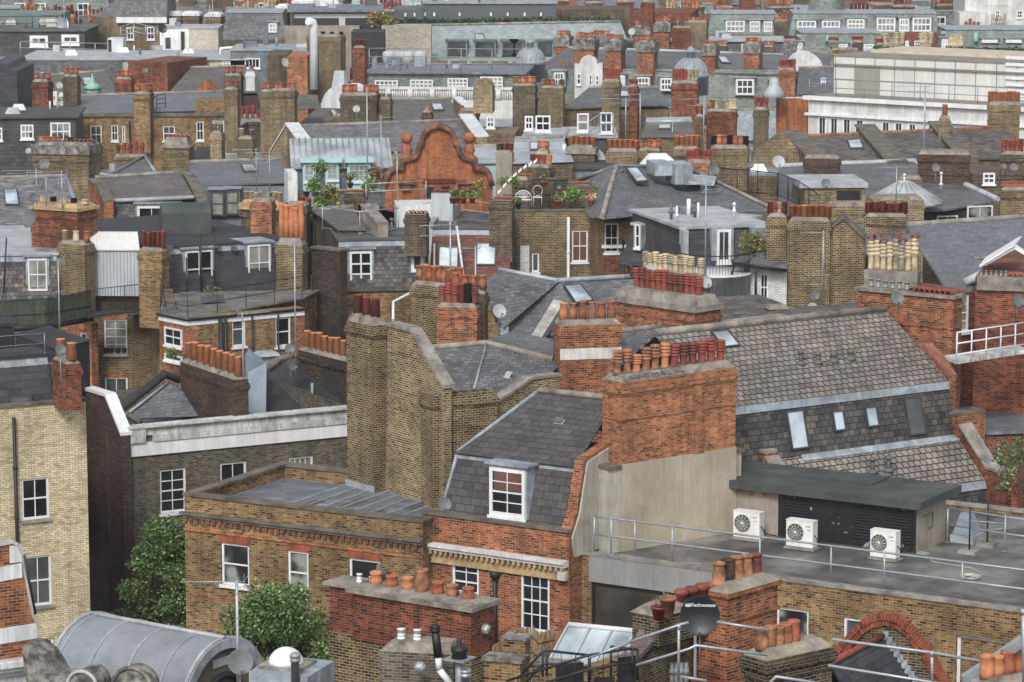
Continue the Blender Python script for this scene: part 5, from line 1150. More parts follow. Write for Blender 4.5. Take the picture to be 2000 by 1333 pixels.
# dark roof at the very bottom
h = House('flat_roof_building', 'dark felt roof with pipes at the bottom edge below the big black dish', 'building', 1215, 1300, Y=75.8, a=5)
f = h.fr; zr = PZ(1400, 1300, 0) and 16.7
b = MB(f); b.box(f, 0, h.X(1560), -9, 0, 0, h.ze - .55); h.part('roof', b, 'felt_black'); b = MB(f); b.box(f, -.2, h.X(1330), 0, .3, 0, h.ze + .05); h.part('wall', b, 'render_grey')
for k, px in enumerate((1262, 1272, 1313, 1322, 1331, 1341)):
    c = f.P(h.X(px, 1300), -.35, h.ze - .55); b = MB(f); b.tube(c, c + Vector((0, 0, .75 if k > 1 else .5)), .06, 8); b.tube(c + Vector((0, 0, .45)), c + Vector((0, 0, .6)), .08, 8); h.part('vent_pipe', b, 'gal_dull')
b = MB(f); b.path([f.P(h.X(1350), -.15, h.ze - .3), f.P(h.X(1480), -.15, h.ze - .35)], .05, 8); h.part('red_pipe', b, 'terra_red')
t = Thing('coiled_hose', 'tangle of green hose on the dark felt roof at the bottom edge', 'hose', f.P(h.X(1440), -1.3, h.ze - .55)); b = MB()
for k in range(7):
    P = [t.O + Vector((math.cos(i * .8 + k) * (.25 + .05 * k), math.sin(i * .8 + k) * (.3 + .04 * k), .02 + .012 * k)) for i in range(9)]; b.path(P, .014, 4)
t.part('coil', b, 'greenhose')
# ---- stack with five drum pots
h = House('chimney_house', 'sooty yellow stack with five clay drum pots, bottom right', 'chimney', 1497, 1291, Y=71.5, a=-38)
f = h.fr; L = h.X(1626, 1246); zt = h.ze; w = .75; b = MB(f); b.box(f, 0, L, 0, w, 0, zt - .5); b.box(f, -.05, L + .05, -.05, w + .05, zt - .499, zt - .3); b.box(f, -.1, L + .1, -.1, w + .1, zt - .299, zt - .1); b.box(f, -.03, L + .03, -.03, w + .03, zt - .099, zt); b.taper(f, -.02, L + .02, -.02, w + .02, zt + .002, zt + .22, .22, 1)
ch = h.part('chimney', b, ['stock_dark', 'mortar_lich'])
for i in range(5): addpot(h, ch, f.P(.2 + i * .225 * 1.12, .38, zt + .15), 'drum', ('terra_brown', 'terra', 'terra_brown', 'terra', 'terra')[i], .53, .155)
# ---- curved brick gable with slate roof
h = House('gabled_extension', 'slate roofed extension with a curved red brick gable outline, bottom right', 'extension', 1735, 1333, Y=82, a=22)
f = h.fr; hz = lambda x, y: f.hit(x, y)
oc = [(1619, 1300), (1628, 1275), (1643, 1252), (1660, 1235), (1678, 1215), (1700, 1202), (1728, 1197), (1755, 1204), (1780, 1225), (1800, 1252), (1815, 1262), (1822, 1280), (1835, 1310), (1860, 1345), (1880, 1370)]
O_ = [hz(x, y) for x, y in oc]; b = MB(f); cx = hz(1735, 1300)
I1 = [(cx[0] + (p - cx[0]) * .90, cx[1] + (z - cx[1]) * .90 - .03) for p, z in O_]; I2 = [(cx[0] + (p - cx[0]) * .80, cx[1] + (z - cx[1]) * .80 - .05) for p, z in O_]
for A, B_, o in ((O_, I1, -.12), (I1, I2, -.07)):
    for i in range(len(O_) - 1):
        n = max(1, round(math.hypot(A[i + 1][0] - A[i][0], A[i + 1][1] - A[i][1]) / .095))
        for k in range(n):
            L = lambda S_, u: (S_[i][0] + (S_[i + 1][0] - S_[i][0]) * u, S_[i][1] + (S_[i + 1][1] - S_[i][1]) * u); a, c = L(B_, k / n), L(B_, (k + .86) / n); d, e = L(A, k / n), L(A, (k + .86) / n); mi = random.choice((0, 0, 1, 2)); j = o + random.uniform(-.008, .008)
            b.hexa([f.P(*q) for q in ((a[0], j, a[1]), (c[0], j, c[1]), (c[0], .3, c[1]), (a[0], .3, a[1]), (d[0], j, d[1]), (e[0], j, e[1]), (e[0], .3, e[1]), (d[0], .3, d[1]))], mi)
h.part('arched_coping', b, ['arch_red', 'terra_deep', 'arch_red']); b = MB(f); b.prof(f, [(I2[0][0], 0)] + I2 + [(I2[-1][0], 0)], .02, .25); h.part('wall', b, 'stock_dark')
rt = hz(1725, 1245); b = MB(f); k = Vector((0, 0, 0))
ap = f.P(rt[0], -.05, rt[1]); dv = f.n * -3.2 - f.u * .5
e1 = hz(1790, 1345); e0 = hz(1668, 1345)
b.slab([ap, ap + dv, ap + dv + (f.P(e1[0], -.05, e1[1]) - ap), f.P(e1[0], -.05, e1[1])], .06); b.slab([ap + dv, ap, f.P(e0[0] - .6, -.05, e0[1] - .2), f.P(e0[0] - .6, -.05, e0[1] - .2) + dv], .06)
h.part('roof', b, 'slate_dark'); b = MB(f); b.tube(ap + Vector((0, 0, .05)), ap + dv + Vector((0, 0, .05)), .09, 8); h.part('ridge_tiles', b, 'terra_red')
b = MB(f)
for i in range(9): c = ap.lerp(f.P(e1[0], -.05, e1[1]), i / 9) + Vector((0, 0, .05)); b.box(Fr(0, 0, O=c, a=22), -.0, .16, -.03, .1, c.z - .1, c.z + .12)
h.part('lead_flashing', b, 'lead')
b = MB(f); b.box(f, e0[0] - .6, e1[0], -3, -.2, 0, e0[1] - .4); h.part('side_wall', b, 'stock_dark')
h = House('chimney_house', 'four clay drum pots on a stack at the bottom right corner', 'chimney', 1935, 1348, Y=67, a=-34)
chim(h, 1935, 2040, 1345, a=-34, Y=67, w=.7, H=14, mat='redbrick', pots='ddddd', ph=46, pr=.16, ins=.2, band=1)
b = MB(); p, q = PY(1880, 1345, 68.5), PY(1995, 1268, 67.5); b.hexa([p, q, q + Vector((0, .25, 0)), p + Vector((0, .25, 0)), p + Vector((0, 0, .25)), q + Vector((0, 0, .25)), q + Vector((0, .25, .25)), p + Vector((0, .25, .25))]); t = Thing('steel_beam', 'pale grey sloping metal beam behind the pots in the bottom right corner', 'beam', p); t.part('beam', b, 'gal')
# ================================================================= helpers for the rows behind
def PA(px, py, v): return PY(px, py, v) if v > 60 else PZ(px, py, v)
def rp(t, mat, pts, th=.08, name='roof'):
    b = MB(t.fr); b.slab([PA(*p) for p in pts], th); return t.part(name, b, mat)
def mass(t, mat, pts, z, name='wall', z0=0):
    """upright walls under an outline seen at pixels (on height z)"""
    P = [PA(x, y, z) for x, y in pts]; b = MB(t.fr); n = len(P)
    for i in range(n): p, q = P[i], P[(i + 1) % n]; b.poly([(p.x, p.y, z0), (q.x, q.y, z0), q, p])
    b.poly(P); return t.part(name, b, mat)
def ridge(t, pts, r=.1, mat='coping', name='ridge_tiles'):
    b = MB(); P = [PA(*p) for p in pts]; b.path([p + Vector((0, 0, .04)) for p in P], r, 6); return t.part(name, b, mat)
def crosswall(t, pts, z0, th, mat='stock', cop='coping', Y=None, name='party_wall', dz=.1, out=.05):
    """upright wall whose top follows pixels (x,y,z); thickness to the right"""
    P = [PA(*p) for p in pts]; u = (P[-1] - P[0]); u.z = 0; u.normalize(); n = Vector((u.y, -u.x, 0)) * th
    if n.y < 0: n = -n
    b = MB(); c = MB(); o = n * (out / th)
    for p, q in zip(P[:-1], P[1:]):
        A, B = Vector((p.x, p.y, z0)), Vector((q.x, q.y, z0)); b.hexa([A, B, B + n, A + n, p, q, q + n, p + n])
        k = Vector((0, 0, .003)); c.hexa([p - o + k, q - o + k, q + n + o + k, p + n + o + k] + [v + Vector((0, 0, dz)) for v in (p - o, q - o, q + n + o, p + n + o)])
    t.part(name, b, mat); t.part('coping', c, cop)
def HB(lab, x, y, z, a, x1, depth, mat, name='brick_house', cat='house', Y=None, **k):
    h = House(name, lab, cat, x, y, z, a, Y=Y); h.body(x1, depth, mat, **k); return h
# ---- white parapet house
h = HB('grey brown brick house with a deep white painted parapet and slate and felt roofs', 252, 838, 14.5, -28, 690, 8, 'greybrown', par=.9, roof='felt', cop=None, wins=[(312, 919, 364, 999, dict(cols=2, rows=4)), (430, 906, 482, 985, dict(cols=2, rows=2)), (564, 895, 612, 965, dict(cols=4, rows=3, gm='glass_cur'))])
f = h.fr; zt = 14.5
b = MB(f); b.box(f, -.07, h.a1, -.08, -.003, zt - 1.05, zt - .55); h.part('parapet_band', b, 'whitepaint')
b = MB(f); b.box(f, .9, h.a1, -.13, -.003, zt - .549, zt - .3); b.box(f, .0, h.a1, -.06, -.003, zt - .299, zt); b.box(f, -.07, .6, -.16, -.061, zt - .549, zt); b.box(f, -.07, h.a1, -.2, .42, zt + .003, zt + .07); h.part('parapet', b, 'whitedirty')
fl = f.sub(-.36, 0, right=False); g = lambda x, y: fl.hit(x, y)
pf = [(-.2, zt - .2), (-g(207, 775)[0], g(207, 775)[1]), (-g(157, 760)[0], g(157, 760)[1]), (8.5, g(157, 760)[1])]
h.party(-.36, pf, .34, 'brownish', 'whitepaint', .12, co=.06)
b = MB(f); A_ = [f.P(-.42, pf[0][0], pf[0][1] - .1), f.P(-.42, pf[1][0], pf[1][1] - .1), f.P(-.42, pf[2][0], pf[2][1] - .1)]
b.box(f, -.45, -.36, 1.2, 1.5, 0, pf[1][1] - .6); h.part('flue_breast', b, 'brownish')
rp(h, 'slate_blue', [(242, 818, 118.4), (428, 812, 120.6), (445, 786, 121.2), (352, 757, 121.9), (330, 748, 121.6)])
ridge(h, [(236, 800, 118.6), (322, 733, 122), (352, 745, 122.2)], .16, 'felt_black', 'coping'); ridge(h, [(352, 757, 121.9), (446, 786, 121.2)], .09, 'lead'); ridge(h, [(243, 815, 118.4), (330, 748, 121.6)], .06, 'lead_pale', 'lead_flashing')
ridge(h, [(425, 813, 120.5), (442, 785, 121.1)], .13, 'coping', 'hip_coping'); ridge(h, [(248, 812, 118.2), (275, 828, 118.0)], .13, 'coping_dark', 'hip_coping')
rp(h, 'felt_black', [(470, 812, 121), (690, 795, 124), (700, 735, 127.5), (560, 705, 127.5), (505, 745, 125)])
crosswall(h, [(500, 750, 126), (520, 730, 126.8), (548, 706, 127.6), (572, 697, 128), (592, 702, 128.3)], 0, .3, 'stock', 'coping_dark')
chim(h, 352, 456, 707, Y=121.5, a=60, w=.6, H=2.6, mat='brownish', pots='ttttttttt', ph=36, pr=.16, ins=.2)
chim(h, 583, 700, 684, Y=127, a=55, w=.6, H=2.8, mat='sooty', pots='tttttttttt', ph=34, pr=.16, ins=.2)
b = MB(); p = PA(480, 742, 122.5); q = PA(512, 747, 122.8); b.hexa([p, q, q + Vector((.2, 1.6, 0)), p + Vector((0, 1.6, 0)), p + Vector((0, 0, 1.0)), q + Vector((0, 0, .35)), q + Vector((.2, 1.6, .35)), p + Vector((0, 1.6, 1.0))]); h.part('lead_dormer_cheek', b, 'bluegrey')
b = MB(); p = PA(482, 808, 121.5); b.hexa([p, p + Vector((.75, -.1, 0)), p + Vector((.75, .3, 0)), p + Vector((0, .3, 0)), p + Vector((0, .6, 1.5)), p + Vector((.75, .5, 1.9)), p + Vector((.75, .8, 1.9)), p + Vector((0, .9, 1.5))]); h.part('lead_cheek', b, 'bluegrey')
h.vents([(634, 760, 718, 125.5, 'g'), (610, 782, 748, 124.5, 'g')])
p = PA(527, 722, 129); b = MB(); fr = Fr(0, 0, O=p, a=-28); b.box(fr, -.28, .3, 0, .6, p.z - 1, p.z + .55); b.taper(fr, -.45, .45, -.15, .75, p.z + .56, p.z + .7, .1); h.part('vent_box', b, 'lead')
dish('grey dish high on the aerial mast by the black felt roof', 566, 681, 10, Y=124, yaw=10); dish('tilted grey dish seen edge on below another on the black felt roof', 571, 713, 12, Y=124, yaw=48); dish('grey dish just above the white parapet beside the slate hip', 461, 802, 12, Y=117.6, yaw=14)
aerial('tall thin mast with a yagi rising above the black felt roof', 578, 740, 465, Y=124, kinds=[(.97, 'y', 1.1, 180), (.9, 'd', .7, 10)], r=.03)
aerial('thin mast beside the eight pot stack over the slate hip roof', 476, 800, 610, Y=117.5, kinds=[(.98, 'y', 1.2, 35)], r=.028)
# ---- canyon houses behind
h = HB('brick bay with red quoins and net curtained windows deep in the gap', 176, 618, 15, -3, 262, 6, 'stock', Y=148, wins=[(203, 625, 249, 692, dict(cols=2, rows=4, gm='glass_cur')), (205, 738, 250, 800, dict(cols=2, rows=2, gm='glass_mid'))], arch='redbrick')
for px in (208, 218, 231, 243):
    t = House('plant_pot', 'black window box pot on the sill deep in the gap', 'plant pot', px, 690, Y=h.fr.O.y - .35, a=0, group='black pots on the sill'); b = MB(); p = t.fr.O; b.lathe(p, [(.09, 0), (.13, .2), (.14, .24), (0, .22)], 8); t.O.z = 0; t.part('pot', b, 'blackpaint')
h = HB('brown side wall in the gap between the bays', 262, 615, 15, -38, 330, 1, 'stock', Y=147.9)
h = HB('narrow red quoined bay at the left of the gap', 122, 628, 15, 30, 178, .5, 'redbrick', wins=[(156, 650, 171, 724, dict(cols=1, rows=2))], Y=147)
h = HB('yellow and red brick terrace house with white fascia and timber roof deck', 366, 622, 15, -33, 594, .6, 'stock_gold', wins=[(453, 612, 480, 676, dict(cols=1, rows=2)), (538, 622, 568, 676, dict(cols=1, rows=2, arch='redbrick'))], a0=-.0)
f = h.fr; TO = [(366, 622), (594, 582), (625, 566), (322, 572), (311, 611)]; mass(h, 'stock_gold', [(368, 621)] + [(x, y - .6) for x, y in TO[1:]], 14.93)
b = MB(f); b.slab([PZ(x, y, 15.03) for x, y in TO], .08); h.part('roof_deck', b, 'timberdeck'); P1, P2 = PZ(311, 611, 15), PZ(366, 622, 15); fl = Fr(0, 0, O=P1, a=math.degrees(math.atan2(P1.y - P2.y, P2.x - P1.x))); Lf = (P2 - P1).length
b = MB(f); b.box(f, -.02, h.a1, -.04, -.002, 14.66, 14.86); b.box(fl, 0, Lf, -.04, -.002, 14.66, 14.86); h.part('fascia', b, 'whitepaint')
b = MB(f); b.box(f, -.06, h.a1 + .1, -.12, -.003, 14.88, 14.98); b.box(fl, -.1, Lf, -.12, -.003, 14.88, 14.98); h.part('gutter', b, 'blackpaint')
b = MB(f); b.box(f, 0, .4, -.012, -.002, 6, 14.65); h.part('quoin', b, 'redbrick'); b = MB(f); b.box(f, h.a1 - .4, h.a1 + .012, -.012, .0, 6, 14.65); b.box(f, h.a1, h.a1 + .012, .0, 1.2, 6, 14.65); h.part('quoin', b, 'redbrick')
b = MB(fl); b.box(fl, 0, Lf, -.012, -.002, 4, 14.65); h.part('wall_facing', b, 'redbrick'); wpx(h, fl, 322, 638, 356, 680, -.03, cols=2, rows=2, out=True); wpx(h, fl, 322, 690, 356, 710, -.03, cols=2, rows=1, gm='glass', out=True)
for px, r in ((428, .1), (437, .09), (424, .05), (489, .06), (540, .05)): h.pipe([f.P(h.X(px, 610), -.16, 14.9), f.P(h.X(px, 610), -.16, 9)], r * .8)
rail('black railing round the timber roof terrace of the yellow and red house', [PZ(320, 574, 15.05), PZ(313, 610, 15.05), PZ(367, 620, 15.05), PZ(590, 582, 15.05), PZ(610, 568, 15.05)], h=1.0, mids=(.5,), r=.02, mat='blackpaint', posts=2.0, feet=False)
plant('leafy window box in front of the small red framed window', 340, 703, 34, 22, Y=h.fr.O.y - .9, mat='leaf', n=300, sz=.1)
t = Thing('planter', 'black planter of flowers on the timber roof terrace', 'planter', PZ(415, 590, 15.1)); b = MB(); b.box(Fr(0, 0, O=t.O, a=-30), -.5, .5, -.2, .2, 15.1, 15.4); t.part('box', b, 'greypipe'); b = MB(); leafball(b, t.O + Vector((0, 0, .5)), .45, .25, .25, 150, .1); t.part('flowers', b, 'leaf_olive')
t = Thing('garden_chair', 'folding wooden garden chair on the timber roof terrace', 'chair', PZ(332, 605, 15.1)); b = MB(); fr = Fr(0, 0, O=t.O, a=-30); b.box(fr, -.25, .25, -.2, .2, 15.5, 15.53); b.box(fr, -.25, .25, .2, .23, 15.6, 16.0); t.part('seat', b, 'teak'); b = MB(); [b.tube(fr.P(x, -.2, 15.1), fr.P(x, .2, 16.0), .015, 4) for x in (-.25, .25)]; [b.tube(fr.P(x, .2, 15.1), fr.P(x, -.2, 15.5), .015, 4) for x in (-.25, .25)]; t.part('frame', b, 'blackpaint')
# ---- mansard behind the terrace, felt roof and grey box
h = HB('brick house with a charcoal slate mansard, white windows and a wide felt roof', 318, 588, 14.6, -29, 570, 13, 'stock', par=0)
f = h.fr; hm = f.hit(330, 486, .6)[1] - 14.6; h.mansard('slate_dark', hm, .6, il=0, ir=0, top='felt_black', trim='lead')
h.dorm(362, 492, 415, 560, cols=2, rows=2, d=.3); h.dorm(484, 480, 528, 548, cols=2, rows=2, d=.3, gm='glass_cur')
h.pipe([f.P(h.X(391, 580), -.25, 14.2), f.P(h.X(388, 580), -.25, 17.6)], .07); h.pipe([f.P(h.X(417, 580), -.2, 14.2), f.P(h.X(417, 580), -.2, 17.6)], .045); h.pipe([f.P(h.X(362, 580), -.2, 14.2), f.P(h.X(362, 580), -.2, 16.6)], .035)
for px in (330, 425, 456): b = MB(f); s_, z_ = f.hit(px, 485, .45); b.box(f, s_ - .1, s_ + .1, .2, .5, z_ - .1, z_ + .1); h.part('vent', b, 'greypipe')
zr = 14.6 + hm + .1
t = House('tank_housing', 'grey felted tank housing with a ridged top on the wide felt roof', 'roof box', 318, 458, Y=f.hz(318, 458, zr) and PZ(318, 458, zr).y, a=-12)
g = t.fr; L = t.X(413, 452); z1 = g.hit(318, 418)[1]; b = MB(g); b.prof(g, [(0, zr), (1.6, zr), (1.6, z1), (.8, z1 + .45), (0, z1)], 0, L, axis='d'); t.part('casing', b, 'felt_green')
chim(h, 113, 165, 476, z=17.2, a=28, w=.8, H=3.4, mat='stock', pots='uUr', ph=20, pr=.15)
chim(h, 270, 316, 490, z=17.1, a=22, w=.7, H=3.6, mat='stock_gold', pots='PPPPP', ph=32, pr=.12, ins=.12)
t = House('metal_enclosure', 'pale corrugated metal enclosure with a white ribbed roof between two stacks', 'enclosure', 163, 490, z=16.8, a=2)
g = t.fr; L = t.X(270, 490); z0 = g.hit(163, 578)[1]; n = 16; b = MB(g)
for k in range(n): b.box(g, L * k / n, L * (k + .72) / n, -.04, 0, z0, 16.78)
b.box(g, 0, L, 0, 1.6, z0, 16.8); t.part('cladding', b, 'corr_grey'); b = MB(g)
for k in range(n * 2): p = -.1 + (L + .2) * k / (n * 2); b.slab([g.P(p, -.15, 16.85), g.P(p + (L + .2) / n / 2 * .6, -.15, 16.9), g.P(p + .2 - .6 + (L) / n / 2 * .6, 1.9, 17.5), g.P(p - .4, 1.9, 17.45)], .03)
b.slab([g.P(-.1, -.12, 16.84), g.P(L + .1, -.12, 16.84), g.P(L - .3, 1.9, 17.43), g.P(-.5, 1.9, 17.43)], .03); t.part('roof', b, 'corr_white')
b = MB(g); b.box(g, 0, L, .3, 1.6, 6, z0 - .01); t.part('wall', b, 'sooty')
h = HB('brick house with mottled slate mansard and lead flat roof at the left edge', -60, 590, 14.6, -6, 112, 12, 'stock_dark')
f = h.fr; hm = f.hit(20, 500, .5)[1] - 14.6; h.mansard('slate_mottle', hm, .5, il=0, ir=0, top='lead_pale', trim='lead')
h.dorm(54, 506, 93, 568, cols=2, rows=2, d=.15, gm='glass_cur'); h.pipe([f.P(h.X(8, 590), -.1, 15), f.P(h.X(16, 590), -.1, 17.6)], .04)
t = Thing('screen_fence', 'long balcony screen of green brushwood behind black railings, left side', 'fence', PZ(-40, 640, 14.2)); P = [PZ(-40, 640, 14.1), PZ(90, 634, 14.1), PZ(178, 618, 14.1)]
b = MB()
for p, q in zip(P[:-1], P[1:]): b.hexa([p, q, q + Vector((0, .06, 0)), p + Vector((0, .06, 0)), p + Vector((0, 0, 1.15)), q + Vector((0, 0, 1.15)), q + Vector((0, .06, 1.15)), p + Vector((0, .06, 1.15))])
t.part('brushwood', b, 'greenscreen'); b = MB(); b.path([p + Vector((0, -.05, 1.2)) for p in P], .02, 5); b.path([p + Vector((0, -.05, .5)) for p in P], .015, 5); t.part('rails', b, 'blackpaint'); b = MB(); b.path([p + Vector((0, 0, -.12)) for p in P], .14, 6); t.part('gutter', b, 'blackpaint')
rail('black barred balcony railing beneath the corrugated enclosure', [PZ(178, 618, 14.1), PZ(310, 603, 14.1)], h=1.25, mids=(.1,), r=.02, mat='blackpaint', bars=.16, posts=2)
b = MB(); p, q = PZ(170, 622, 14.1), PZ(312, 606, 14.1); b.hexa([p, q, q + Vector((0, 1.2, 0)), p + Vector((0, 1.2, 0)), p + Vector((0, 0, .1)), q + Vector((0, 0, .1)), q + Vector((0, 1.2, .1)), p + Vector((0, 1.2, .1))]); t = Thing('balcony', 'narrow black balcony slab below the barred railing', 'balcony', p); t.part('slab', b, 'felt_black')
h = HB('yellow brick wall below the green brushwood screen', -60, 640, 14, -2, 128, 3, 'stock_gold', Y=147)
aerial('tall mast with a stack of combs before the stack left of the corrugated enclosure', 117, 668, 505, Y=125, kinds=[(.98, 'y', 1.3, 200), (.9, 'g', .5, 30), (.6, 'd', .3, 0)], r=.035)
aerial('mast with three old combs left of centre on the far left roof', 55, 400, 335, z=15.5, kinds=[(.95, 'y', 1.2, 200), (.7, 'y', 1.2, 190), (.5, 'y', 1.1, 195)], r=.025)
# ---- left middle: dark brick wall and mottled slate mansard
h = HB('brick house with mottled slate mansard, white cottage windows and a railed felt roof', 664, 566, 14.6, -8, 832, 10, 'stock_gold', wins=[])
f = h.fr; hm = f.hit(740, 470, .5)[1] - 14.6; h.mansard('slate_mottle', hm, .55, il=.0, ir=.0, top='felt', trim='lead')
h.dorm(683, 492, 727, 560, cols=2, rows=3, d=.15, mid=False, fw=.1, bar=.08); h.dorm(803, 486, 827, 532, cols=1, rows=1, d=.15, fw=.14)
b = MB(f); b.box(f, -.05, h.a1, -.12, -.002, 14.5, 14.7); h.part('gutter', b, 'coping_dark')
g = Fr(608, 482, O=PZ(608, 482, 17.0), a=38); b = MB(g); L = g.hit(664, 482)[0]; b.box(g, 0, L, 0, .5, 0, 16.9); h.part('side_wall', b, 'sooty'); b = MB(g); b.box(g, -.05, L + .05, -.05, .6, 16.903, 17.0); h.part('coping', b, 'coping_dark')
f2 = h.fr; rail('galvanised rail on the felt roof above the mottled slate mansard', [PZ(630, 447, 17.0), PZ(703, 458, 17.0), PZ(778, 450, 17.0)], h=1.1, mids=(.05,), r=.03)
chim(h, 539, 590, 478, z=17.2, a=15, w=.8, H=2.6, mat='stock', pots='nnnnn', ph=68, pr=.14, ins=.15, capz=.3); chim(h, 583, 604, 424, z=17.0, a=15, w=.6, H=3, mat='stock_dark', pots='PP', ph=34, pr=.14, ins=.14)
h.pipe([PZ(768, 625, 14.0), PZ(768, 590, 14.6), PZ(803, 572, 15)], .07, 'whitepipe'); h.vents([(765, 450, 428, 17.0, 'bh')])
t = Thing('ball_finial', 'clay ball finial on a pot behind the five tall orange pots', 'finial', PZ(596, 396, 17.2)); b = MB(); b.lathe(t.O, [(.05, -.3), (.05, -.1)] + [(.2 * math.sin(i * .52), -.2 * math.cos(i * .52) + .08) for i in range(1, 7)], 12); t.part('ball', b, 'terra_brown')
# ---- red tiled mansard with two roof windows
h = HB('house with a red tiled mansard, two roof windows and a lead edged flat roof', 838, 560, 14.5, 4, 1000, 8, 'stock_gold')
f = h.fr; hm = f.hit(900, 448, .8)[1] - 14.5; h.mansard('tile_red', hm, .85, il=.1, ir=.3, top='felt', trim='lead')
def mwin(h, x0, x1, yb, hh, gm='glass_sky', d0=None, ins=None, z=None, hm=None):
    f = h.fr; z_, z1_, ins_, hm_, dd_ = h.mz
    q0 = onroof(f, dd_, z_, dd_ + ins_, z1_, x0, yb, 1, hh); w = f.hit(x1, yb, 0)[0] - f.hit(x0, yb, 0)[0]
    q = onroof(f, dd_, z_, dd_ + ins_, z1_, x0, yb, w, hh); h.roofwin(q, .09, gm=gm)
mwin(h, 856, 895, 523, 1.05); mwin(h, 930, 968, 518, 1.1)
h.pipe([f.P(h.X(848, 540), -.1, 14.2), f.P(h.X(848, 540), .1, 16.6)], .06, 'whitepipe')
b = MB(f); b.box(f, h.a1 - 1.2, h.a1 - .1, 1.2, 4, h.mz[1] + .1, h.mz[1] + .35); b.box(f, -.1, .15, .9, 6, h.mz[1] + .1, h.mz[1] + .3); h.part('lead_kerb', b, 'lead'); crosswall(h, [(800, 475, 16.6), (836, 450, 17.2)], 10, .5, 'stock_dark', 'coping_dark'); chim(h, 776, 836, 412, z=17.4, a=18, w=.6, H=1.6, mat='stock_dark', pots='HHHHH', ph=8)
h.pipe([f.P(h.X(912, 545), -.5, 14.3), f.P(h.X(908, 545), -.5, 14.9), f.P(h.X(893, 545), -.2, 17.5)], .06, 'whitepipe', 'flue_pipe')
rail('galvanised rail along the curved lead edge of the flat roof', [PZ(825, 440, 17), PZ(885, 430, 17), PZ(958, 440, 17)], h=1.1, mids=(.6,), r=.022)
for x, yt, yb, lab, kk in ((880, 425, 600, 'tall mast with a folded yagi before the two roof windows', [(.92, 'y', 1.3, 200), (.8, 'y', 1.2, 190)]), (929, 482, 660, 'mast with a ring antenna rising from the louvred red pots', [(.98, 'y', 1.2, 170), (.6, 'o', .3, 0)])): aerial(lab, x, yb, yt, Y=124, kinds=kk, r=.035)
# ---- stacks in the centre
h = House('chimney_house', 'long yellow party wall stack with orange barrel pots behind louvred red pots', 'chimney', 805, 560, z=17.4, a=40)
chim(h, 803, 895, 556, Y=123, a=35, w=.7, H=17, mat='stock', pots='rtrtrrtrr', ph=32, pr=.17, ins=.2)
h = House('chimney_house', 'red brick stack with dark louvred and orange pots, left of centre', 'chimney', 852, 600, z=16.2, a=30)
chim(h, 852, 931, 600, Y=119, a=14, w=.6, H=16, mat='redbrick', pots='lllPkl', ph=38, pr=.14, ins=.15); chim(h, 880, 947, 572, Y=121, a=14, w=.5, H=3, mat='stock_dark', pots='rrrr', ph=30, pr=.15)
dish('rusty white dish on the right of the red stack with louvred pots', 976, 608, 14, Y=118, yaw=25, mat='dish_pale')
h = House('chimney_house', 'red brick stack with a white stone band and six open clay pots', 'chimney', 1094, 630, z=17.0, a=-6)
chim(h, 1094, 1214, 637, Y=113, a=-12, w=1.1, H=16, mat='redbrick', pots='rrrrrr', ph=34, pr=.15, ins=.25, band=1, cap='mortar')
b = MB(); cf = h.lastch; L = cf.hit(1214, 637)[0]; b.box(cf, .0, L, -.02, -.003, cf.O.z - 1.25, cf.O.z - .85); h.part('stone_band', b, 'whitestone')
h = House('chimney_house', 'big red stack with a thick stone cap and twelve dark louvred pots', 'chimney', 1196, 572, z=17.3, a=24)
chim(h, 1202, 1357, 578, Y=122, a=46, w=1.45, H=17, mat='redbrick', pots='llllllllllll', ph=38, pr=.16, ins=.45, slab=.22, cap='coping', capz=.35, band=2)
chim(h, 1243, 1372, 533, Y=128, a=36, w=.6, H=4, mat='stock', pots='BBBBBBBBBBxB', ph=34, pr=.15, ins=.25)
dish('pale dish half hidden behind the twelve dark louvred pots', 1268, 530, 13, Y=125, yaw=-20, mat='dish_pale'); dish('pale dish at the right end of the stone capped red stack', 1380, 552, 12, Y=124, yaw=25, mat='dish_pale')
# ---- slate roofs in the centre
h = House('slate_roof_house', 'wide grey slate roof with lead hips and one roof window, centre of the picture', 'house', 950, 620, z=14, a=-5)
rp(h, 'slate', [(975, 655, 132), (1300, 655, 132.5), (1310, 545, 137), (1090, 548, 136.5), (948, 556, 136)]); mass(h, 'stock', [(985, 668), (1300, 668), (1310, 640), (975, 640)], 14.8)
rp(h, 'slate', [(935, 560, 133.5), (985, 640, 131.5), (1092, 550, 136.2), (975, 528, 137.5)]); ridge(h, [(1090, 550, 136.3), (1230, 542, 136.9)], .12, 'lead'); ridge(h, [(1090, 550, 136.2), (975, 528, 137.5)], .1, 'lead_pale')
q = [PA(1124, 597, 134.3), PA(1160, 592, 134.6), PA(1134, 559, 136), PA(1100, 562, 135.8)]; h.roofwin([v + Vector((0, 0, .06)) for v in q])
rp(h, 'stone', [(1030, 668, 130.5), (1052, 668, 130.5), (1102, 590, 133.6), (1082, 584, 133.6)], .35, 'coping'); rp(h, 'lead', [(978, 660, 131), (992, 660, 131), (998, 560, 135.2), (976, 556, 135.2)], .1, 'lead_valley')
h = House('slate_roof_house', 'pair of grey slate slopes meeting in a lead valley behind the double yellow stack', 'house', 840, 760, z=13.8, a=-5)
rp(h, 'slate', [(875, 775, 110.8), (925, 765, 111.5), (950, 672, 114.8), (838, 682, 114)]); rp(h, 'slate', [(925, 765, 111.5), (1010, 785, 110.8), (1095, 712, 113.6), (1085, 704, 114), (950, 672, 114.8)])
rp(h, 'slate', [(940, 668, 115), (1095, 702, 114.2), (1095, 665, 117), (1000, 648, 118)]); ridge(h, [(838, 682, 114), (950, 672, 114.8), (1080, 704, 114)], .12, 'mortar_lich'); ridge(h, [(925, 765, 111.5), (950, 674, 114.7)], .05, 'lead')
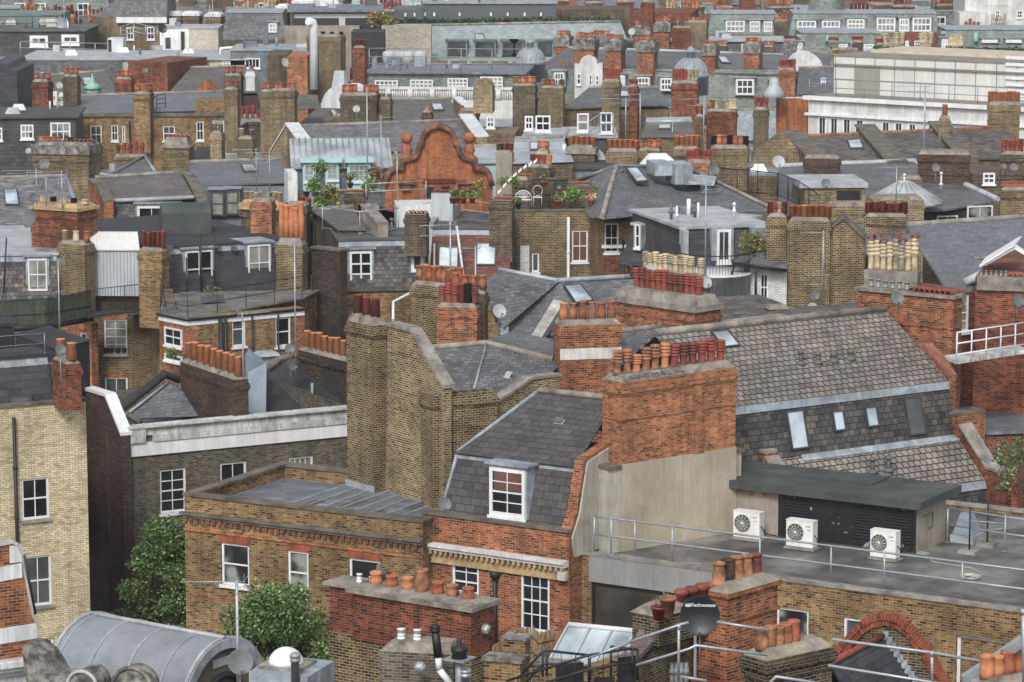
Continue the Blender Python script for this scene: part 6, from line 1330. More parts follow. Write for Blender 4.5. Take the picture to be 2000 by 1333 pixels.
mass(h, 'stock', [(875, 800), (1100, 800), (1100, 770), (875, 770)], 16)
crosswall(h, [(968, 790, 107), (1040, 742, 108.6), (1095, 735, 109.5)], 0, .35, 'stock_pale', 'coping'); rp(h, 'lead_pale', [(983, 738, 112.3), (994, 740, 112.3), (1001, 727, 112.6), (990, 725, 112.6)], .03, 'lead_patch')
h = House('slate_roof_house', 'small slate roof glimpsed between the two big red stacks', 'house', 1215, 720, z=14, a=-10); rp(h, 'slate', [(1200, 735, 113), (1300, 700, 115), (1290, 640, 117), (1200, 650, 116.5)]); ridge(h, [(1200, 650, 116.5), (1290, 640, 117)], .12, 'mortar'); mass(h, 'reddark', [(1200, 740), (1300, 712), (1300, 690), (1200, 710)], 15.6)
# ================================================================= tiled mansard on the right
h = House('tiled_mansard_house', 'red brick house with a huge buff tiled mansard, four roof windows and stepped slopes', 'house', 1900, 940, Y=110, a=-33)
f = h.fr; q = lambda x, y, d: f.hit(x, y, d)
z0, z1, z2, z3 = h.ze, q(1858, 853, 1.5)[1], q(1880, 742, 2.05)[1], q(1755, 602, 5.6)[1]; d1, d2, d3 = 1.5, 2.05, 5.6
sl, sr = q(1400, 700, 2)[0], q(1922, 938, 0)[0]; sl2 = q(1556, 900, 1.5)[0]
def band_(name, mat, a0, a1, dA, zA, dB, zB, th=.1): b = MB(f); b.slab([f.P(a0, dA, zA), f.P(a1, dA, zA), f.P(a1, dB, zB), f.P(a0, dB, zB)], th); return h.part(name, b, mat)
band_('roof', 'tile_buff', sl, sr, d2 - .05, z2 - .02, d3, z3); band_('roof', 'tile_buff', sl2 - 1.0, sr, 0, z0, d1, z1); band_('mansard_roof', 'tile_dark', sl, sr, d1, z1, d2, z2 - .02)
band_('mansard_roof', 'tile_dark', sl2 + 1, sr, -.35, z0 - 1.6, -.02, z0 - .03); band_('flashing', 'lead', sl, sr, d2 - .13, z2 - .25, d2 - .06, z2 + .02, .03); band_('flashing', 'lead', sl2 + .2, sr, d1 - .2, z1 - .12, d1 - .0, z1 + .06, .03); band_('flashing', 'lead', sl2 + 2, sr, -.15, z0 - .3, -.05, z0 - .02, .03)
b = MB(f); b.slab([f.P(sr, 9, z2), f.P(sl, 9, z2), f.P(sl, d3, z3), f.P(sr, d3, z3)], .1); h.part('roof', b, 'tile_buff'); b = MB(f); b.tube(f.P(sl, d3, z3 + .03), f.P(sr, d3, z3 + .03), .13, 8); h.part('ridge_tiles', b, 'coping')
b = MB(f); b.box(f, sl, sr - .05, 2.4, 8.8, 0, z2 - .1); b.box(f, sl2 + 1, sr - .05, .1, 2.3, 0, z0 - .2); h.part('wall', b, 'reddark')
for x0, x1, yb, hh, gm in ((1544, 1578, 880, 1.35, 'glass_sky'), (1628, 1650, 844, .72, 'glass_sky'), (1692, 1715, 836, .72, 'glass_sky'), (1775, 1806, 852, 1.35, 'glass_mid')):
    c = onroof(f, d1, z1, d2, z2, x0, yb, 1, hh); w = f.hit(x1, yb, d1)[0] - f.hit(x0, yb, d1)[0]; h.roofwin(onroof(f, d1, z1, d2, z2, x0, yb, w, hh), .12, gm=gm)
h.roofwin(onroof(f, d2, z2, d3, z3, 1412, 682, .75, .9), .1)
for px, py, yt in ((1564, 710, 685), (1597, 708, 688), (1628, 705, 690), (1661, 701, 684), (1704, 922, 895), (1735, 919, 892)):
    D_ = (d2, z2, d3, z3) if py < 800 else (0, z0, d1, z1); p = onroof(f, *D_, px, py, .1, .1)[0]; b = MB(); H_ = (py - yt) / 56; b.tube(p - Vector((0, 0, .1)), p + Vector((0, 0, H_)), .075, 8); b.lathe(p, [(.2, -.05), (.17, .05), (.08, .09)], 10); b.lathe(p + Vector((0, 0, H_ - .1)), [(.12, 0), (.13, .1), (.05, .14)], 8); h.part('vent_pipe', b, 'greypipe')
fl = f.sub(sr, 0, right=False); k = lambda x, y: (-fl.hit(x, y)[0], fl.hit(x, y)[1])
h.party(sr, [(-.9, z0 + .35), (-.1, z0 + .4), (1.35, z1 + .35)], .5, 'reddark', 'coping'); h.party(sr - .12, [(1.36, z1 + .75), (2.0, z1 + .75)], 1.3, 'redbrick', 'coping_dark'); h.party(sr, [(2.01, z2 + .1), (2.5, z2 + .5), (3.4, z2 + 1.05), (9, z2 + 1.05)], .35, 'redbrick', 'tile_redcop', .12)
h.party(sl2 - 1.45, [(-1.2, z0 - .35), (-.4, z0 - .25), (1.35, z1 + .1)], .5, 'redbrick', 'coping'); h.party(sl2 - 1.5, [(1.36, z1 + .3), (2.1, z1 + .3)], .5, 'redbrick', 'coping'); b = MB(f); b.box(f, sl, sl2 - 1.5, 1.2, 2.2, 0, z1 - .08); h.part('wall', b, 'redbrick')
# red party stack with clay hoods behind the ridge, window beyond
h = House('chimney_house', 'broad red brick stack with metal vents and half round clay hoods along its coping', 'chimney', 1676, 562, Y=116, a=44)
c = chim(h, 1676, 1862, 561, Y=116, a=36, w=.7, H=19, mat='redbrick', pots='', slab=.12, capz=0, band=2); g = h.lastch; L = g.hit(1862, 561)[0]
for i in range(6): addpot(h, c, g.P(.35 + i * .3, .35, g.O.z), 'slotted', 'gal_dull', .3, .09)
for i in range(8): addpot(h, c, g.P(2.2 + i * (L - 2.4) / 7.3, .35, g.O.z), 'halfround', 'terra_red', .6, .15, rz=-g.a)
dish('dark grey dish on the face of the red stack with clay hoods', 1753, 582, 13, Y=113.5, yaw=10)
h2 = HB('red brick house return with one tall white sash window, far side of the hooded stack', 1862, 575, 18, -30, 1905, 3, 'reddark', Y=118, wins=[(1865, 577, 1892, 648, dict(cols=2, rows=4, gm='glass_cur'))])
h = House('chimney_house', 'row of eight tall buff pots with red clay hoods on a stone base', 'chimney', 1688, 540, Y=119, a=20)
c = chim(h, 1688, 1792, 528, Y=119, a=18, w=.7, H=18, mat='coping', pots='', capz=0, band=0); g = h.lastch; L = g.hit(1792, 528)[0]
for i in range(8):
    p = g.P(.18 + i * (L - .36) / 7, .35, g.O.z); hh = 1.1 + .12 * math.sin(i * 2); addpot(h, c, p, 'louvre', 'buff', hh, .145)
    if i in (0, 1, 2, 4, 5, 7): addpot(h, c, p + Vector((0, 0, hh + .02)), 'halfround', 'terra_red', .5, .15, rz=-g.a)
h = HB('dark red brick building at the right edge with lattice and roof vents', 1905, 541, 18, 14, 2060, 8, 'reddark', Y=117, par=.0)
chim(h, 1908, 2010, 541, Y=116.8, a=12, w=.6, H=.5, mat='coping', pots='mmmmmmHHHH', ph=12, capz=.02, band=0)
b = MB(h.fr); g = h.fr; p = g.hit(1928, 541)[0]; z = g.hit(1928, 505)[1]; b.prof(g, [(p - .3, h.ze + .3), (p + .9, z + .4), (p + 2.1, h.ze + .3), (p + 2.0, h.ze + .3), (p + .9, z + .25), (p - .15, h.ze + .3)], 1.0, 1.4); b.slab([g.P(p - .4, .9, h.ze + .3), g.P(p - .4, 3.5, h.ze + .3), g.P(p + .9, 3.5, z + .45), g.P(p + .9, .9, z + .45)], .06); h.part('pediment', b, 'whitepaint')
t = rail('white painted steel walkway with railings against the dark red wall', [PY(1868, 712, 112), PY(2010, 690, 114)], h=1.15, mids=(.75, .35), r=.03, mat='whitepipe', posts=.75, feet=False, name='steel_walkway', cat='walkway')
b = MB(); p, q_ = PY(1868, 712, 112), PY(2010, 690, 114); b.hexa([p, q_, q_ + Vector((-.3, 1.1, 0)), p + Vector((-.3, 1.1, 0)), p + Vector((0, 0, .14)), q_ + Vector((0, 0, .14)), q_ + Vector((-.3, 1.1, .14)), p + Vector((-.3, 1.1, .14))]); t.part('deck', b, 'whitedirty')
dish('big grey dish at the right edge on the dark red wall', 1990, 587, 13, Y=114, yaw=30); dish('grey dish at the far right end of the hooded stack row', 1775, 470, 13, Y=120, yaw=-15)
h = HB('low dark outbuilding with a grey flat roof below the white steel walkway', 1905, 850, 14, -12, 2060, 5, 'reddark', Y=113); h.flat('lead_dark', over=.1)
t = Thing('trellis', 'dark diamond trellis with climbing green leaves at the right edge', 'trellis', PY(1930, 960, 108)); b = MB()
for i in range(14): x = 1925 + i * 8; b.tube(PY(x, 965, 108), PY(x + 60, 860, 108), .012, 4); b.tube(PY(x + 60, 965, 108), PY(x, 860, 108), .012, 4)
t.part('lattice', b, 'greypipe'); b = MB()
for x, y, r in ((1962, 872, .3), (1985, 885, .3), (1950, 895, .25), (1970, 925, .3), (1962, 950, .25), (1990, 862, .2), (1978, 905, .25)): leafball(b, PY(x, y, 107.7), r, .2, r * .9, 70, .13)
t.part('leaves', b, 'leaf')
# ---- slate roof, gable wall and stacks behind
h = House('slate_roof_house', 'broad blue grey slate roof running off the right edge', 'house', 1780, 470, Y=126, a=-4)
rp(h, 'slate_blue', [(1855, 575, 125), (2080, 575, 127), (2080, 420, 136), (1772, 441, 133), (1790, 475, 131)]); mass(h, 'stock', [(1800, 590), (2080, 590), (2080, 570), (1800, 570)], 17.2); ridge(h, [(1772, 441, 133), (2080, 420, 136)], .13, 'coping'); rp(h, 'slate_blue', [(1893, 555, 124.6), (1960, 560, 124.6), (1980, 512, 127.6), (1903, 506, 127.6)]); ridge(h, [(1903, 506, 127.6), (1980, 512, 127.7)], .08, 'coping'); ridge(h, [(1885, 555, 124.5), (1925, 535, 124.5)], .2, 'lead_pale', 'lead_gutter')
h = House('gabled_brick_wall', 'tall brown brick gable wall with a brick verge beside a seven pot stack', 'house', 1537, 440, Y=137, a=8)
f = h.fr; O_ = [f.hit(*p) for p in ((1612, 457), (1647, 428), (1690, 468))]; b = MB(f); b.prof(f, [(0, 0), (O_[2][0] + .1, 0), O_[2], O_[1], O_[0], (0, O_[0][1])], 0, .6); h.part('wall', b, 'stock')
b = MB(f)
for (p, z), (p2, z_) in ((O_[0], O_[1]), (O_[1], O_[2])): b.hexa([f.P(p, -.1, z), f.P(p2, -.1, z_), f.P(p2, 1.2, z_), f.P(p, 1.2, z), f.P(p, -.1, z + .13), f.P(p2, -.1, z_ + .13), f.P(p2, 1.2, z_ + .13), f.P(p, 1.2, z + .13)])
h.part('coping', b, 'coping_dark')
chim(h, 1540, 1622, 432, Y=136.6, a=10, w=.8, H=6, mat='stock', pots='ppppppp', ph=24, pr=.16); chim(h, 1497, 1536, 425, Y=137, a=10, w=.8, H=8, mat='stock', pots='PlBP', ph=24, pr=.15)
aerial('tall mast with three antennas against the brown gable wall', 1606, 600, 450, Y=134.5, kinds=[(.97, 'y', 1.0, 180), (.42, 'd', 1.4, 10), (.3, 'y', .8, 190)], r=.03)
dish('upper grey dish at the foot of the gable wall', 1591, 578, 10, Y=134, yaw=15); dish('lower pale grey dish at the foot of the gable wall', 1587, 601, 10, Y=133, yaw=10, mat='dish_pale')
h = House('slate_roof_house', 'small mottled slate roof at the left foot of the brown gable wall', 'house', 1410, 640, Y=124, a=0); rp(h, 'tile_stone', [(1400, 632, 121), (1580, 612, 124), (1480, 575, 128), (1400, 580, 128)]); ridge(h, [(1400, 633, 121), (1580, 613, 124)], .1, 'coping'); mass(h, 'stock', [(1400, 640), (1700, 625), (1700, 605), (1400, 610)], 17.2); rp(h, 'tile_stone', [(1500, 640, 123), (1700, 620, 126), (1690, 590, 131), (1560, 600, 130)]); chim(h, 1500, 1542, 605, Y=124, a=-10, w=.6, H=1, mat='stock_dark')
h = HB('white painted brick cottage wing with black gutters and sash windows', 1436, 522, 16, 12, 1537, 4, 'whitebrick', Y=137, wins=[(1449, 519, 1464, 585, dict(cols=2, rows=2)), (1484, 535, 1500, 590, dict(cols=2, rows=2))])
rp(h, 'slate', [(1430, 514, 136.5), (1537, 528, 136), (1537, 478, 139), (1450, 495, 139)]); ridge(h, [(1430, 516, 136.4), (1537, 530, 135.9)], .07, 'blackpaint', 'gutter'); h.pipe([PY(1476, 530, 135.7), PY(1476, 590, 135.7)], .06); h.pipe([PY(1434, 520, 135.8), PY(1417, 575, 135.8)], .05)
for px in (1471, 1497): h.vents([(px, 515, 489, 137.3, 'ch')])
h = HB('dark slate mansard house with lead cheeks, sash dormers and a lead topped roof, left half', 1240, 440, 17, 40, 1331, 6, 'slate_char', Y=146, z0=10); f = h.fr
def slopewall(h, x0, x1, y0, y1, lean, mat='slate_dark', e=.02): f = h.fr; a, z = f.hit(x0, y0); c, _ = f.hit(x1, y0); zb = f.hit(x0, y1)[1]; b = MB(f); b.hexa([f.P(a - lean * .6, -lean, zb), f.P(c, -lean, zb), f.P(c, .1, zb), f.P(a - lean * .6, .1, zb), f.P(a, -e, z), f.P(c, -e, z), f.P(c, .1, z), f.P(a, .1, z)]); h.part('mansard_roof', b, mat)
slopewall(h, 1240, 1331, 442, 514, .7); h.flat('lead_pale', over=.15); wpx(h, f, 1241, 438, 1251, 485, -.6, out=True, cols=1, rows=2); wpx(h, f, 1274, 445, 1295, 496, -.6, out=True, cols=2, rows=2)
for x0, x1, yb in ((1238, 1254, 488), (1270, 1300, 498)): b = MB(f); a, z = f.hit(x0, 440, -.5); c, zb = f.hit(x1, yb, -.5); b.box(f, a, c, -.52, 0, zb, z + .02); h.part('dormer_cheek', b, 'lead')
h = HB('dark slate mansard house with a glazed balcony door and lead roof, right half', 1331, 448, 17, -16, 1500, 7, 'slate_char', Y=140.5, z0=10); f = h.fr; slopewall(h, 1331, 1500, 450, 530, .5); h.flat('lead_pale', over=.15)
wpx(h, f, 1400, 449, 1427, 513, -.45, out=True, cols=2, rows=1, fw=.12, name='glazed_door'); wpx(h, f, 1475, 444, 1493, 465, -.3, out=True)
for x0, x1, yb in ((1390, 1432, 516), (1468, 1500, 468)): b = MB(f); a, z = f.hit(x0, 446, -.36); c, zb = f.hit(x1, yb, -.36); b.box(f, a, c, -.38, 0, zb, z + .02); h.part('dormer_cheek', b, 'lead')
b = MB(f); a = f.hit(1331, 450)[0]; b.box(f, a - .1, a + .15, -.55, 0, f.hit(1331, 500)[1], h.ze); h.part('lead_hip', b, 'lead_pale'); h.vents([(1311, 415, 397, 143, 'b'), (1322, 421, 402, 142, 'w'), (1357, 412, 392, 144, 'bh'), (1434, 412, 398, 144, 'wh')])
t = House('balcony', 'rounded white balcony wall with black railings in front of the glazed door', 'balcony', 1395, 530, Y=137, a=0); c = t.fr.O; b = MB(); b.lathe(Vector((c.x, c.y, c.z)), [(1.6, -14), (1.6, -.1), (1.66, -.1), (1.66, 0), (0, 0)], 24); t.O.z = 0; t.part('wall', b, 'whiterender')
b = MB(); P = [Vector((c.x + math.cos(k) * 1.55, c.y + math.sin(k) * 1.55, c.z)) for k in [math.pi + .26 * i for i in range(13)]]; b.path([p + Vector((0, 0, .85)) for p in P], .025, 5)
for p, q_ in zip(P[:-1], P[1:]):
    for u in (0, .33, .66): r_ = p.lerp(q_, u); b.tube(r_, r_ + Vector((0, 0, .85)), .01, 4)
t.part('railing', b, 'blackpaint')
t = Thing('hedge', 'clipped box of green hedge beside the glazed balcony door', 'hedge', PY(1470, 490, 138)); b = MB(); c = PY(1470, 474, 138.3)
for i in range(4): leafball(b, c + Vector((-.35 + i * .25, 0, 0)), .3, .4, .55, 500, .09, .7)
t.part('foliage', b, 'leaf_olive'); aerial('bare mast with a crow nest of old antennas before the lead mansard roof', 1377, 560, 345, Y=133, kinds=[(.93, 'y', .9, 190), (.86, 'd', .8, 60), (.96, 'g', .3, 100), (.88, 'y', .7, 20)], r=.035)
# ---- big hipped slate roof
h = House('slate_roof_house', 'big grey hipped slate roof with one roof window and a lead dormer box', 'house', 1175, 425, Y=150, a=-2)
rp(h, 'slate', [(1176, 427, 149), (1250, 418, 150), (1510, 412, 155), (1500, 408, 158), (1345, 330, 163), (1203, 326, 160)]); rp(h, 'slate', [(1200, 326, 160), (1120, 358, 166), (1150, 425, 153), (1176, 427, 149)]); ridge(h, [(1176, 425, 149), (1203, 326, 160), (1285, 328, 161.5)], .13, 'coping'); ridge(h, [(1203, 326, 160), (1125, 356, 165)], .1, 'coping'); mass(h, 'stock', [(1176, 432), (1500, 420), (1500, 412), (1185, 418)], 16.8); ridge(h, [(1345, 330, 162.5), (1500, 405, 157.5)], .1, 'coping')
h.roofwin([v + Vector((0, 0, .1)) for v in (PY(1243, 361, 156.2), PY(1267, 359, 156.5), PY(1245, 333, 159.4), PY(1222, 334, 159))]); b = MB(h.fr); p = PY(1318, 361, 157); b.box(Fr(0, 0, O=p, a=-10), 0, .9, 0, 2, p.z, p.z + 1.0); b.box(Fr(0, 0, O=p, a=-10), -.9, -.01, .5, 2.5, p.z + .4, p.z + 1.02); h.part('dormer', b, 'lead'); h.vents([(1214, 345, 333, 159, 'bh')])
rp(h, 'lead_pale', [(1345, 355, 157), (1395, 360, 157), (1400, 345, 161), (1345, 340, 161)], .1, 'lead_gutter')
h = HB('narrow brick house with a white sash window between the roof garden and the mansard', 1177, 432, 17, -6, 1236, 6, 'stock_gold', Y=151, wins=[(1181, 437, 1208, 494, dict(cols=2, rows=2))]); b = MB(h.fr); b.box(h.fr, -.05, h.a1, -.15, -.002, 16.6, 16.75); h.part('gutter', b, 'whitepaint'); h.pipe([h.fr.P(h.X(1217), -.12, 17), h.fr.P(h.X(1217), -.12, 10)], .06); h.pipe([h.fr.P(h.X(1233), .2, 17), h.fr.P(h.X(1215), -.4, 13)], .06)
b = MB(h.fr); b.box(h.fr, .02, h.a1, -.02, -.003, 5, h.fr.hit(1190, 502)[1]); h.part('wall_patch', b, 'reddark')
# ---- roof garden house
h = HB('brown brick house with a leafy roof terrace behind its parapet and one sash window', 1004, 414, 17, -4, 1176, 7, 'stock', Y=155, par=.25, cop='coping_dark', roof='timberdeck', wins=[(1117, 451, 1148, 512, dict(cols=2, rows=2, gm='blind_brown')), (1039, 495, 1053, 532, dict(cols=1, rows=1))])
g = h.fr; h.pipe([g.P(h.X(1110), -.12, 17.6), g.P(h.X(1110), -.12, 9)], .08, 'whitepipe'); h.pipe([g.P(h.X(1167), -.12, 15.6), g.P(h.X(1167), -.12, 9)], .08, 'whitepipe', hopper=1); b = MB(g); b.box(g, .3, .75, -.012, -.001, 9, g.hit(1030, 480)[1]); h.part('limewash', b, 'whitebrick'); b = MB(g); b.box(g, -.6, .0, -.05, 4, 0, h.ze + .0); h.part('pier', b, 'stock_dark')
zt = h.ze; GP = lambda px, d: g.P(h.X(px), d, zt - .24)
crosswall(h, [(1040, 350, 157.5), (1060, 352, 158), (1110, 352, 159)], 14, .4, 'stock_dark', 'coping_dark'); crosswall(h, [(1110, 366, 157.5), (1168, 368, 157.8)], 14, .5, 'stock', 'coping_dark')
def gplant(lab, px, py, w, hh, Y, mat='leaf_bright', pot='terra', **k): plant(lab, px, py, w, hh, Y=Y, mat=mat, pot=pot, **k)
gplant('ivy like bush spilling over the terrace wall on the right', 1122, 395, 40, 34, 156.5, pot=None, n=500, sz=.16); gplant('long trough of green plants on the parapet by the drainpipe', 1090, 404, 24, 9, 155.3, n=120); gplant('pale pink trough of flowers at the right end of the parapet', 1155, 402, 22, 10, 155.3, 'flower', 'terra_pale', n=90); gplant('small clay pot plant on the terrace wall ledge', 1062, 366, 12, 14, 157, n=80); gplant('low green tub at the left end of the terrace parapet', 1012, 408, 20, 10, 155.2, pot='greenpot', n=90); gplant('tall green shrub at the left back of the terrace', 1008, 372, 24, 30, 158, n=260, pot=None)
t = Thing('garden_bench', 'white wrought iron fan backed bench on the leafy roof terrace', 'bench', PY(1022, 405, 156.5)); b = MB(); fr = Fr(0, 0, O=t.O, a=0); z = t.O.z
for i in range(11): k = math.pi * (.12 + .076 * i); b.tube(fr.P(0, 0, z + .45), fr.P(math.cos(k) * .42, 0, z + .4 + math.sin(k) * .42), .014, 4)
b.path([fr.P(math.cos(math.pi * i / 10) * .43, 0, z + .4 + math.sin(math.pi * i / 10) * .43) for i in range(11)], .018, 4); t.part('backrest', b, 'whitepaint'); b = MB(); b.box(fr, -.42, .42, -.4, 0, z + .38, z + .41); t.part('seat', b, 'whitepaint'); b = MB(); [b.tube(fr.P(x, y, z), fr.P(x, y, z + .43), .016, 4) for x in (-.38, .38) for y in (-.36, 0)]; t.part('legs', b, 'whitepaint')
t = Thing('garden_chair', 'white wrought iron chair with a round back on the leafy roof terrace', 'chair', PY(1050, 402, 156)); b = MB(); fr = Fr(0, 0, O=t.O, a=0); z = t.O.z; b.path([fr.P(math.cos(.63 * i) * .24, 0, z + .75 + math.sin(.63 * i) * .26) for i in range(11)], .014, 4); t.part('backrest', b, 'whitepaint'); b = MB(); b.box(fr, -.22, .22, -.4, 0, z + .43, z + .45); t.part('seat', b, 'whitepaint'); b = MB(); [b.tube(fr.P(x, y, z), fr.P(x, y, z + .5), .012, 4) for x in (-.2, .2) for y in (-.38, 0)]; t.part('legs', b, 'whitepaint')
rail('black railing along the leafy terrace parapet', [PY(998, 410, 155.1), PY(1075, 408, 155.1)], h=.7, mids=(.1,), r=.02, mat='blackpaint', posts=1); dish('dark dish on a post above the leafy terrace', 1088, 364, 8, Y=156.5, yaw=10, mat='dish_dark')
rp(h, 'felt', [(935, 545, 142), (1003, 545, 142), (1003, 520, 150), (960, 520, 150)]) if 0 else None
# ---- hipped roof with stock brick dormer
h = House('slate_roof_house', 'long grey hipped slate roof with pale ridges and a vented brick dormer, right', 'house', 1530, 395, Y=160, a=-2)
rp(h, 'slate', [(1520, 420, 156), (1850, 410, 159), (1948, 392, 163), (1785, 316, 176), (1522, 326, 172)]); ridge(h, [(1522, 326, 172), (1785, 316, 176), (1948, 391, 163)], .16, 'lead_pale'); mass(h, 'stock', [(1520, 428), (1855, 418), (1948, 398), (1940, 392), (1520, 410)], 16.5)
f = Fr(1622, 395, O=PY(1622, 395, 158), a=-4); a1 = f.hit(1690, 395)[0]; z1 = f.hit(1622, 367)[1]; b = MB(f); b.box(f, -1.3, a1, 0, 4, 14, z1); h.part('dormer', b, 'stock_pale'); b = MB(f); b.box(f, -1.6, a1 + .1, -.15, 4, z1 + .002, z1 + .25); h.part('dormer_roof', b, 'lead_pale'); b = MB(f); b.box(f, .3, a1 - .25, -.03, -.002, z1 - .62, z1 - .15); h.part('vent', b, 'blackpaint')
h.roofwin([v + Vector((0, 0, .1)) for v in (PY(1575, 386, 161.5), PY(1590, 384, 161.8), PY(1577, 366, 164.5), PY(1560, 368, 164.2))]); dish('grey dish on the corner of the vented brick dormer', 1613, 358, 9, Y=157, yaw=0)
h.vents([(1766, 362, 341, 164, 'wh'), (1838, 360, 338, 166, 'wh'), (1537, 365, 350, 168, 'bh')]); b = MB(); c = PY(1766, 398, 158.5); b.lathe(c, [(1.95, 0), (1.95, .12), (.9, .75), (.35, 1.05), (.3, 1.15), (0, 1.2)], 16)
for i in range(16): k = i * .3927; b.tube(c + Vector((math.cos(k) * 1.97, math.sin(k) * 1.97, .14)), c + Vector((math.cos(k) * .36, math.sin(k) * .36, 1.08)), .035, 4)
h.part('lead_cone', b, 'lead_pale'); f = Fr(1890, 398, O=PY(1845, 405, 160), a=-14); h.fr = f; wpx(h, f, 1889, 403, 1938, 430, -.1, cols=2, rows=1, out=True, gm='glass'); wpx(h, f, 1830, 422, 1870, 432, -.1, cols=2, rows=1, out=True)
h = House('chimney_house', 'wide yellow brick stack with red brick dentils below its stone cap', 'chimney', 1623, 400, Y=150, a=-8)
chim(h, 1623, 1705, 404, Y=150, a=-6, w=1.2, H=14, mat='stock_pale', capz=.15, band=2); chim(h, 1707, 1805, 392, Y=148, a=-4, w=1.6, H=12, mat='stock_pale', capz=.15, band=2); h = House('chimney_house', 'dark banded stack with six red pots in front of the lead cone', 'chimney', 1690, 423, Y=144, a=12)
chim(h, 1690, 1772, 424, Y=144, a=6, w=.9, H=14, mat='stock', pots='PPPPPP', ph=22, pr=.17, band=2); aerial('thin mast with one comb in front of the lead cone roof', 1750, 400, 325, Y=147, kinds=[(.97, 'd', 1.8, 15), (.98, 'y', .6, 0)], r=.03); h = House('slate_roof_house', 'low slate and lead roof between the gable wall and the dark banded stack', 'house', 1600, 480, Y=146, a=0); rp(h, 'slate_blue', [(1650, 500, 139), (1790, 490, 140), (1790, 440, 146), (1620, 440, 146)]); mass(h, 'stock', [(1650, 505), (1800, 500), (1800, 480), (1650, 480)], 15.5)
rail('black stair railing at the left end of the long hipped roof', [PY(1400, 372, 165), PY(1520, 385, 160)], h=1.2, mids=(.1,), r=.025, mat='blackpaint', bars=.16, posts=2); rail('second black stair railing dropping in front of the long hipped roof', [PY(1518, 385, 158), PY(1560, 402, 155), PY(1600, 430, 152)], h=1.2, mids=(.1,), r=.025, mat='blackpaint', bars=.16, posts=2)
# ================================================================= upper half: compact helpers
def cs(t, L, Y, a=8, w=.9, H=5, mat='stock', pr=.16, **k):
    for e in L:
        x0, x1, yt, p, ph = e[:5]; m = e[5] if len(e) > 5 else mat; kk = dict(k)
        if len(e) > 6: kk.update(e[6])
        chim(t, x0, x1, yt, Y=kk.pop('Y', Y), a=kk.pop('a', a), w=kk.pop('w', w), H=kk.pop('H', H), mat=m, pots=p, ph=ph, pr=kk.pop('pr', pr), **kk)
def SR(lab, mat, Y, eave, rdg, wall='stock', extra=(), rm='coping', name='slate_roof_house', zb=None, cat='house'):
    """house seen mostly as one roof slope: eave pixels (l, r), ridge pixels (r, l), each with its distance past Y"""
    h = House(name, lab, cat, eave[0][0], eave[0][1], Y=Y, a=0); P = [(x, y, Y + d) for x, y, d in eave + rdg]; rp(h, mat, P)
    ridge(h, P[len(eave):], .12, rm); e = [PY(*p) for p in P[:len(eave)]]; z = min(p.z for p in e) - .06; b = MB(h.fr)
    back = [Vector((PY(*p).x, PY(*p).y + 1, z)) for p in P[len(eave):]]; lo = [Vector((p.x, p.y + .15, z)) for p in e] + back; n = len(lo)
    for i in range(n): p, q = lo[i], lo[(i + 1) % n]; b.poly([(p.x, p.y, 0), (q.x, q.y, 0), q, p])
    b.poly(lo); h.part('wall', b, wall)
    bk = MB(h.fr); R1 = [PY(*p) for p in P[len(eave):]]
    if len(R1) > 1: bk.slab([R1[0], R1[-1], R1[-1] + Vector((0, 5, -2.5)), R1[0] + Vector((0, 5, -2.5))], .08); h.part('roof', bk, mat)
    if CR.random() < .6 and len(eave) == 2:
        A, B, Cc, Dd = [PY(*p) for p in P]; Q = lambda u, v: A.lerp(B, u).lerp(Dd.lerp(Cc, u), v) + Vector((0, -.05, .06)); u = CR.uniform(.2, .7); w = .8 / max(3, (B - A).length); h.roofwin([Q(u, .45), Q(u + w, .45), Q(u + w, .75), Q(u, .75)], .08)
    return h
def wins(h, L, fr=None, d=-.03, **k):
    for w in L: kk = dict(k); kk.update(w[4] if len(w) > 4 else {}); wpx(h, fr or h.fr, w[0], w[1], w[2], w[3], d, out=True, fw=kk.pop('fw', .09), bar=kk.pop('bar', .05), **kk)
# ---- left, third row
h = SR('steep dark slate roof with a lead verge beside old comb aerials, far left', 'slate_purple', 158, [(-40, 452, 0), (165, 448, 0)], [(128, 345, 7), (-40, 350, 7)])
ridge(h, [(165, 447, 158), (128, 345, 165)], .12, 'lead'); cs(h, [(60, 150, 402, 'UkUkU', 10, 'reddark', dict(slab=.15, cap='sandstone', w=1.6, a=28))], 150)
dish('big dark dish with a smaller one behind it on the left lead roof', 56, 428, 17, Y=147, yaw=-35, mat='dish_grey'); dish('pale green grey dish tilted beside the banded stack, far left', 66, 386, 9, Y=148, yaw=35, mat='dish_grey')
for x, yb, yt in ((72, 400, 330), (91, 402, 345)): aerial('%s of two old comb masts on the far left stack' % ('left' if x < 80 else 'right'), x, yb, yt, Y=149, kinds=[(.95, 'y', 1.6, 185), (.7, 'y', 1.4, 190), (.5, 'y', 1.0, 200)], r=.03)
aerial('taller right hand mast with curling old combs by the lead verge, left', 122, 410, 333, Y=149, kinds=[(.97, 'y', 1.6, 200), (.85, 'y', 1.5, 170), (.6, 'g', .5, 60)], r=.03)
h = SR('brown slate roof between brick party walls with one white dormer, left', 'slate_brown', 166, [(203, 395, 0), (380, 387, 0)], [(352, 338, 6), (186, 348, 6)], 'stock_dark')
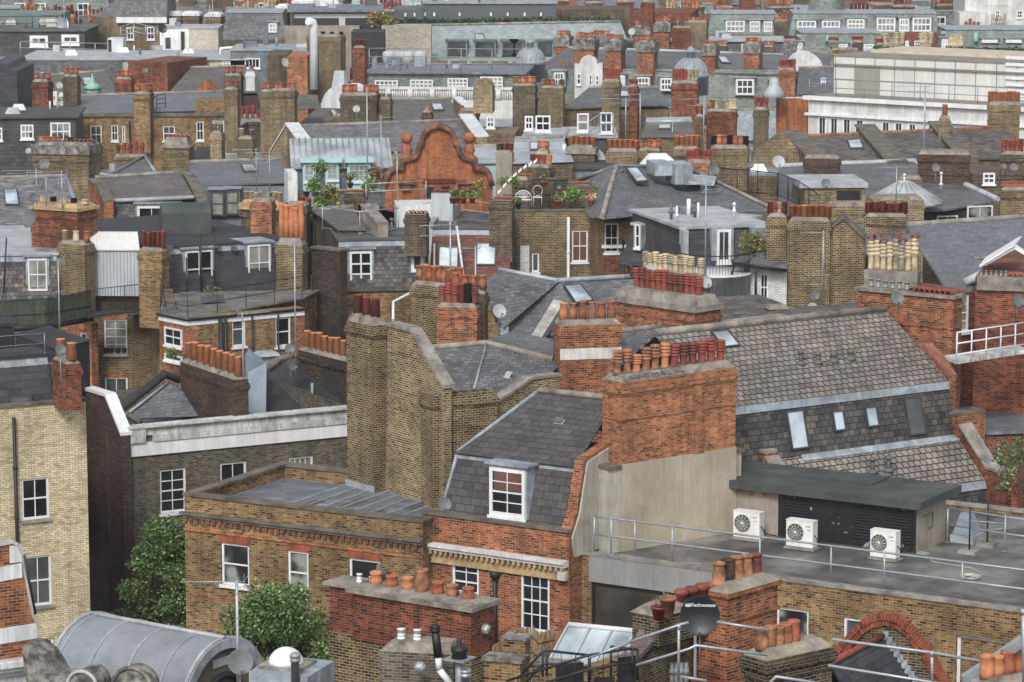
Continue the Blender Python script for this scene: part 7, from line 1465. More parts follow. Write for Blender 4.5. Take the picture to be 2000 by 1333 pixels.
f = Fr(203, 396, O=PY(203, 397, 166), a=-3); h.fr = f; h.py = 396; h.a0, h.d0, h.d1 = 0, 0, 3; h.a1 = f.hit(380, 396)[0]; z = f.hit(203, 450)[1]; b = MB(f); b.hexa([f.P(0, -.7, z), f.P(h.a1, -.7, z), f.P(h.a1, .5, z), f.P(0, .5, z), f.P(0, -.1, f.O.z), f.P(h.a1, -.1, f.O.z), f.P(h.a1, .5, f.O.z), f.P(0, .5, f.O.z)]); h.part('mansard_roof', b, 'slate_mottle'); h.dorm(268, 403, 348, 455, cols=3, rows=2, d=-.7, deep=1.5, fw=.12); ridge(h, [(203, 395, 165.9), (380, 387, 165.9)], .12, 'lead_pale', 'flashing')
crosswall(h, [(203, 396, 165), (190, 365, 169), (172, 352, 172)], 0, .5, 'redorange', 'coping_dark'); crosswall(h, [(385, 390, 165), (365, 350, 171), (352, 338, 172)], 0, .5, 'stock', 'coping_dark')
h = House('chimney_house', 'huge sooty stack with a lumpy mortar cap and broken red pots, upper left', 'chimney', 66, 290, Y=176, a=24)
cs(h, [(64, 172, 283, 'rrrrrxHPhhhhh', 9, 'stock', dict(w=1.8, band=2, slab=.5, cap='stone_dirty', a=14, H=14))], 176); cs(h, [(318, 368, 286, 'HHHHHH', 6, 'stock', dict(w=1.2, H=14, capz=.5, slab=.1)), (410, 432, 262, 'uu', 14, 'stock_pale', dict(H=12)), (463, 493, 272, 'uu', 14, 'stock', dict(H=12))], 178)
dish('brown grey dish on the huge sooty stack, left', 87, 320, 10, Y=173, yaw=5); dish('pale dish above the lead roofs at the left edge', 56, 295, 6, Y=178, yaw=10, mat='dish_pale')
h = SR('small pyramid slate roof with lead hips left of the blue slate roof', 'slate', 176, [(200, 352, 0), (312, 350, 0)], [(283, 308, 6), (272, 306, 6)]); ridge(h, [(312, 350, 176), (283, 308, 182)], .1, 'lead'); ridge(h, [(200, 352, 176), (280, 308, 182)], .1, 'lead_dark'); rp(h, 'whitepaint', [(188, 336, 177), (225, 345, 175), (225, 350, 175), (188, 342, 177)], .1, 'fascia')
h = SR('blue grey slate roof with a dark dormer of two pale blinds, left of centre', 'slate_blue', 172, [(378, 362, 0), (575, 356, 0)], [(548, 312, 6), (366, 318, 6)], 'stock_dark')
f = Fr(378, 362, O=PY(378, 364, 172), a=-2); h.fr = f; h.py = 362; L = f.hit(480, 362)[0]; z = f.hit(378, 440)[1]; b = MB(f); b.hexa([f.P(0, -.6, z), f.P(L * 2, -.6, z), f.P(L * 2, .5, z), f.P(0, .5, z), f.P(0, -.1, f.O.z), f.P(L * 2, -.1, f.O.z), f.P(L * 2, .5, f.O.z), f.P(0, .5, f.O.z)]); h.part('mansard_roof', b, 'bluegrey_dark')
h.dorm(412, 375, 438, 422, cols=1, rows=2, d=-.8, deep=1.5, fm='darkcasing', gm='glass_cur', cheek='bluegrey_dark', top='bluegrey'); h.dorm(441, 373, 466, 420, cols=1, rows=2, d=-.8, deep=1.5, fm='darkcasing', gm='glass_cur', cheek='bluegrey_dark', top='bluegrey')
rp(h, 'felt_black', [(370, 316, 179), (440, 312, 179), (440, 286, 184), (385, 288, 184)]); b = MB(); p = PY(572, 372, 168); b.box(Fr(0, 0, O=p, a=-10), -.25, .25, 0, 2, 0, p.z + .95); h.part('party_wall', b, 'whiterender')
cs(h, [(470, 545, 397, 'uuBuuuuu', 16, 'stock_dark', dict(w=1.0, slab=.3, cap='sandstone', H=12, a=14, Y=157)), (555, 598, 402, '', 0, 'stock_dark', dict(H=12, Y=158)), (489, 530, 395, '', 0, 'redbrick', dict(H=12, Y=153))], 165)
dish('dish on the buff potted stack left of the roof garden', 518, 380, 8, Y=155, yaw=15)
for x, yb, yt, lab in ((501, 372, 290, 'thin aerial mast right of the blue slate roof'), (527, 375, 296, 'leaning aerial mast by the white wedge wall')): aerial(lab, x, yb, yt, Y=160, kinds=[(.97, 'y', 1.2, 190), (.8, 'y', .8, 40)], r=.025)
aerial('tall thin mast at centre left in front of the purple slate terrace', 718, 385, 170, Y=158, kinds=[(.92, 'y', 1.3, 190)], r=.035); dish('white dish high on the tall centre left mast', 696, 213, 7, Y=157.6, yaw=-5, mat='dish_pale'); aerial('second thin mast left of the terracotta gable', 745, 385, 225, Y=160, kinds=[(.97, 'y', .8, 20)], r=.03); aerial('low mast right of the roof garden ferns', 776, 400, 300, Y=158, kinds=[(.97, 'v', .9, 100)], r=.03)
# roof garden
h = HB('low dark roof terrace with black planters and iron arches below the mint dormers', 600, 405, 16, -2, 780, 8, 'stock_dark', Y=166, par=.2, roof='felt')
G = [('yellow green shrub at the left of the roof garden', 612, 385, 30, 42, 'leaf_bright', 400), ('olive bush in the middle of the roof garden', 648, 403, 40, 46, 'leaf_olive', 600), ('small green bush at the front of the roof garden', 628, 408, 28, 22, 'leaf_bright', 250), ('rusty leaved climber below the mint balcony doors', 735, 362, 44, 34, 'leaf_rust', 300), ('green climber left of the mint windows', 628, 350, 30, 34, 'leaf', 220), ('greenish shrub in front of the curved slate dormer', 722, 378, 30, 30, 'leaf_bright', 260)]
for lab, x, y, w, hh, m, n in G: plant(lab, x, y, w, hh, Y=163 + (410 - y) * .05, mat=m, n=n, sz=.2)
plant('sago like fern with arching yellow fronds in a clay trough', 684, 368, 48, 28, Y=165, mat='leaf_olive', kind='fern', n=260, pot='terra_brown')
for i, x in enumerate((868 + 16, 893, 905, 922)): plant(('pale green', 'grey green', 'silvery', 'bright green')[i] + ' bush in a clay pot on the ledge below the terracotta gable', x, 398, 18, 16, Y=154 - i * .2, mat=('leaf_bright', 'leaf', 'leaf_olive', 'leaf_bright')[i], pot='terra', n=160, sz=.14)
plant('yellow flowering shrub right of the potted row below the terracotta gable', 935, 388, 34, 38, Y=156, mat='leaf_olive', n=320); plant('green bush beside the prayer flags', 985, 365, 34, 26, Y=158, mat='leaf_bright', n=260)
h = HB('white and grey terrace kerb with clay hoods below the terracotta gable', 838, 402, 16, 6, 890, 2, 'corr_grey', Y=157, z0=10); cs(h, [(842, 884, 378, 'hhhhhh', 5, 'corr_grey', dict(H=1.5, capz=.02, band=0)), (673, 710, 378, 'HHHHHH', 5, 'stock_dark', dict(H=2, capz=.02, Y=160)), (790, 832, 420, 'HHHHH', 5, 'stock_dark', dict(H=2, capz=.02, Y=151)), (955, 1000, 392, 'HHHHHH', 5, 'stock_dark', dict(H=3, capz=.02, Y=153)), (1112, 1152, 362, 'HHHHHH', 5, 'stock_dark', dict(H=3, capz=.02, Y=158))], 156)
b = MB(); p = PY(775, 402, 156); b.box(Fr(0, 0, O=p, a=-5), 0, 2.2, 0, 2.5, 0, p.z); h.part('white_roof', b, 'whiterender'); h = SR('slate slope of a low roof beneath the galvanised rail left of the gable', 'slate_brown', 153, [(660, 448, 0), (715, 448, 0)], [(690, 405, 6), (610, 412, 6)], 'stock_dark'); crosswall(h, [(738, 440, 152), (705, 402, 156)], 0, .5, 'render_tan', 'coping'); mass(h, 'render_tan', [(705, 430), (770, 430), (770, 415), (700, 400)], 157)
rail('galvanised rail running to the terracotta gable', [PY(715, 395, 158), PY(832, 388, 159)], h=.9, mids=(.5,), r=.03, posts=2.5); dish('dark grey dish on the tan rendered gable', 732, 405, 9, Y=155, yaw=10, mat='dish_grey')
t = Thing('flag_string', 'string of small white flags beside the right hand pots of the gable terrace', 'flags', PY(962, 375, 156)); b = MB()
for i in range(9): p, q = PY(962 + i * 10, 378 - i * 9 + (i - 4) ** 2 * .6, 156), PY(969 + i * 10, 372 - i * 9 + (i - 4) ** 2 * .6, 156); b.hexa([p, q, q + Vector((.0, .02, 0)), p + Vector((0, .02, 0)), p - Vector((0, 0, .14)), q - Vector((0, 0, .14)), q - Vector((0, -.02, .14)), p - Vector((0, -.02, .14))])
t.part('flags', b, 'whitepaint')
# ---- terracotta dutch gable
h = House('dutch_gable_house', 'orange brick curved Dutch gable with dark mouldings and two ball finials', 'house', 860, 420, Y=160, a=-3)
f = h.fr; arc = lambda cx, cy, r, a0, a1, n, ry=None: [(cx + r * math.cos(R(a0 + (a1 - a0) * i / n)), cy - (ry or r) * math.sin(R(a0 + (a1 - a0) * i / n))) for i in range(n + 1)]
lo = [(752, 420), (752, 365)] + arc(775, 350, 18, 180, 90, 4) + [(786, 331), (786, 316), (797, 314)] + arc(798, 293, 20, -85, 0, 5) + [(822, 283), (824, 283)] + arc(857, 282, 33, 180, 90, 7)
O_ = lo + [(1714 - x, y + .5) for x, y in lo[::-1]]; Q = [f.hit(*p) for p in O_]; Q[0] = (Q[0][0], 0); Q[-1] = (Q[-1][0], 0)
b = MB(f); b.prof(f, Q[::-1], 0, .7); h.part('wall', b, 'terracotta_brick'); b = MB(f)
for d in (-.12, .4): b.path([f.P(p, d, z + .05) for p, z in Q[1:-1]], .14, 8)
h.part('moulding', b, 'gable_moulding'); b = MB(f)
for x in (795, 917): p, z = f.hit(x, 314); c = f.P(p, .3, z); b = MB(f); b.lathe(c, [(.38, 0), (.38, .15), (.2, .3), (.3, .45), (.22, .75), (.12, .85)] + [(.30 * math.sin(k * .45), 1.12 - .30 * math.cos(k * .45)) for k in range(1, 8)], 12); h.part('finial', b, 'terra')
for x in (797, 912): p, z = f.hit(x, 355); b = MB(f); b.box(f, p - .5, p + .35, -.35, -.01, z - .1, z + .1); b.box(f, p - .3, p + .15, -.2, -.01, z - .45, z - .101); h.part('corbel', b, 'gable_moulding'); wins(h, [(832, 366, 848, 385), (862, 364, 878, 382)], fm='darkcasing', sill=None); b = MB(f); p, z = f.hit(825, 358); q_, _ = f.hit(890, 358); b.box(f, p, q_, -.1, -.003, z, z + .2); h.part('hood_mould', b, 'terra_red')
b = MB(f); L = f.hit(785, 345)[0]; M_ = f.hit(930, 345)[0]; zr = f.hit(857, 275)[1]; ze = f.hit(785, 335)[1]; b.slab([f.P(L, .7, ze), f.P(L, 9, ze), f.P((L + M_) / 2, 9, zr - .5), f.P((L + M_) / 2, .7, zr - .5)], .1); b.slab([f.P(M_, 9, ze), f.P(M_, .7, ze), f.P((L + M_) / 2, .7, zr - .5), f.P((L + M_) / 2, 9, zr - .5)], .1); h.part('roof', b, 'slate')
# ---- purple slate terrace with mint dormers
h = SR('long purple grey slate terrace roof with white coped gables behind the terracotta gable', 'slate_purple', 182, [(598, 300, 0), (935, 290, 2)], [(905, 236, 9), (572, 248, 7)], 'stock_pale')
for P_ in ([(602, 300, 181.5), (560, 243, 189)], [(560, 243, 189.2), (528, 296, 189.4)], [(930, 268, 183), (900, 226, 190)]): crosswall(h, P_, 0, .6, 'stock_pale', 'whiterender', out=.12)
h = HB('lead roofed row with three mint green cottage windows under curved hoods', 575, 330, 15, -5, 760, 6, 'bluegrey_dark', Y=174); b = MB(h.fr); g = h.fr; z = h.ze; b.slab([g.P(-.2, -.3, z + .1), g.P(h.a1 + .2, -.3, z + .1), g.P(h.a1 + .2, 4, z + 1.3), g.P(-.2, 4, z + 1.3)], .1)
for i in range(16): b.tube(g.P(i * h.a1 / 15, -.3, z + .13), g.P(i * h.a1 / 15, 4, z + 1.33), .04, 4)
h.part('roof', b, 'lead_pale'); z = g.hit(600, 300)[1]
for x0, x1, y1, c in ((594, 614, 355, 2), (638, 660, 352, 2), (681, 722, 355, 4)):
    wpx(h, g, x0, 322, x1, y1, -.5, out=True, fm='bluewin', cols=c, rows=3, gm='glass_cur'); a, zt = g.hit(x0 - 8, 318, -.6); c2, _ = g.hit(x1 + 8, 318, -.6); b = MB(g); b.box(g, a, c2, -.75, .6, zt, zt + .2); b.box(g, a + .15, c2 - .15, -.45, .1, zt - 1.6, zt - .002); h.part('hood', b, 'bluewin' if x0 != 638 else 'bluewin')
h = SR('lead slope with standing seams right of the terracotta gable', 'lead_pale', 170, [(915, 318, 0), (1010, 316, 0)], [(1000, 285, 9), (925, 288, 9)], 'bluewin'); cs(h, [(968, 1000, 300, 'ppp', 15, 'render_tan', dict(H=10, band=0)), (1030, 1072, 327, 'lllL', 20, 'stock_dark', dict(H=8, Y=164, a=20)), (1004, 1036, 352, 'hHH', 5, 'stock_dark', dict(H=6, Y=160))], 168)
# ---- yellow terrace house upper left
h = HB('wide yellow brick terrace with five sash windows and a blue slate roof, upper left', 150, 224, 15.5, -2, 440, 9, 'stock_gold', Y=214, wins=[(176, 246, 199, 282, WS), (217, 245, 231, 276, WS), (238, 246, 245, 280, dict(cols=1, rows=2)), (318, 247, 342, 276, WS), (383, 238, 398, 275, WS), (415, 236, 438, 263, WS)])
b = MB(h.fr); b.box(h.fr, -.1, h.a1, -.12, -.002, h.ze - .15, h.ze + .1); h.part('coping', b, 'coping_dark'); rp(h, 'slate_blue', [(148, 221, 215), (440, 214, 215), (436, 180, 223), (150, 188, 223)]); ridge(h, [(150, 188, 223), (436, 180, 223)], .12, 'coping'); h.pipe([h.fr.P(h.X(253), -.1, h.ze - .5), h.fr.P(h.X(253), -.1, 6)], .07)
b = MB(h.fr); b.box(h.fr, h.X(262), h.X(294), -.25, .9, 0, h.ze + 1.0); b.box(h.fr, h.X(382), h.a1 + .2, -.05, 3, h.ze + .1, h.ze + .9); h.part('pier', b, 'stock_gold'); cs(h, [(261, 292, 184, 'rR', 14, 'stock_gold', dict(w=1.2, H=4, Y=213.5, pr=.2)), (438, 463, 175, 'rR', 14, 'stock', dict(H=5)), (508, 572, 180, 'rrxrrxrr', 14, 'stock', dict(H=12, Y=208, w=1.4)), (530, 575, 178, '', 0, 'stock', dict(H=12, Y=206))], 212)
rail('black iron roof ladder on the blue slate roof of the wide yellow terrace', [PY(306, 212, 216), PY(323, 210, 216.5)], h=.9, mids=(.3, .6), r=.03, mat='blackpaint')
h = HB('grey lead roofed wing with white french windows at the left edge', -40, 232, 15.5, -4, 148, 7, 'slate_char', Y=205); h.flat('felt_green', over=.2); wins(h, [(98, 240, 138, 275), (-10, 250, 5, 275), (40, 244, 66, 272)], cols=3); cs(h, [(62, 93, 160, 'rur', 13, 'reddark', dict(Y=216, a=15)), (122, 150, 150, 'rrr', 14, 'stock_dark', dict(Y=218)), (224, 256, 155, 'rrrr', 13, 'reddark', dict(Y=226, H=6))], 212)
acunit('left unit of the pair beside the far left stacks', 102, 208, 10, 17.6, 10, hh=.9); acunit('right unit of the pair beside the far left stacks', 115, 210, 15, 17.4, 10, hh=.9); dish('white dish behind the far left stacks', 116, 167, 7, Y=214, yaw=30, mat='dish_pale')
h = SR('dark slate roof with a green copper cupola at its foot, upper left', 'slate_brown', 232, [(80, 195, 0), (235, 185, 0)], [(205, 140, 10), (90, 148, 10)], 'brownish'); c = PY(181, 184, 229); s_ = 229 / 6200; b = MB(); b.lathe(c, [(18 * s_, 0), (17 * s_, .22), (17 * s_, .36), (21 * s_, .4), (12 * s_, .66), (6 * s_, .92), (2.5 * s_, 1.2), (.01, 1.5)], 4); h.part('cupola', b, 'copper')
h = SR('wide brown slate roof with a tiny red gablet, upper left', 'slate_brown', 236, [(325, 186, 0), (505, 180, 0)], [(480, 131, 10), (372, 133, 10)], 'brownish'); b = MB(); g = Fr(0, 0, O=PY(380, 178, 234), a=0); b.prof(g, [(0, g.O.z), (1.7, g.O.z), (.85, g.O.z + .8)], 0, 2); h.part('gablet', b, 'terracotta_brick'); cs(h, [(438, 470, 148, 'rRr', 14, 'stock_dark'), (480, 497, 140, 'r', 6, 'whitestone', dict(H=1.4))], 230)
h = HB('soot stained red brick flank wall with a dish above the yellow terrace', 250, 121, 15.5, 20, 327, 7, 'reddark', Y=244); dish('grey dish on the soot stained red flank wall', 284, 138, 5, Y=240, yaw=10); h = HB('round headed orange gable glimpsed between dark stacks, upper left', 258, 165, 15.5, 0, 292, 1, 'terracotta_brick', Y=232)
h = House('slate_clad_wall', 'steep black slate clad flank at the left edge', 'wall', -20, 215, Y=220, a=0); f = h.fr; b = MB(f); Q = [f.hit(*p) for p in ((-20, 215), (44, 215), (32, 140), (18, 136), (14, 125), (-20, 125))]; Q[0] = (Q[0][0], 0); Q[1] = (Q[1][0], 0); b.prof(f, Q, 0, 8); h.part('wall', b, 'slate_dark')
# ---- centre: stacks, slates and mansards between the terrace and the dome building
h = SR('pale speckled slate roof with a raised coping, upper centre', 'slate_brown', 208, [(758, 240, 0), (905, 236, 0)], [(880, 195, 9), (763, 195, 9)]); crosswall(h, [(920, 222, 206), (885, 192, 212)], 0, .5, 'stock', 'whiterender'); cs(h, [(664, 735, 186, 'rrrrxxrrrr', 15, 'stock_dark', dict(w=1.5, H=14, Y=205)), (740, 762, 195, 'uu', 8, 'stock_dark', dict(Y=205, H=12)), (824, 841, 220, 'r', 6, 'stock_dark', dict(Y=202)), (895, 932, 217, 'rr', 5, 'stock', dict(Y=200, H=10)), (689, 712, 94, 'PPP', 12, 'reddark', dict(Y=226, H=14)), (599, 617, 70, '', 0, 'stock', dict(Y=240)), (622, 665, 72, 'kkk', 5, 'stock', dict(Y=238, H=13, w=2))], 205)
h = SR('hipped slate roof right of the eight pot stack, upper centre left', 'slate_brown', 214, [(575, 250, 0), (700, 246, 0)], [(648, 208, 8), (625, 206, 8)])
h = HB('stock brick wall with a fire escape and arched brick gable, upper centre', 932, 262, 15.5, 4, 1005, 5, 'stock', Y=196); wins(h, [(950, 228, 966, 250)]); b = MB(h.fr); p, z = h.fr.hit(938, 180); b.prof(h.fr, [(p + .6 * math.cos(R(k * 20)), z + .6 * math.sin(R(k * 20))) for k in range(10)] + [(p - .6, z - 1.5), (p + .6, z - 1.5)], 2, 4); h.part('arched_gable', b, 'stock_pale')
h = HB('dark slate mansard house with pairs of white casements, right of the speckled roof', 1022, 272, 15.5, 3, 1100, 6, 'slate_char', Y=186); h.flat('lead_pale', seams=.8); wins(h, [(1025, 227, 1041, 254), (1046, 226, 1075, 257)]); h = HB('dark slate mansard house with boarded blinds behind a blue grey stair', 1104, 270, 15.5, 0, 1202, 6, 'slate_char', Y=188); h.flat('lead_pale', over=.15); wins(h, [(1127, 222, 1150, 257, dict(gm='glass_cur', cols=1)), (1172, 220, 1196, 260, WS)])
rail('blue grey stair rail before the boarded mansard', [PY(1150, 275, 183), PY(1172, 260, 184), PY(1198, 260, 184)], h=1.1, mids=(.5,), r=.035, mat='bluegrey', bars=.3)
h = SR('dark slate roof between stock stacks, upper centre right', 'slate', 206, [(1100, 212, 0), (1310, 205, 0)], [(1285, 172, 7), (1150, 172, 7)]); cs(h, [(1001, 1045, 168, 'rrrrrr', 13, 'stock_dark', dict(H=12)), (1055, 1100, 172, 'rRrxu', 12, 'stock', dict(H=12)), (1176, 1210, 160, 'lllll', 22, 'stock', dict(H=6, Y=202)), (1228, 1245, 170, 'lll', 10, 'reddark'), (1311, 1362, 163, 'llllBBB', 22, 'reddark', dict(H=16, Y=198, w=1.6)), (1358, 1374, 228, 'ppp', 18, 'stock', dict(Y=190, H=10)), (1380, 1438, 218, 'ruUxuUUU', 18, 'reddark', dict(Y=192, H=10)), (1472, 1500, 215, 'lll', 20, 'stock_dark', dict(Y=192, H=10))], 204)
h = SR('pale lead roof with standing seams behind the orange pot stacks', 'lead_pale', 168, [(1000, 318, 0), (1120, 314, 0)], [(1100, 270, 12), (1005, 272, 12)]); h = SR('grey brown sloping roof with a silver edge behind the orange pot stacks', 'slate_brown', 178, [(1250, 268, 0), (1358, 266, 0)], [(1350, 238, 6), (1262, 240, 6)], rm='lead_pale'); rp(h, 'lead_pale', [(1262, 239, 184), (1352, 238, 184), (1350, 228, 190), (1262, 230, 190)])
h = House('chimney_house', 'line of banded stock stacks with bright orange pots, centre', 'chimney', 1108, 290, Y=172, a=8); cs(h, [(1108, 1160, 290, 'ooooo', 18, 'stock_dark', dict(w=1.3, slab=.3)), (1184, 1245, 296, 'oooooo', 18, 'stock', dict(w=1)), (1246, 1290, 295, 'rxrrr', 16, 'stock'), (1315, 1365, 292, 'ooooo', 21, 'stock', dict(Y=170)), (1340, 1388, 318, 'llllll', 20, 'redbrick', dict(Y=165, H=8)), (1387, 1460, 290, 'krrkrrk', 18, 'stock', dict(Y=172, w=1.5, band=2)), (1048, 1070, 296, 'rrr', 15, 'sandstone', dict(Y=171, band=0)), (1405, 1450, 285, '', 0, 'stock', dict(Y=176))], 171, H=13)
h = HB('low felt and lead roofs crowded behind the big hipped slate roof', 1075, 345, 15.5, 0, 1560, 8, 'stock', Y=176); h.flat('lead', over=.05); h = HB('green grey flat roof and glazed white lantern behind the hipped roof', 1090, 332, 15.8, -4, 1330, 6, 'lead_dark', Y=168.5, z0=12); h.flat('felt_green'); b = MB(); p = PY(1255, 325, 167); g = Fr(0, 0, O=p, a=-4); b.prof(g, [(0, p.z), (2, p.z), (1.4, p.z + .55), (.5, p.z + .55)], 0, 1.4); h.part('lantern', b, 'corr_white')
dish('dark dish at the head of the black stair', 1395, 332, 11, Y=164, yaw=20, mat='dish_grey'); dish('small dish on the yellow gable near the tiled terrace', 1466, 322, 7, Y=170, yaw=10); dish('slim grey dish beside the small one on the yellow gable', 1483, 312, 6, Y=171, yaw=40); dish('big pale dish on a pole at the peak of the long hipped roof', 1521, 316, 12, Y=165, yaw=8, mat='dish_pale')
for x, yb, yt, lab in ((1222, 270, 190, 'pale mast with a comb above the orange pots, centre'), (1250, 275, 182, 'slim mast standing left of the sloping silver edged roof'), (1374, 300, 190, 'mast with combs right of the louvred far stack'), (1313, 310, 240, 'low mast on the sloping silver edged roof')): aerial(lab, x, yb, yt, Y=180, kinds=[(.97, 'y', 1.5, 190), (.85, 'y', 1.0, 170)], r=.035)
# ---- tiled terraces right
h = SR('brown stone tiled terrace roof in three steps below the cream office block', 'tile_stone', 176, [(1575, 322, 0), (1990, 308, 3)], [(1972, 250, 11), (1555, 268, 9)], 'stock', rm='terra_brown')
for P_ in ([(1588, 318, 175.5), (1528, 258, 186)], [(1735, 318, 175), (1672, 246, 187)], [(1878, 312, 176), (1815, 240, 188)]): crosswall(h, P_, 0, 1.0, 'stock', 'coping_dark', out=.1)
f = Fr(1478, 300, O=PY(1478, 330, 180), a=0); b = MB(f); Q = [f.hit(*p) for p in ((1470, 300), (1528, 258), (1575, 310))]; b.prof(f, [(Q[0][0], 0), (Q[2][0], 0), Q[2], Q[1], Q[0]], 0, 1); h.part('gable', b, 'stock'); cs(h, [(1834, 1856, 232, 'o', 22, 'stock'), (1930, 1992, 205, 'oooooooo', 20, 'stock', dict(H=16, w=2, Y=186, band=2)), (1955, 2000, 302, 'lllll', 24, 'stock_dark', dict(Y=168, H=16, band=2)), (1570, 1640, 310, '', 0, 'brownish', dict(Y=170, w=1)), (1793, 1895, 302, '', 0, 'brownish', dict(Y=168, w=1.6, H=13, band=2))], 183, H=6)
for x, y, r, lab in ((1828, 328, 8, 'dish below the wide dentilled stack by the tiled terrace'), (1960, 325, 6, 'dark dish, left of a pair at the right edge'), (1980, 327, 8, 'grey dish, right of a pair at the right edge'), (1978, 395, 9, 'pale grey dish alone lower on the right edge stacks')): dish(lab, x, y, r, Y=164, yaw=5)
h = HB('sooty stock building at the right edge with a white sash window and dishes', 1880, 345, 15.5, 0, 2060, 6, 'stock_dark', Y=168); wins(h, [(1920, 338, 1943, 360)]); cs(h, [(1955, 2010, 372, 'rrrrrr', 10, 'stock', dict(Y=158, H=14)), (1755, 1800, 350, '', 0, 'stock', dict(Y=166))], 160); aerial('tall mast with twin antennas before the cream office block', 1804, 322, 168, Y=172, kinds=[(.99, 'y', 2.0, 170), (.93, 'y', 1.2, 180)], r=.05)
# ---- cream office block
h = HB('long cream stone office block with green glazed windows and a panelled upper storey', 1580, 190, 17, 36, 2080, 14, 'whitestone', Y=204, wins=[(x, 226 + (x - 1596) * .075, x + 18, 275, dict(cols=2, rows=1, gm='glass_green', sill=None, fw=.15)) for x in (1596, 1619, 1644, 1669, 1720, 1745, 1772)])
f = h.fr; h.flat('panel_line', over=0); z = h.ze; b = MB(f); b.box(f, -.3, h.a1, -.3, -.002, z - .15, z + .1); b.box(f, -.2, h.a1, -.2, -.003, z - 1.15, z - 1.0); h.part('cornice', b, 'whitepaint')
a, d0 = f.hit(1629, 130, 2.5)[0], 2.5; zt = f.hit(1629, 110, 2.5)[1]; b = MB(f); b.box(f, a, h.a1, d0, 12, z + .12, zt); h.part('upper_storey', b, 'panel_cream'); b = MB(f); zc = f.hit(1629, 124, d0)[1]; b.box(f, a - .15, h.a1, d0 - .15, d0 - .003, zc - .12, zc); b.box(f, a - .05, h.a1, d0 - .05, 12.1, zt + .002, zt + .12); h.part('cornice', b, 'panel_line')
b = MB(f)
for i in range(18): p = a + .1 + i * 1.45; b.box(f, p, p + .05, d0 - .02, d0 - .004, z + .13, zt)
for zz in ((z + zc) / 2,): b.box(f, a, h.a1, d0 - .018, d0 - .003, zz, zz + .05)
h.part('panel_joints', b, 'panel_line'); b = MB(f); p, q_ = f.hit(1669, 150, d0)[0], f.hit(1719, 150, d0)[0]; b.box(f, p, q_, d0 - .05, d0 - .021, z + .13, zc - .15); h.part('shutter', b, 'shutter'); b = MB(f); b.box(f, a + 1, h.a1 - 2, d0 + 3, 10, zt + .12, zt + .3); h.part('flat_roof', b, 'sandroof')
p = f.hit(1965, 150, d0)[0]; b = MB(f)
for i in range(7): b.box(f, p, p + 4, d0 - .12, d0 - .022, z + .3 + i * .42, z + .5 + i * .42)
h.part('louvre', b, 'whitepaint'); rail('blue grey roof rail along the cream office block', [f.P(-.1, .2, z + .1), f.P(h.a1, .2, z + .1)], h=1.1, mids=(.55,), r=.03, mat='bluegrey', posts=2.0)
h = SR('grey slate mansard with a small lead topped dormer left of the cream office block', 'slate', 225, [(1556, 185, 0), (1640, 183, 0)], [(1632, 132, 5), (1560, 134, 5)], 'whitestone'); wins(h, [(1603, 152, 1613, 168)], d=2); h = House('chimney_house', 'tall orange brick stack and scrolled gable left of the cream office block', 'chimney', 1522, 150, Y=212, a=6); cs(h, [(1521, 1553, 138, 'lllll', 16, 'redbrick', dict(w=1.4, H=6, band=2))], 212); cs(h, [(1516, 1578, 192, '', 0, 'terracotta_brick', dict(H=18, band=0, capz=.02, cap='whitestone', Y=211))], 212); b = MB(); b.lathe(PY(1512, 190, 210), [(.8, 0), (.65, .35), (.34, .8), (.36, 1.0), (.28, 1.2), (0, 1.35)], 12); h.part('lead_cupola', b, 'lead_pale')
# ---- domed mansion block
h = SR('long mansion block with a grey slate roof and dormered mansard below the domes', 'slate', 244, [(1050, 132, 0), (1600, 148, -2)], [(1530, 108, 10), (1110, 94, 10)], 'whitestone', name='mansion_block', rm='lead_pale')
f = Fr(1040, 132, O=PY(1040, 133, 244), a=4); L = f.hit(1620, 150)[0]; zt = f.O.z - .05; b = MB(f); zb = zt - 3.2; b.hexa([f.P(0, -1, zb), f.P(L, -1, zb), f.P(L, 0, zb), f.P(0, 0, zb), f.P(0, -.1, zt), f.P(L, -.1, zt), f.P(L, 0, zt), f.P(0, 0, zt)]); h.part('mansard_roof', b, 'slate_green'); b = MB(f); b.box(f, 0, L, -1.1, .5, 0, zb - .002); b.box(f, 0, L, -1.4, -1.101, zb - .4, zb); h.part('wall', b, 'whitestone'); h.fr = f; h.mz = (zb, zt, 1, 3, -1)
for x0, x1, y0, y1 in ((1041, 1062, 138, 167), (1082, 1102, 142, 170), (1208, 1220, 148, 172), (1245, 1268, 151, 176), (1290, 1312, 153, 178), (1438, 1472, 155, 186), (1504, 1518, 158, 178)): h.dorm(x0, y0, x1, y1, cols=3, rows=2, d=-1.0, deep=1.6, fw=.12, bar=.07, gm='glass_mid', top='lead')
cs(h, [(1084, 1110, 73, 'rrrrr', 9, 'redbrick', dict(Y=256)), (1121, 1159, 78, 'rrrrrr', 10, 'redbrick'), (1155, 1186, 72, 'rrrrrr', 8, 'redbrick', dict(Y=258)), (1182, 1213, 80, 'rrrrr', 8, 'redbrick'), (1245, 1277, 83, 'rrrrr', 8, 'redbrick'), (1371, 1396, 90, 'rrrr', 6, 'redbrick'), (1453, 1483, 86, 'rrrr', 8, 'redbrick')], 243, H=4.6, w=1.6, slab=.75, cap='stone_dirty', a=14, band=0)
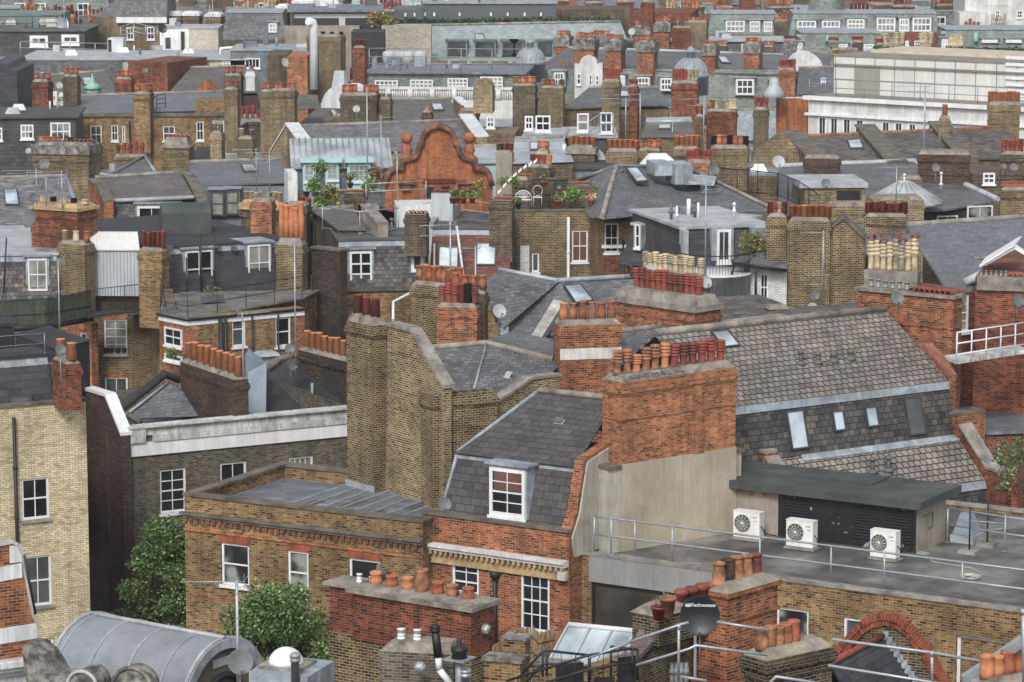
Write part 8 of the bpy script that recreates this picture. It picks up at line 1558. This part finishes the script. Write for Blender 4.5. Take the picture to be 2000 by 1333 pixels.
def dome(t, x, yb, rpx, Y, m='lead_dome'):
    c = PY(x, yb, Y); r = rpx * Y / 6200; b = MB(); b.lathe(c, [(r * 1.1, -1.6), (r * 1.1, -.3), (r * 1.16, -.3), (r * 1.16, 0)] + [(r * math.cos(k * .175), r * .95 * math.sin(k * .175)) for k in range(0, 9)] + [(r * .26, r * .95), (r * .26, r * 1.25), (r * .34, r * 1.28), (r * .3, r * 1.34), (r * .2, r * 1.5), (.02, r * 1.65)], 20); t.part('dome', b, m); b = MB()
    for i in range(16):
        k = i * .3927; P = [c + Vector((math.cos(k) * r * 1.01 * math.cos(j * .2), math.sin(k) * r * 1.01 * math.cos(j * .2), r * .96 * math.sin(j * .2))) for j in range(7)]; b.path(P, .04, 4)
    t.part('dome_ribs', b, 'lead_pale')
dome(h, 1036, 118, 27, 240); dome(h, 1349, 143, 32, 234)
b = MB(f)
for x, y0, w in ((1150, 108, 34), (1040, 125, 24)):
    p, z = f.hit(x, y0, -1.2); r = w / 2 * 244 / 6200; b.box(f, p - r * 1.6, p + r * 1.6, -1.6, .5, zb - 1, z - r); b.prof(f, [(p + r * math.cos(R(k * 20)), z - r + r * math.sin(R(k * 20))) for k in range(10)], -1.6, .5)
h.part('stone_gable', b, 'whitestone'); wins(h, [(1150, 146, 1157, 168), (1163, 147, 1170, 168), (1126, 143, 1135, 166), (1030, 140, 1036, 152)], f, d=-1.65, cols=1)
h = HB('white stone cornice block with a round carved pediment right of the domes', 1530, 140, 15.5, 0, 1625, 5, 'whitestone', Y=236); rp(h, 'slate', [(1530, 138, 235), (1625, 138, 235), (1622, 106, 239), (1540, 106, 239)]); b = MB(); c = PY(1575, 140, 233); g = Fr(0, 0, O=c, a=0); r = 1.25; b.prof(g, [(r * math.cos(R(k * 18)), c.z + r * 1.1 * math.sin(R(k * 18))) for k in range(11)], 0, 3); h.part('round_pediment', b, 'whitestone')
# ---- balustraded white terrace
h = HB('grey slate mansard with grouped white casements above a stone balustrade', 720, 200, 15.5, 5, 1020, 7, 'slate_green', Y=232); h.flat('lead_dark', over=.3, z=h.ze + 2.1, th=.15); b = MB(h.fr); b.box(h.fr, 0, h.a1, .0, 6.9, h.ze, h.ze + 2.1); h.part('mansard_roof', b, 'slate_green'); wins(h, [(732, 157, 777, 182), (801, 156, 846, 180), (874, 153, 914, 178), (938, 150, 982, 176)], cols=5, rows=3, bar=.08, gm='glass_cur', d=-.35); b = MB(h.fr); g = h.fr; z = g.hit(760, 192)[1]
b.box(g, 0, h.a1, -1.5, -1.2, z - .15, z); b.box(g, 0, h.a1, -1.5, -1.2, z + .75, z + .95); h.part('balustrade_rail', b, 'whitestone'); b = MB(g)
for i in range(70): p = i * h.a1 / 70; b.tube(g.P(p, -1.35, z), g.P(p, -1.35, z + .75), .07 if i % 10 else .25, 5)
h.part('balusters', b, 'whitestone'); b = MB(g); b.box(g, 0, h.a1, -1.5, -.1, 0, z - .16); h.part('wall', b, 'whitestone')
rail('grey double roof rail above the white grouped casements', [g.P(0, .5, h.ze + 2.3), g.P(h.a1, .5, h.ze + 2.3)], h=1.6, mids=(1.0, .5), r=.035, mat='gal_dull', posts=2.4)
h = House('chimney_house', 'half round white gable and lead hatch left of the eight pot stack', 'gable', 640, 210, Y=212, a=20); f = h.fr; p, z = f.hit(662, 212); b = MB(f); b.prof(f, [(p + 1.3 * math.cos(R(k * 20)), z + 1.5 * math.sin(R(k * 20))) for k in range(10)], 0, 3); h.part('arched_gable', b, 'whiterender'); b = MB(f); b.hexa([f.P(*q) for q in ((0, 0, z), (1.2, 0, z), (1.2, 1.2, z), (0, 1.2, z), (0, 1.2, z + 2.4), (.7, 1.2, z + 2.4), (.7, 1.5, z + 2.4), (0, 1.5, z + 2.4))]); h.part('lead_hatch', b, 'lead_pale'); cs(h, [(648, 690, 228, '', 0, 'stock', dict(H=12))], 208); rp(h, 'slate_brown', [(560, 215, 212), (625, 210, 212), (620, 185, 216), (575, 185, 216)])
# ================================================================= top band
h = SR('long pale grey green slate mansard with four dark dormers and a hedge along its top', 'slate_pale', 262, [(840, 128, 0), (1240, 118, 0)], [(1212, 43, 3), (842, 50, 3)], 'whitestone'); f = Fr(840, 128, O=PY(840, 128, 262), a=0); h.fr = f; h.mz = (f.O.z, f.O.z + 3, 1, 3, 0)
for x0, x1 in ((874, 910), (928, 966), (981, 1008), (1050, 1078), (1000, 1020), (1214, 1238)): h.dorm(x0, 83, x1, 108, cols=3, rows=1, d=.3, deep=3, fm='darkcasing', gm='glass_mid', cheek='slate_pale', top='lead_dark', fw=.1)
t = Thing('hedge', 'long low clipped hedge along the top of the pale slate mansard', 'hedge', PY(780, 50, 266)); b = MB()
for i in range(46): leafball(b, PY(782 + i * 9, 44 - i * .08, 266.3), .35, .5, .3, 55, .28, .6)
t.part('foliage', b, 'leaf_hedge')
h = HB('flat topped dark grey clad rooftop storey with small round lamps behind the hedge', 828, 8, 15, 0, 1086, 10, 'greyclad', Y=272); h.flat('lead', over=.15); b = MB(h.fr); b.box(h.fr, h.X(770), -.01, -.5, 6, 0, h.fr.hit(780, 18)[1]); h.part('lower_wing', b, 'greyclad')
for x in (790, 808, 828, 846, 896, 957, 990, 1023, 1055): p, z = h.fr.hit(x, 28, -.6); b = MB(h.fr); b.box(h.fr, p, p + .15, -.62 if x < 828 else -.1, -.5 if x < 828 else 0, z - .2, z + .1); h.part('wall_lamp', b, 'whitepaint')
h = HB('black clad penthouse with a white band and thin overhanging roof, top left of centre', 572, 24, 15, -2, 738, 8, 'blackclad', Y=262); h.flat('lead_dark', over=.45, th=.2); b = MB(h.fr); g = h.fr; z = h.ze; b.box(g, .1, h.a1 - .1, -.03, -.002, z - .5, z - .15); b.box(g, h.X(662), h.X(674), -.05, -.031, g.hit(662, 62)[1], z - .15); h.part('pale_band', b, 'corr_grey'); b = MB(g); b.box(g, -.6, h.a1 - 1.5, -2, -.05, 0, g.hit(600, 50)[1]); h.part('wall', b, 'render_tan')
h = HB('plain cream brick party wall beside the black slated box, top centre', 745, 51, 15, 0, 842, 3, 'palebrick', Y=257); h = HB('small black slate clad rooftop box with a dark doorway below', 686, 63, 15, 0, 749, 4, 'felt_black', Y=250, z0=17.5); b = MB(h.fr); b.box(h.fr, .1, h.a1 - .1, .1, 4, 0, 17.49); h.part('wall', b, 'stock_dark'); wins(h, [(724, 103, 738, 137)], cols=1, rows=1, fm='darkcasing')
for i, x in enumerate((748, 770, 785, 808)): p = PY(x, 128, 250); t = Thing('water_tank', 'pale rounded rooftop tank, number %s from the cream wall end' % ('one', 'two', 'three', 'four')[i], 'tank', p, 'pale tanks'); b = MB(); b.lathe(p + Vector((.5, 0, 0)), [(.55, 0), (.55, .95), (.45, 1.1), (0, 1.15)], 12); t.part('tank', b, 'corr_grey')
t = Thing('vent_duct', 'tall white metal duct with a hooked top, upper left of centre', 'duct', PY(613, 175, 228)); b = MB(); P = [PY(613, 175, 228), PY(613, 52, 228), PY(611, 45, 228), PY(602, 42, 227.6)]; b.path(P, .3, 10); t.part('duct', b, 'whitepipe')
plant('scraggy green rooftop shrubs beside the black penthouse', 752, 62, 60, 42, Y=259, mat='leaf_olive', n=700, sz=.35); plant('yellowing bush left of the long clipped hedge', 728, 50, 26, 24, Y=258, mat='leaf_rust', n=250, sz=.3)
t = Thing('rooftop_lounge', 'row of brown roof furniture behind the double rail', 'furniture', PY(800, 132, 246)); b = MB(); g = Fr(0, 0, O=t.O, a=4); [b.box(g, i * 1.6, i * 1.6 + 1.2, 0, .6, t.O.z, t.O.z + .5) for i in range(9)]; t.part('seats', b, 'teak')
# right: green mansards
def GM(lab, x, y, x1, Y, a, L, mat='slate_green', wall='stock', hh=2.6, **k):
    h = HB(lab, x, y, 15, a, x1, 7, wall, Y=Y); h.mansard(mat, hh, .7, top='lead', trim=None, il=.5, ir=.5)
    for w in L: h.dorm(w[0], w[1], w[2], w[3], cols=k.get('cols', 4), rows=2, d=.1, deep=1.3, fw=.12, bar=.08, gm='glass_cur', top='lead', sill=None)
    return h
h = GM('weathered green slate mansard with six big white casement dormers, top right', 1540, 72, 1840, 296, 2, [(1557, 41, 1593, 65), (1606, 41, 1640, 65), (1655, 38, 1688, 57), (1713, 35, 1748, 62), (1757, 37, 1775, 62), (1783, 35, 1818, 62)], hh=2.1)
h = GM('smaller green slate mansard with three white casements, top right of centre', 1380, 68, 1525, 300, 2, [(1418, 41, 1454, 63), (1465, 42, 1484, 63), (1492, 42, 1508, 63)], hh=1.9)
h = GM('green slate roof with a copper green ridge and white windows above the dome block', 1555, 118, 1732, 268, 0, [(1556, 84, 1567, 102), (1638, 86, 1655, 98), (1688, 86, 1706, 102)], hh=2.2); ridge(h, [(1556, 72, 268.8), (1730, 70, 268.8)], .15, 'copper'); ridge(h, [(1617, 72, 268.4), (1617, 84, 268)], .2, 'copper')
h = GM('green slate roof with a copper ridge at the right edge', 1838, 108, 2060, 272, 0, [(1840, 77, 1852, 98), (1918, 78, 1948, 84), (1965, 78, 1995, 84)], hh=2.1); ridge(h, [(1838, 66, 272.8), (2060, 64, 272.8)], .18, 'copper'); ridge(h, [(1906, 66, 272.4), (1906, 84, 272)], .22, 'copper')
h = HB('red brick link with small dark windows between the two copper ridged roofs', 1764, 68, 15, 0, 1838, 4, 'reddark', Y=276); wins(h, [(1768, 80, 1775, 90), (1786, 80, 1797, 93)]); cs(h, [(1512, 1537, 42, 'rrrr', 6, 'stock_dark', dict(Y=290, H=9)), (1531, 1556, 80, 'RRR', 6, 'stone_dirty', dict(Y=262)), (1618, 1636, 83, 'RRR', 6, 'stone_dirty', dict(Y=262)), (1665, 1684, 83, 'lll', 8, 'stock_dark', dict(Y=262)), (1710, 1726, 88, 'lll', 9, 'stock_dark', dict(Y=262)), (1725, 1765, 90, 'BBBBBBB', 22, 'sandstone', dict(Y=256, H=3)), (1795, 1821, 88, 'BBBBB', 21, 'sandstone', dict(Y=256, H=3)), (1853, 1880, 94, 'UUUUU', 22, 'sandstone', dict(Y=256, H=3)), (1560, 1600, 102, '', 0, 'stone_dirty', dict(Y=258)), (1624, 1677, 98, '', 0, 'stock_gold', dict(Y=250, H=8))], 260, pr=.2)
t = Thing('hedge', 'dark clipped hedge behind the cream office roof, right', 'hedge', PY(1705, 105, 250)); b = MB()
for x in list(range(1712, 1796, 8)) + list(range(1812, 2010, 8)): leafball(b, PY(x, 101, 250), .35, .5, .32, 45, .3, .6)
t.part('foliage', b, 'leaf_hedge')
h = HB('big white stone block with sash windows in the top right corner', 1885, -22, 15, 0, 2080, 8, 'whitestone', Y=310); wins(h, [(1944, 21, 1953, 36), (1986, 21, 1997, 36)]); b = MB(h.fr); b.box(h.fr, -.9, 1.6, -3, -.01, 0, h.fr.hit(1885, 22)[1]); h.part('lower_wing', b, 'whitestone')
h = House('slate_spire', 'steep dark green slate roof running up past the top edge, right', 'roof', 1588, 36, Y=302, a=0); b = MB(h.fr); c = PY(1614, 36, 302); b.lathe(c, [(2.2, -18), (1.9, 0), (.9, 6)], 4); h.part('roof', b, 'slate_green')
h = HB('long brown brick wall with a parapet above the pale slate mansard', 1086, 18, 15, 0, 1232, 6, 'stock_dark', Y=285); h = HB('red brick block with stone capped stacks, top centre right', 1234, 25, 15, 8, 1350, 8, 'reddark', Y=270); cs(h, [(1240, 1268, 52, 'rrxrr', 6, 'redbrick', dict(slab=.7, cap='stone_dirty')), (1277, 1308, 46, 'rrrrr', 9, 'redbrick', dict(slab=.7, cap='stone_dirty')), (1312, 1348, 55, 'uuuuu', 9, 'reddark'), (1341, 1380, 44, 'rrrrr', 6, 'stock', dict(w=2)), (1252, 1276, 5, 'r', 3, 'reddark', dict(H=10))], 262); dish('white dish on the pole beside the red brick block, top centre', 1234, 62, 7, Y=256, yaw=-20, mat='dish_pale')
h = HB('slate hung rear mansards behind the dome block chimneys', 1290, 82, 15, 0, 1540, 6, 'slate', Y=266); h.flat('lead_pale', over=.2); wins(h, [(1288, 84, 1294, 104), (1448, 86, 1454, 108)]); cs(h, [(1400, 1420, 90, 'rrrr', 7, 'stock_dark'), (1490, 1512, 92, 'rrr', 8, 'stock_dark')], 258)
# top left
h = HB('sage green clad roof storey with white stacks in front, top left corner', -30, 27, 15, 0, 120, 6, 'greenclad', Y=292); cs(h, [(78, 110, 37, 'hhhhh', 4, 'whitedirty', dict(Y=284, H=2)), (12, 30, 40, '', 0, 'whitedirty', dict(Y=284, H=2))], 284)
h = HB('flat grey roof deck with two dark french windows framed in white, top left', -30, 62, 15, 0, 165, 9, 'slate_char', Y=276); h.flat('felt', over=.2); wins(h, [(58, 70, 94, 92), (120, 68, 155, 88)], cols=2, rows=1, fw=.25); rail('spidery white rail on the grey roof deck, top left', [PY(40, 108, 262), PY(235, 112, 262)], h=1.1, mids=(.6,), r=.035, mat='gal', posts=2); rail('black rail on the upper grey deck, top left', [PY(0, 60, 280), PY(128, 58, 280)], h=1.2, mids=(.6,), r=.03, mat='blackpaint', posts=2.5)
h = HB('cream rendered flat roofed range with a white stair hut and lead roofs, upper left', 40, 118, 15, 0, 482, 10, 'wallcream', Y=250); h.flat('lead_pale', over=.2); wins(h, [(209, 126, 228, 146), (434, 120, 450, 130)]); b = MB(h.fr); g = h.fr; b.box(g, 0, h.X(238), -.25, -.002, 0, h.ze - .05); h.part('slate_hung_front', b, 'slate')
h = HB('white box stair tower with a cream brick side and tall dark slot, upper left', 312, 56, 15, 0, 426, 4, 'wallcream', Y=262); g = h.fr; b = MB(g); b.box(g, 0, h.X(369), -.05, -.002, 0, h.ze + .05); h.part('white_face', b, 'whitepaint'); wins(h, [(353, 62, 361, 103), (323, 74, 333, 96)], d=-.1, cols=1, rows=1, fm='darkcasing'); h.flat('lead_pale', over=.1)
h = HB('little white stair hut with a sloping top, upper left', 210, 76, 15, 0, 240, 2, 'whiterender', Y=258); wins(h, [(211, 78, 218, 106)], cols=1, rows=1, fm='darkcasing', fw=.05); dish('dark mesh dish beside the white stair tower', 318, 56, 9, Y=258, yaw=20, mat='dish_dark')
h = HB('brown brick house with a curved slate mansard and white cornice, top left', 180, 34, 15, 0, 326, 8, 'stock', Y=286); h.mansard('slate', 1.6, .4, il=2.2, ir=0, trim=None); b = MB(h.fr); b.box(h.fr, 2.2, h.a1, -.3, -.003, h.ze - .5, h.ze); h.part('cornice', b, 'whitepaint'); wins(h, [(247, 54, 262, 78), (287, 53, 302, 78)]); rail('silver fire stair rails before the curved slate mansard', [PY(236, 78, 272), PY(262, 70, 272), PY(308, 80, 272)], h=1.1, mids=(.7, .35), r=.04, mat='gal', posts=1.2)
h = GM('grey slate mansard with an arched white window, top left of centre', 432, 78, 562, 280, -2, [(525, 46, 540, 64)], 'slate', 'stock_dark', 2.3, cols=2); cs(h, [(326, 352, 26, '', 0, 'stock'), (356, 388, 26, '', 0, 'stock'), (402, 430, 28, '', 0, 'stock'), (572, 612, 2, 'PPPPPP', 20, 'stock'), (600, 660, 4, '', 0, 'redbrick', dict(a=-4)), (540, 560, 12, '', 0, 'stock_dark')], 288, slab=.25, cap='whiterender', w=1.4); b = MB(); p = PY(475, 115, 255); b.path([PY(431, 125, 255), PY(431, 95, 255), PY(455, 93, 255), PY(455, 130, 255)], .12, 6); h.part('white_duct', b, 'whitepipe')
h = HB('soot stained stock wall with a dish and a bright red flank, upper left of centre', 522, 108, 15, 0, 560, 6, 'stock_dark', Y=232); b = MB(h.fr); b.box(h.fr, h.a1 + .01, h.a1 + 1.5, -.2, 6, 0, h.ze - .1); h.part('red_flank', b, 'redorange'); dish('pale slim dish on the soot stained stock wall', 557, 122, 9, Y=228, yaw=50, mat='dish_pale'); h = HB('lead grey roof with ducts and plant boxes, upper left of centre', 450, 100, 15, 0, 612, 7, 'lead_dark', Y=250); h.flat('lead', over=.1); wins(h, [(478, 114, 508, 134)], cols=4, rows=1)
for x, yt, lab in ((126, 0, 'leftmost'), (154, 5, 'second'), (410, 10, 'third'), (416, 0, 'fourth'), (1960, 10, 'last')): aerial(lab + ' of the thin bare masts along the top edge, counted from the left', x, 62, yt, Y=280, kinds=[(.97, 'y', 1.6, 190)], r=.04)
# ================================================================= far rows, each house its own
random.seed(21)
WALL = ['stock', 'stock_dark', 'reddark', 'stock_gold', 'whitestone', 'greybrown', 'wallcream', 'stock', 'render_tan']
RF = ['slate', 'slate_brown', 'slate_green', 'slate_blue', 'slate', 'lead', 'slate_purple']
CN = dict(stock='brown brick', stock_dark='sooty brick', reddark='red brick', stock_gold='yellow brick', whitestone='white stone', greybrown='grey brick', wallcream='cream', render_tan='tan rendered')
ON = ['leftmost', 'second', 'third', 'fourth', 'fifth', 'sixth', 'seventh', 'eighth', 'ninth', 'tenth', 'eleventh', 'twelfth', 'thirteenth', 'fourteenth', 'fifteenth', 'sixteenth', 'seventeenth', 'eighteenth', 'nineteenth', 'twentieth', 'twenty-first', 'twenty-second']
def farrow(Y, zt, rown, small=False, xr=(-.165, .165)):
    x = Y * xr[0] - 4; i = 0
    while x < Y * xr[1] + 2 and i < 22:
        w = random.uniform(8, 15) if small else random.uniform(6, 10.5); m = random.choice(WALL); r = random.choice(RF); z = zt + random.uniform(-1.2, 1.0); st = random.choice('fgmg')
        fr = Fr(0, 0, O=Vector((x, Y + random.uniform(-2, 2), z)), a=random.uniform(-9, 9))
        h = House('distant_house' if not small else 'infill_house', '%s house %s, %s, %s from left' % (CN[m], {'f': 'with a flat roof', 'g': 'with a pitched roof', 'm': 'with a mansard'}[st], rown, ON[i]), 'house', fr=fr, group='houses of the ' + rown)
        d = random.uniform(7, 10); h.body(w, d, m, z0=5)
        if st == 'f': h.flat(random.choice(['lead', 'felt', 'lead_pale']), over=.15)
        elif st == 'g': h.gable(r, random.uniform(1.8, 2.8), wall=m)
        else: h.mansard(r, 2.2, .6, top='lead', trim=None)
        if not small:
            n = int(w / 3.2)
            if random.random() < .3: aerial('thin aerial on the ' + h.o['label'].replace('house ', '', 1), 0, 0, 0, kinds=[(.97, 'y', 1.4, random.uniform(150, 210))], r=.045, at=fr.P(w * .5, 3, z + 2), hh=random.uniform(2, 3.5))
            for k in range(n):
                a = .8 + k * w / n
                if st == 'm': window(h, fr, a, a + 1.2, z + .25, z + 1.75, .1, out=True, sill=None, fw=.12, bar=.07, gm=random.choice(['glass', 'glass_cur', 'glass_mid']))
                window(h, fr, a, a + 1.0, z - 2.4, z - .8, 0, out=True, sill=None, fw=.1, bar=.06)
        for k in range(1 if small else random.choice([1, 2, 3])):
            a = random.choice([0, w - 1.6]) if k == 0 else w * .5; g = Fr(0, 0, O=fr.P(a, random.uniform(.5, 3.5), z + (random.uniform(1.6, 2.4) if small else random.uniform(2.6, 3.8))), a=fr.deg)
            P = random.choice(['rrrr', 'rrrrrr', 'PPPPP', 'BBBB', 'lllll', 'rRrR', 'oooo']); L = .42 * len(P); b = MB(g)
            mm = random.choice(['stock', 'stock_dark', 'redbrick', 'reddark']); H_ = 4; b.box(g, 0, L, 0, .9, g.O.z - H_, g.O.z - .3); b.box(g, -.08, L + .08, -.08, .98, g.O.z - .299, g.O.z - .1); b.taper(g, 0, L, 0, .9, g.O.z - .099, g.O.z + .1, .15, 1); c = h.part('chimney', b, [mm, 'mortar'])
            for j, q in enumerate(P): kk, m2 = PK[q]; addpot(h, c, g.P(.22 + j * .39, .45, g.O.z + .08), kk, m2, round(random.choice([.6, .75, .9]), 2), .16)
        x += w * random.uniform(1.0, 1.12); i += 1
for k, (Y, z) in enumerate(((302, 15.8), (318, 16.0), (336, 16.2), (355, 16.6), (376, 17.0), (400, 17.4), (428, 18.2), (460, 19.2))): farrow(Y, z, ('%s far row' % ON[k]).replace('leftmost', 'first'))
for k, (Y, z) in enumerate(((176, 13.0), (191, 13.1), (207, 13.2), (222, 13.2), (238, 13.6), (254, 13.8), (270, 14.0), (286, 14.6))): farrow(Y, z, ('%s infill row between nearer roofs' % ON[k]).replace('leftmost', 'first'), True)
# ================================================================= air
b = MB(); b.box(Fr(0, 0, O=Vector((0, 0, 0))), -1250, 1250, -350, 1850, -2, 46); hz = b.build('haze', 'haze_air', None, Vector((0, 0, 0)), kind='stuff')
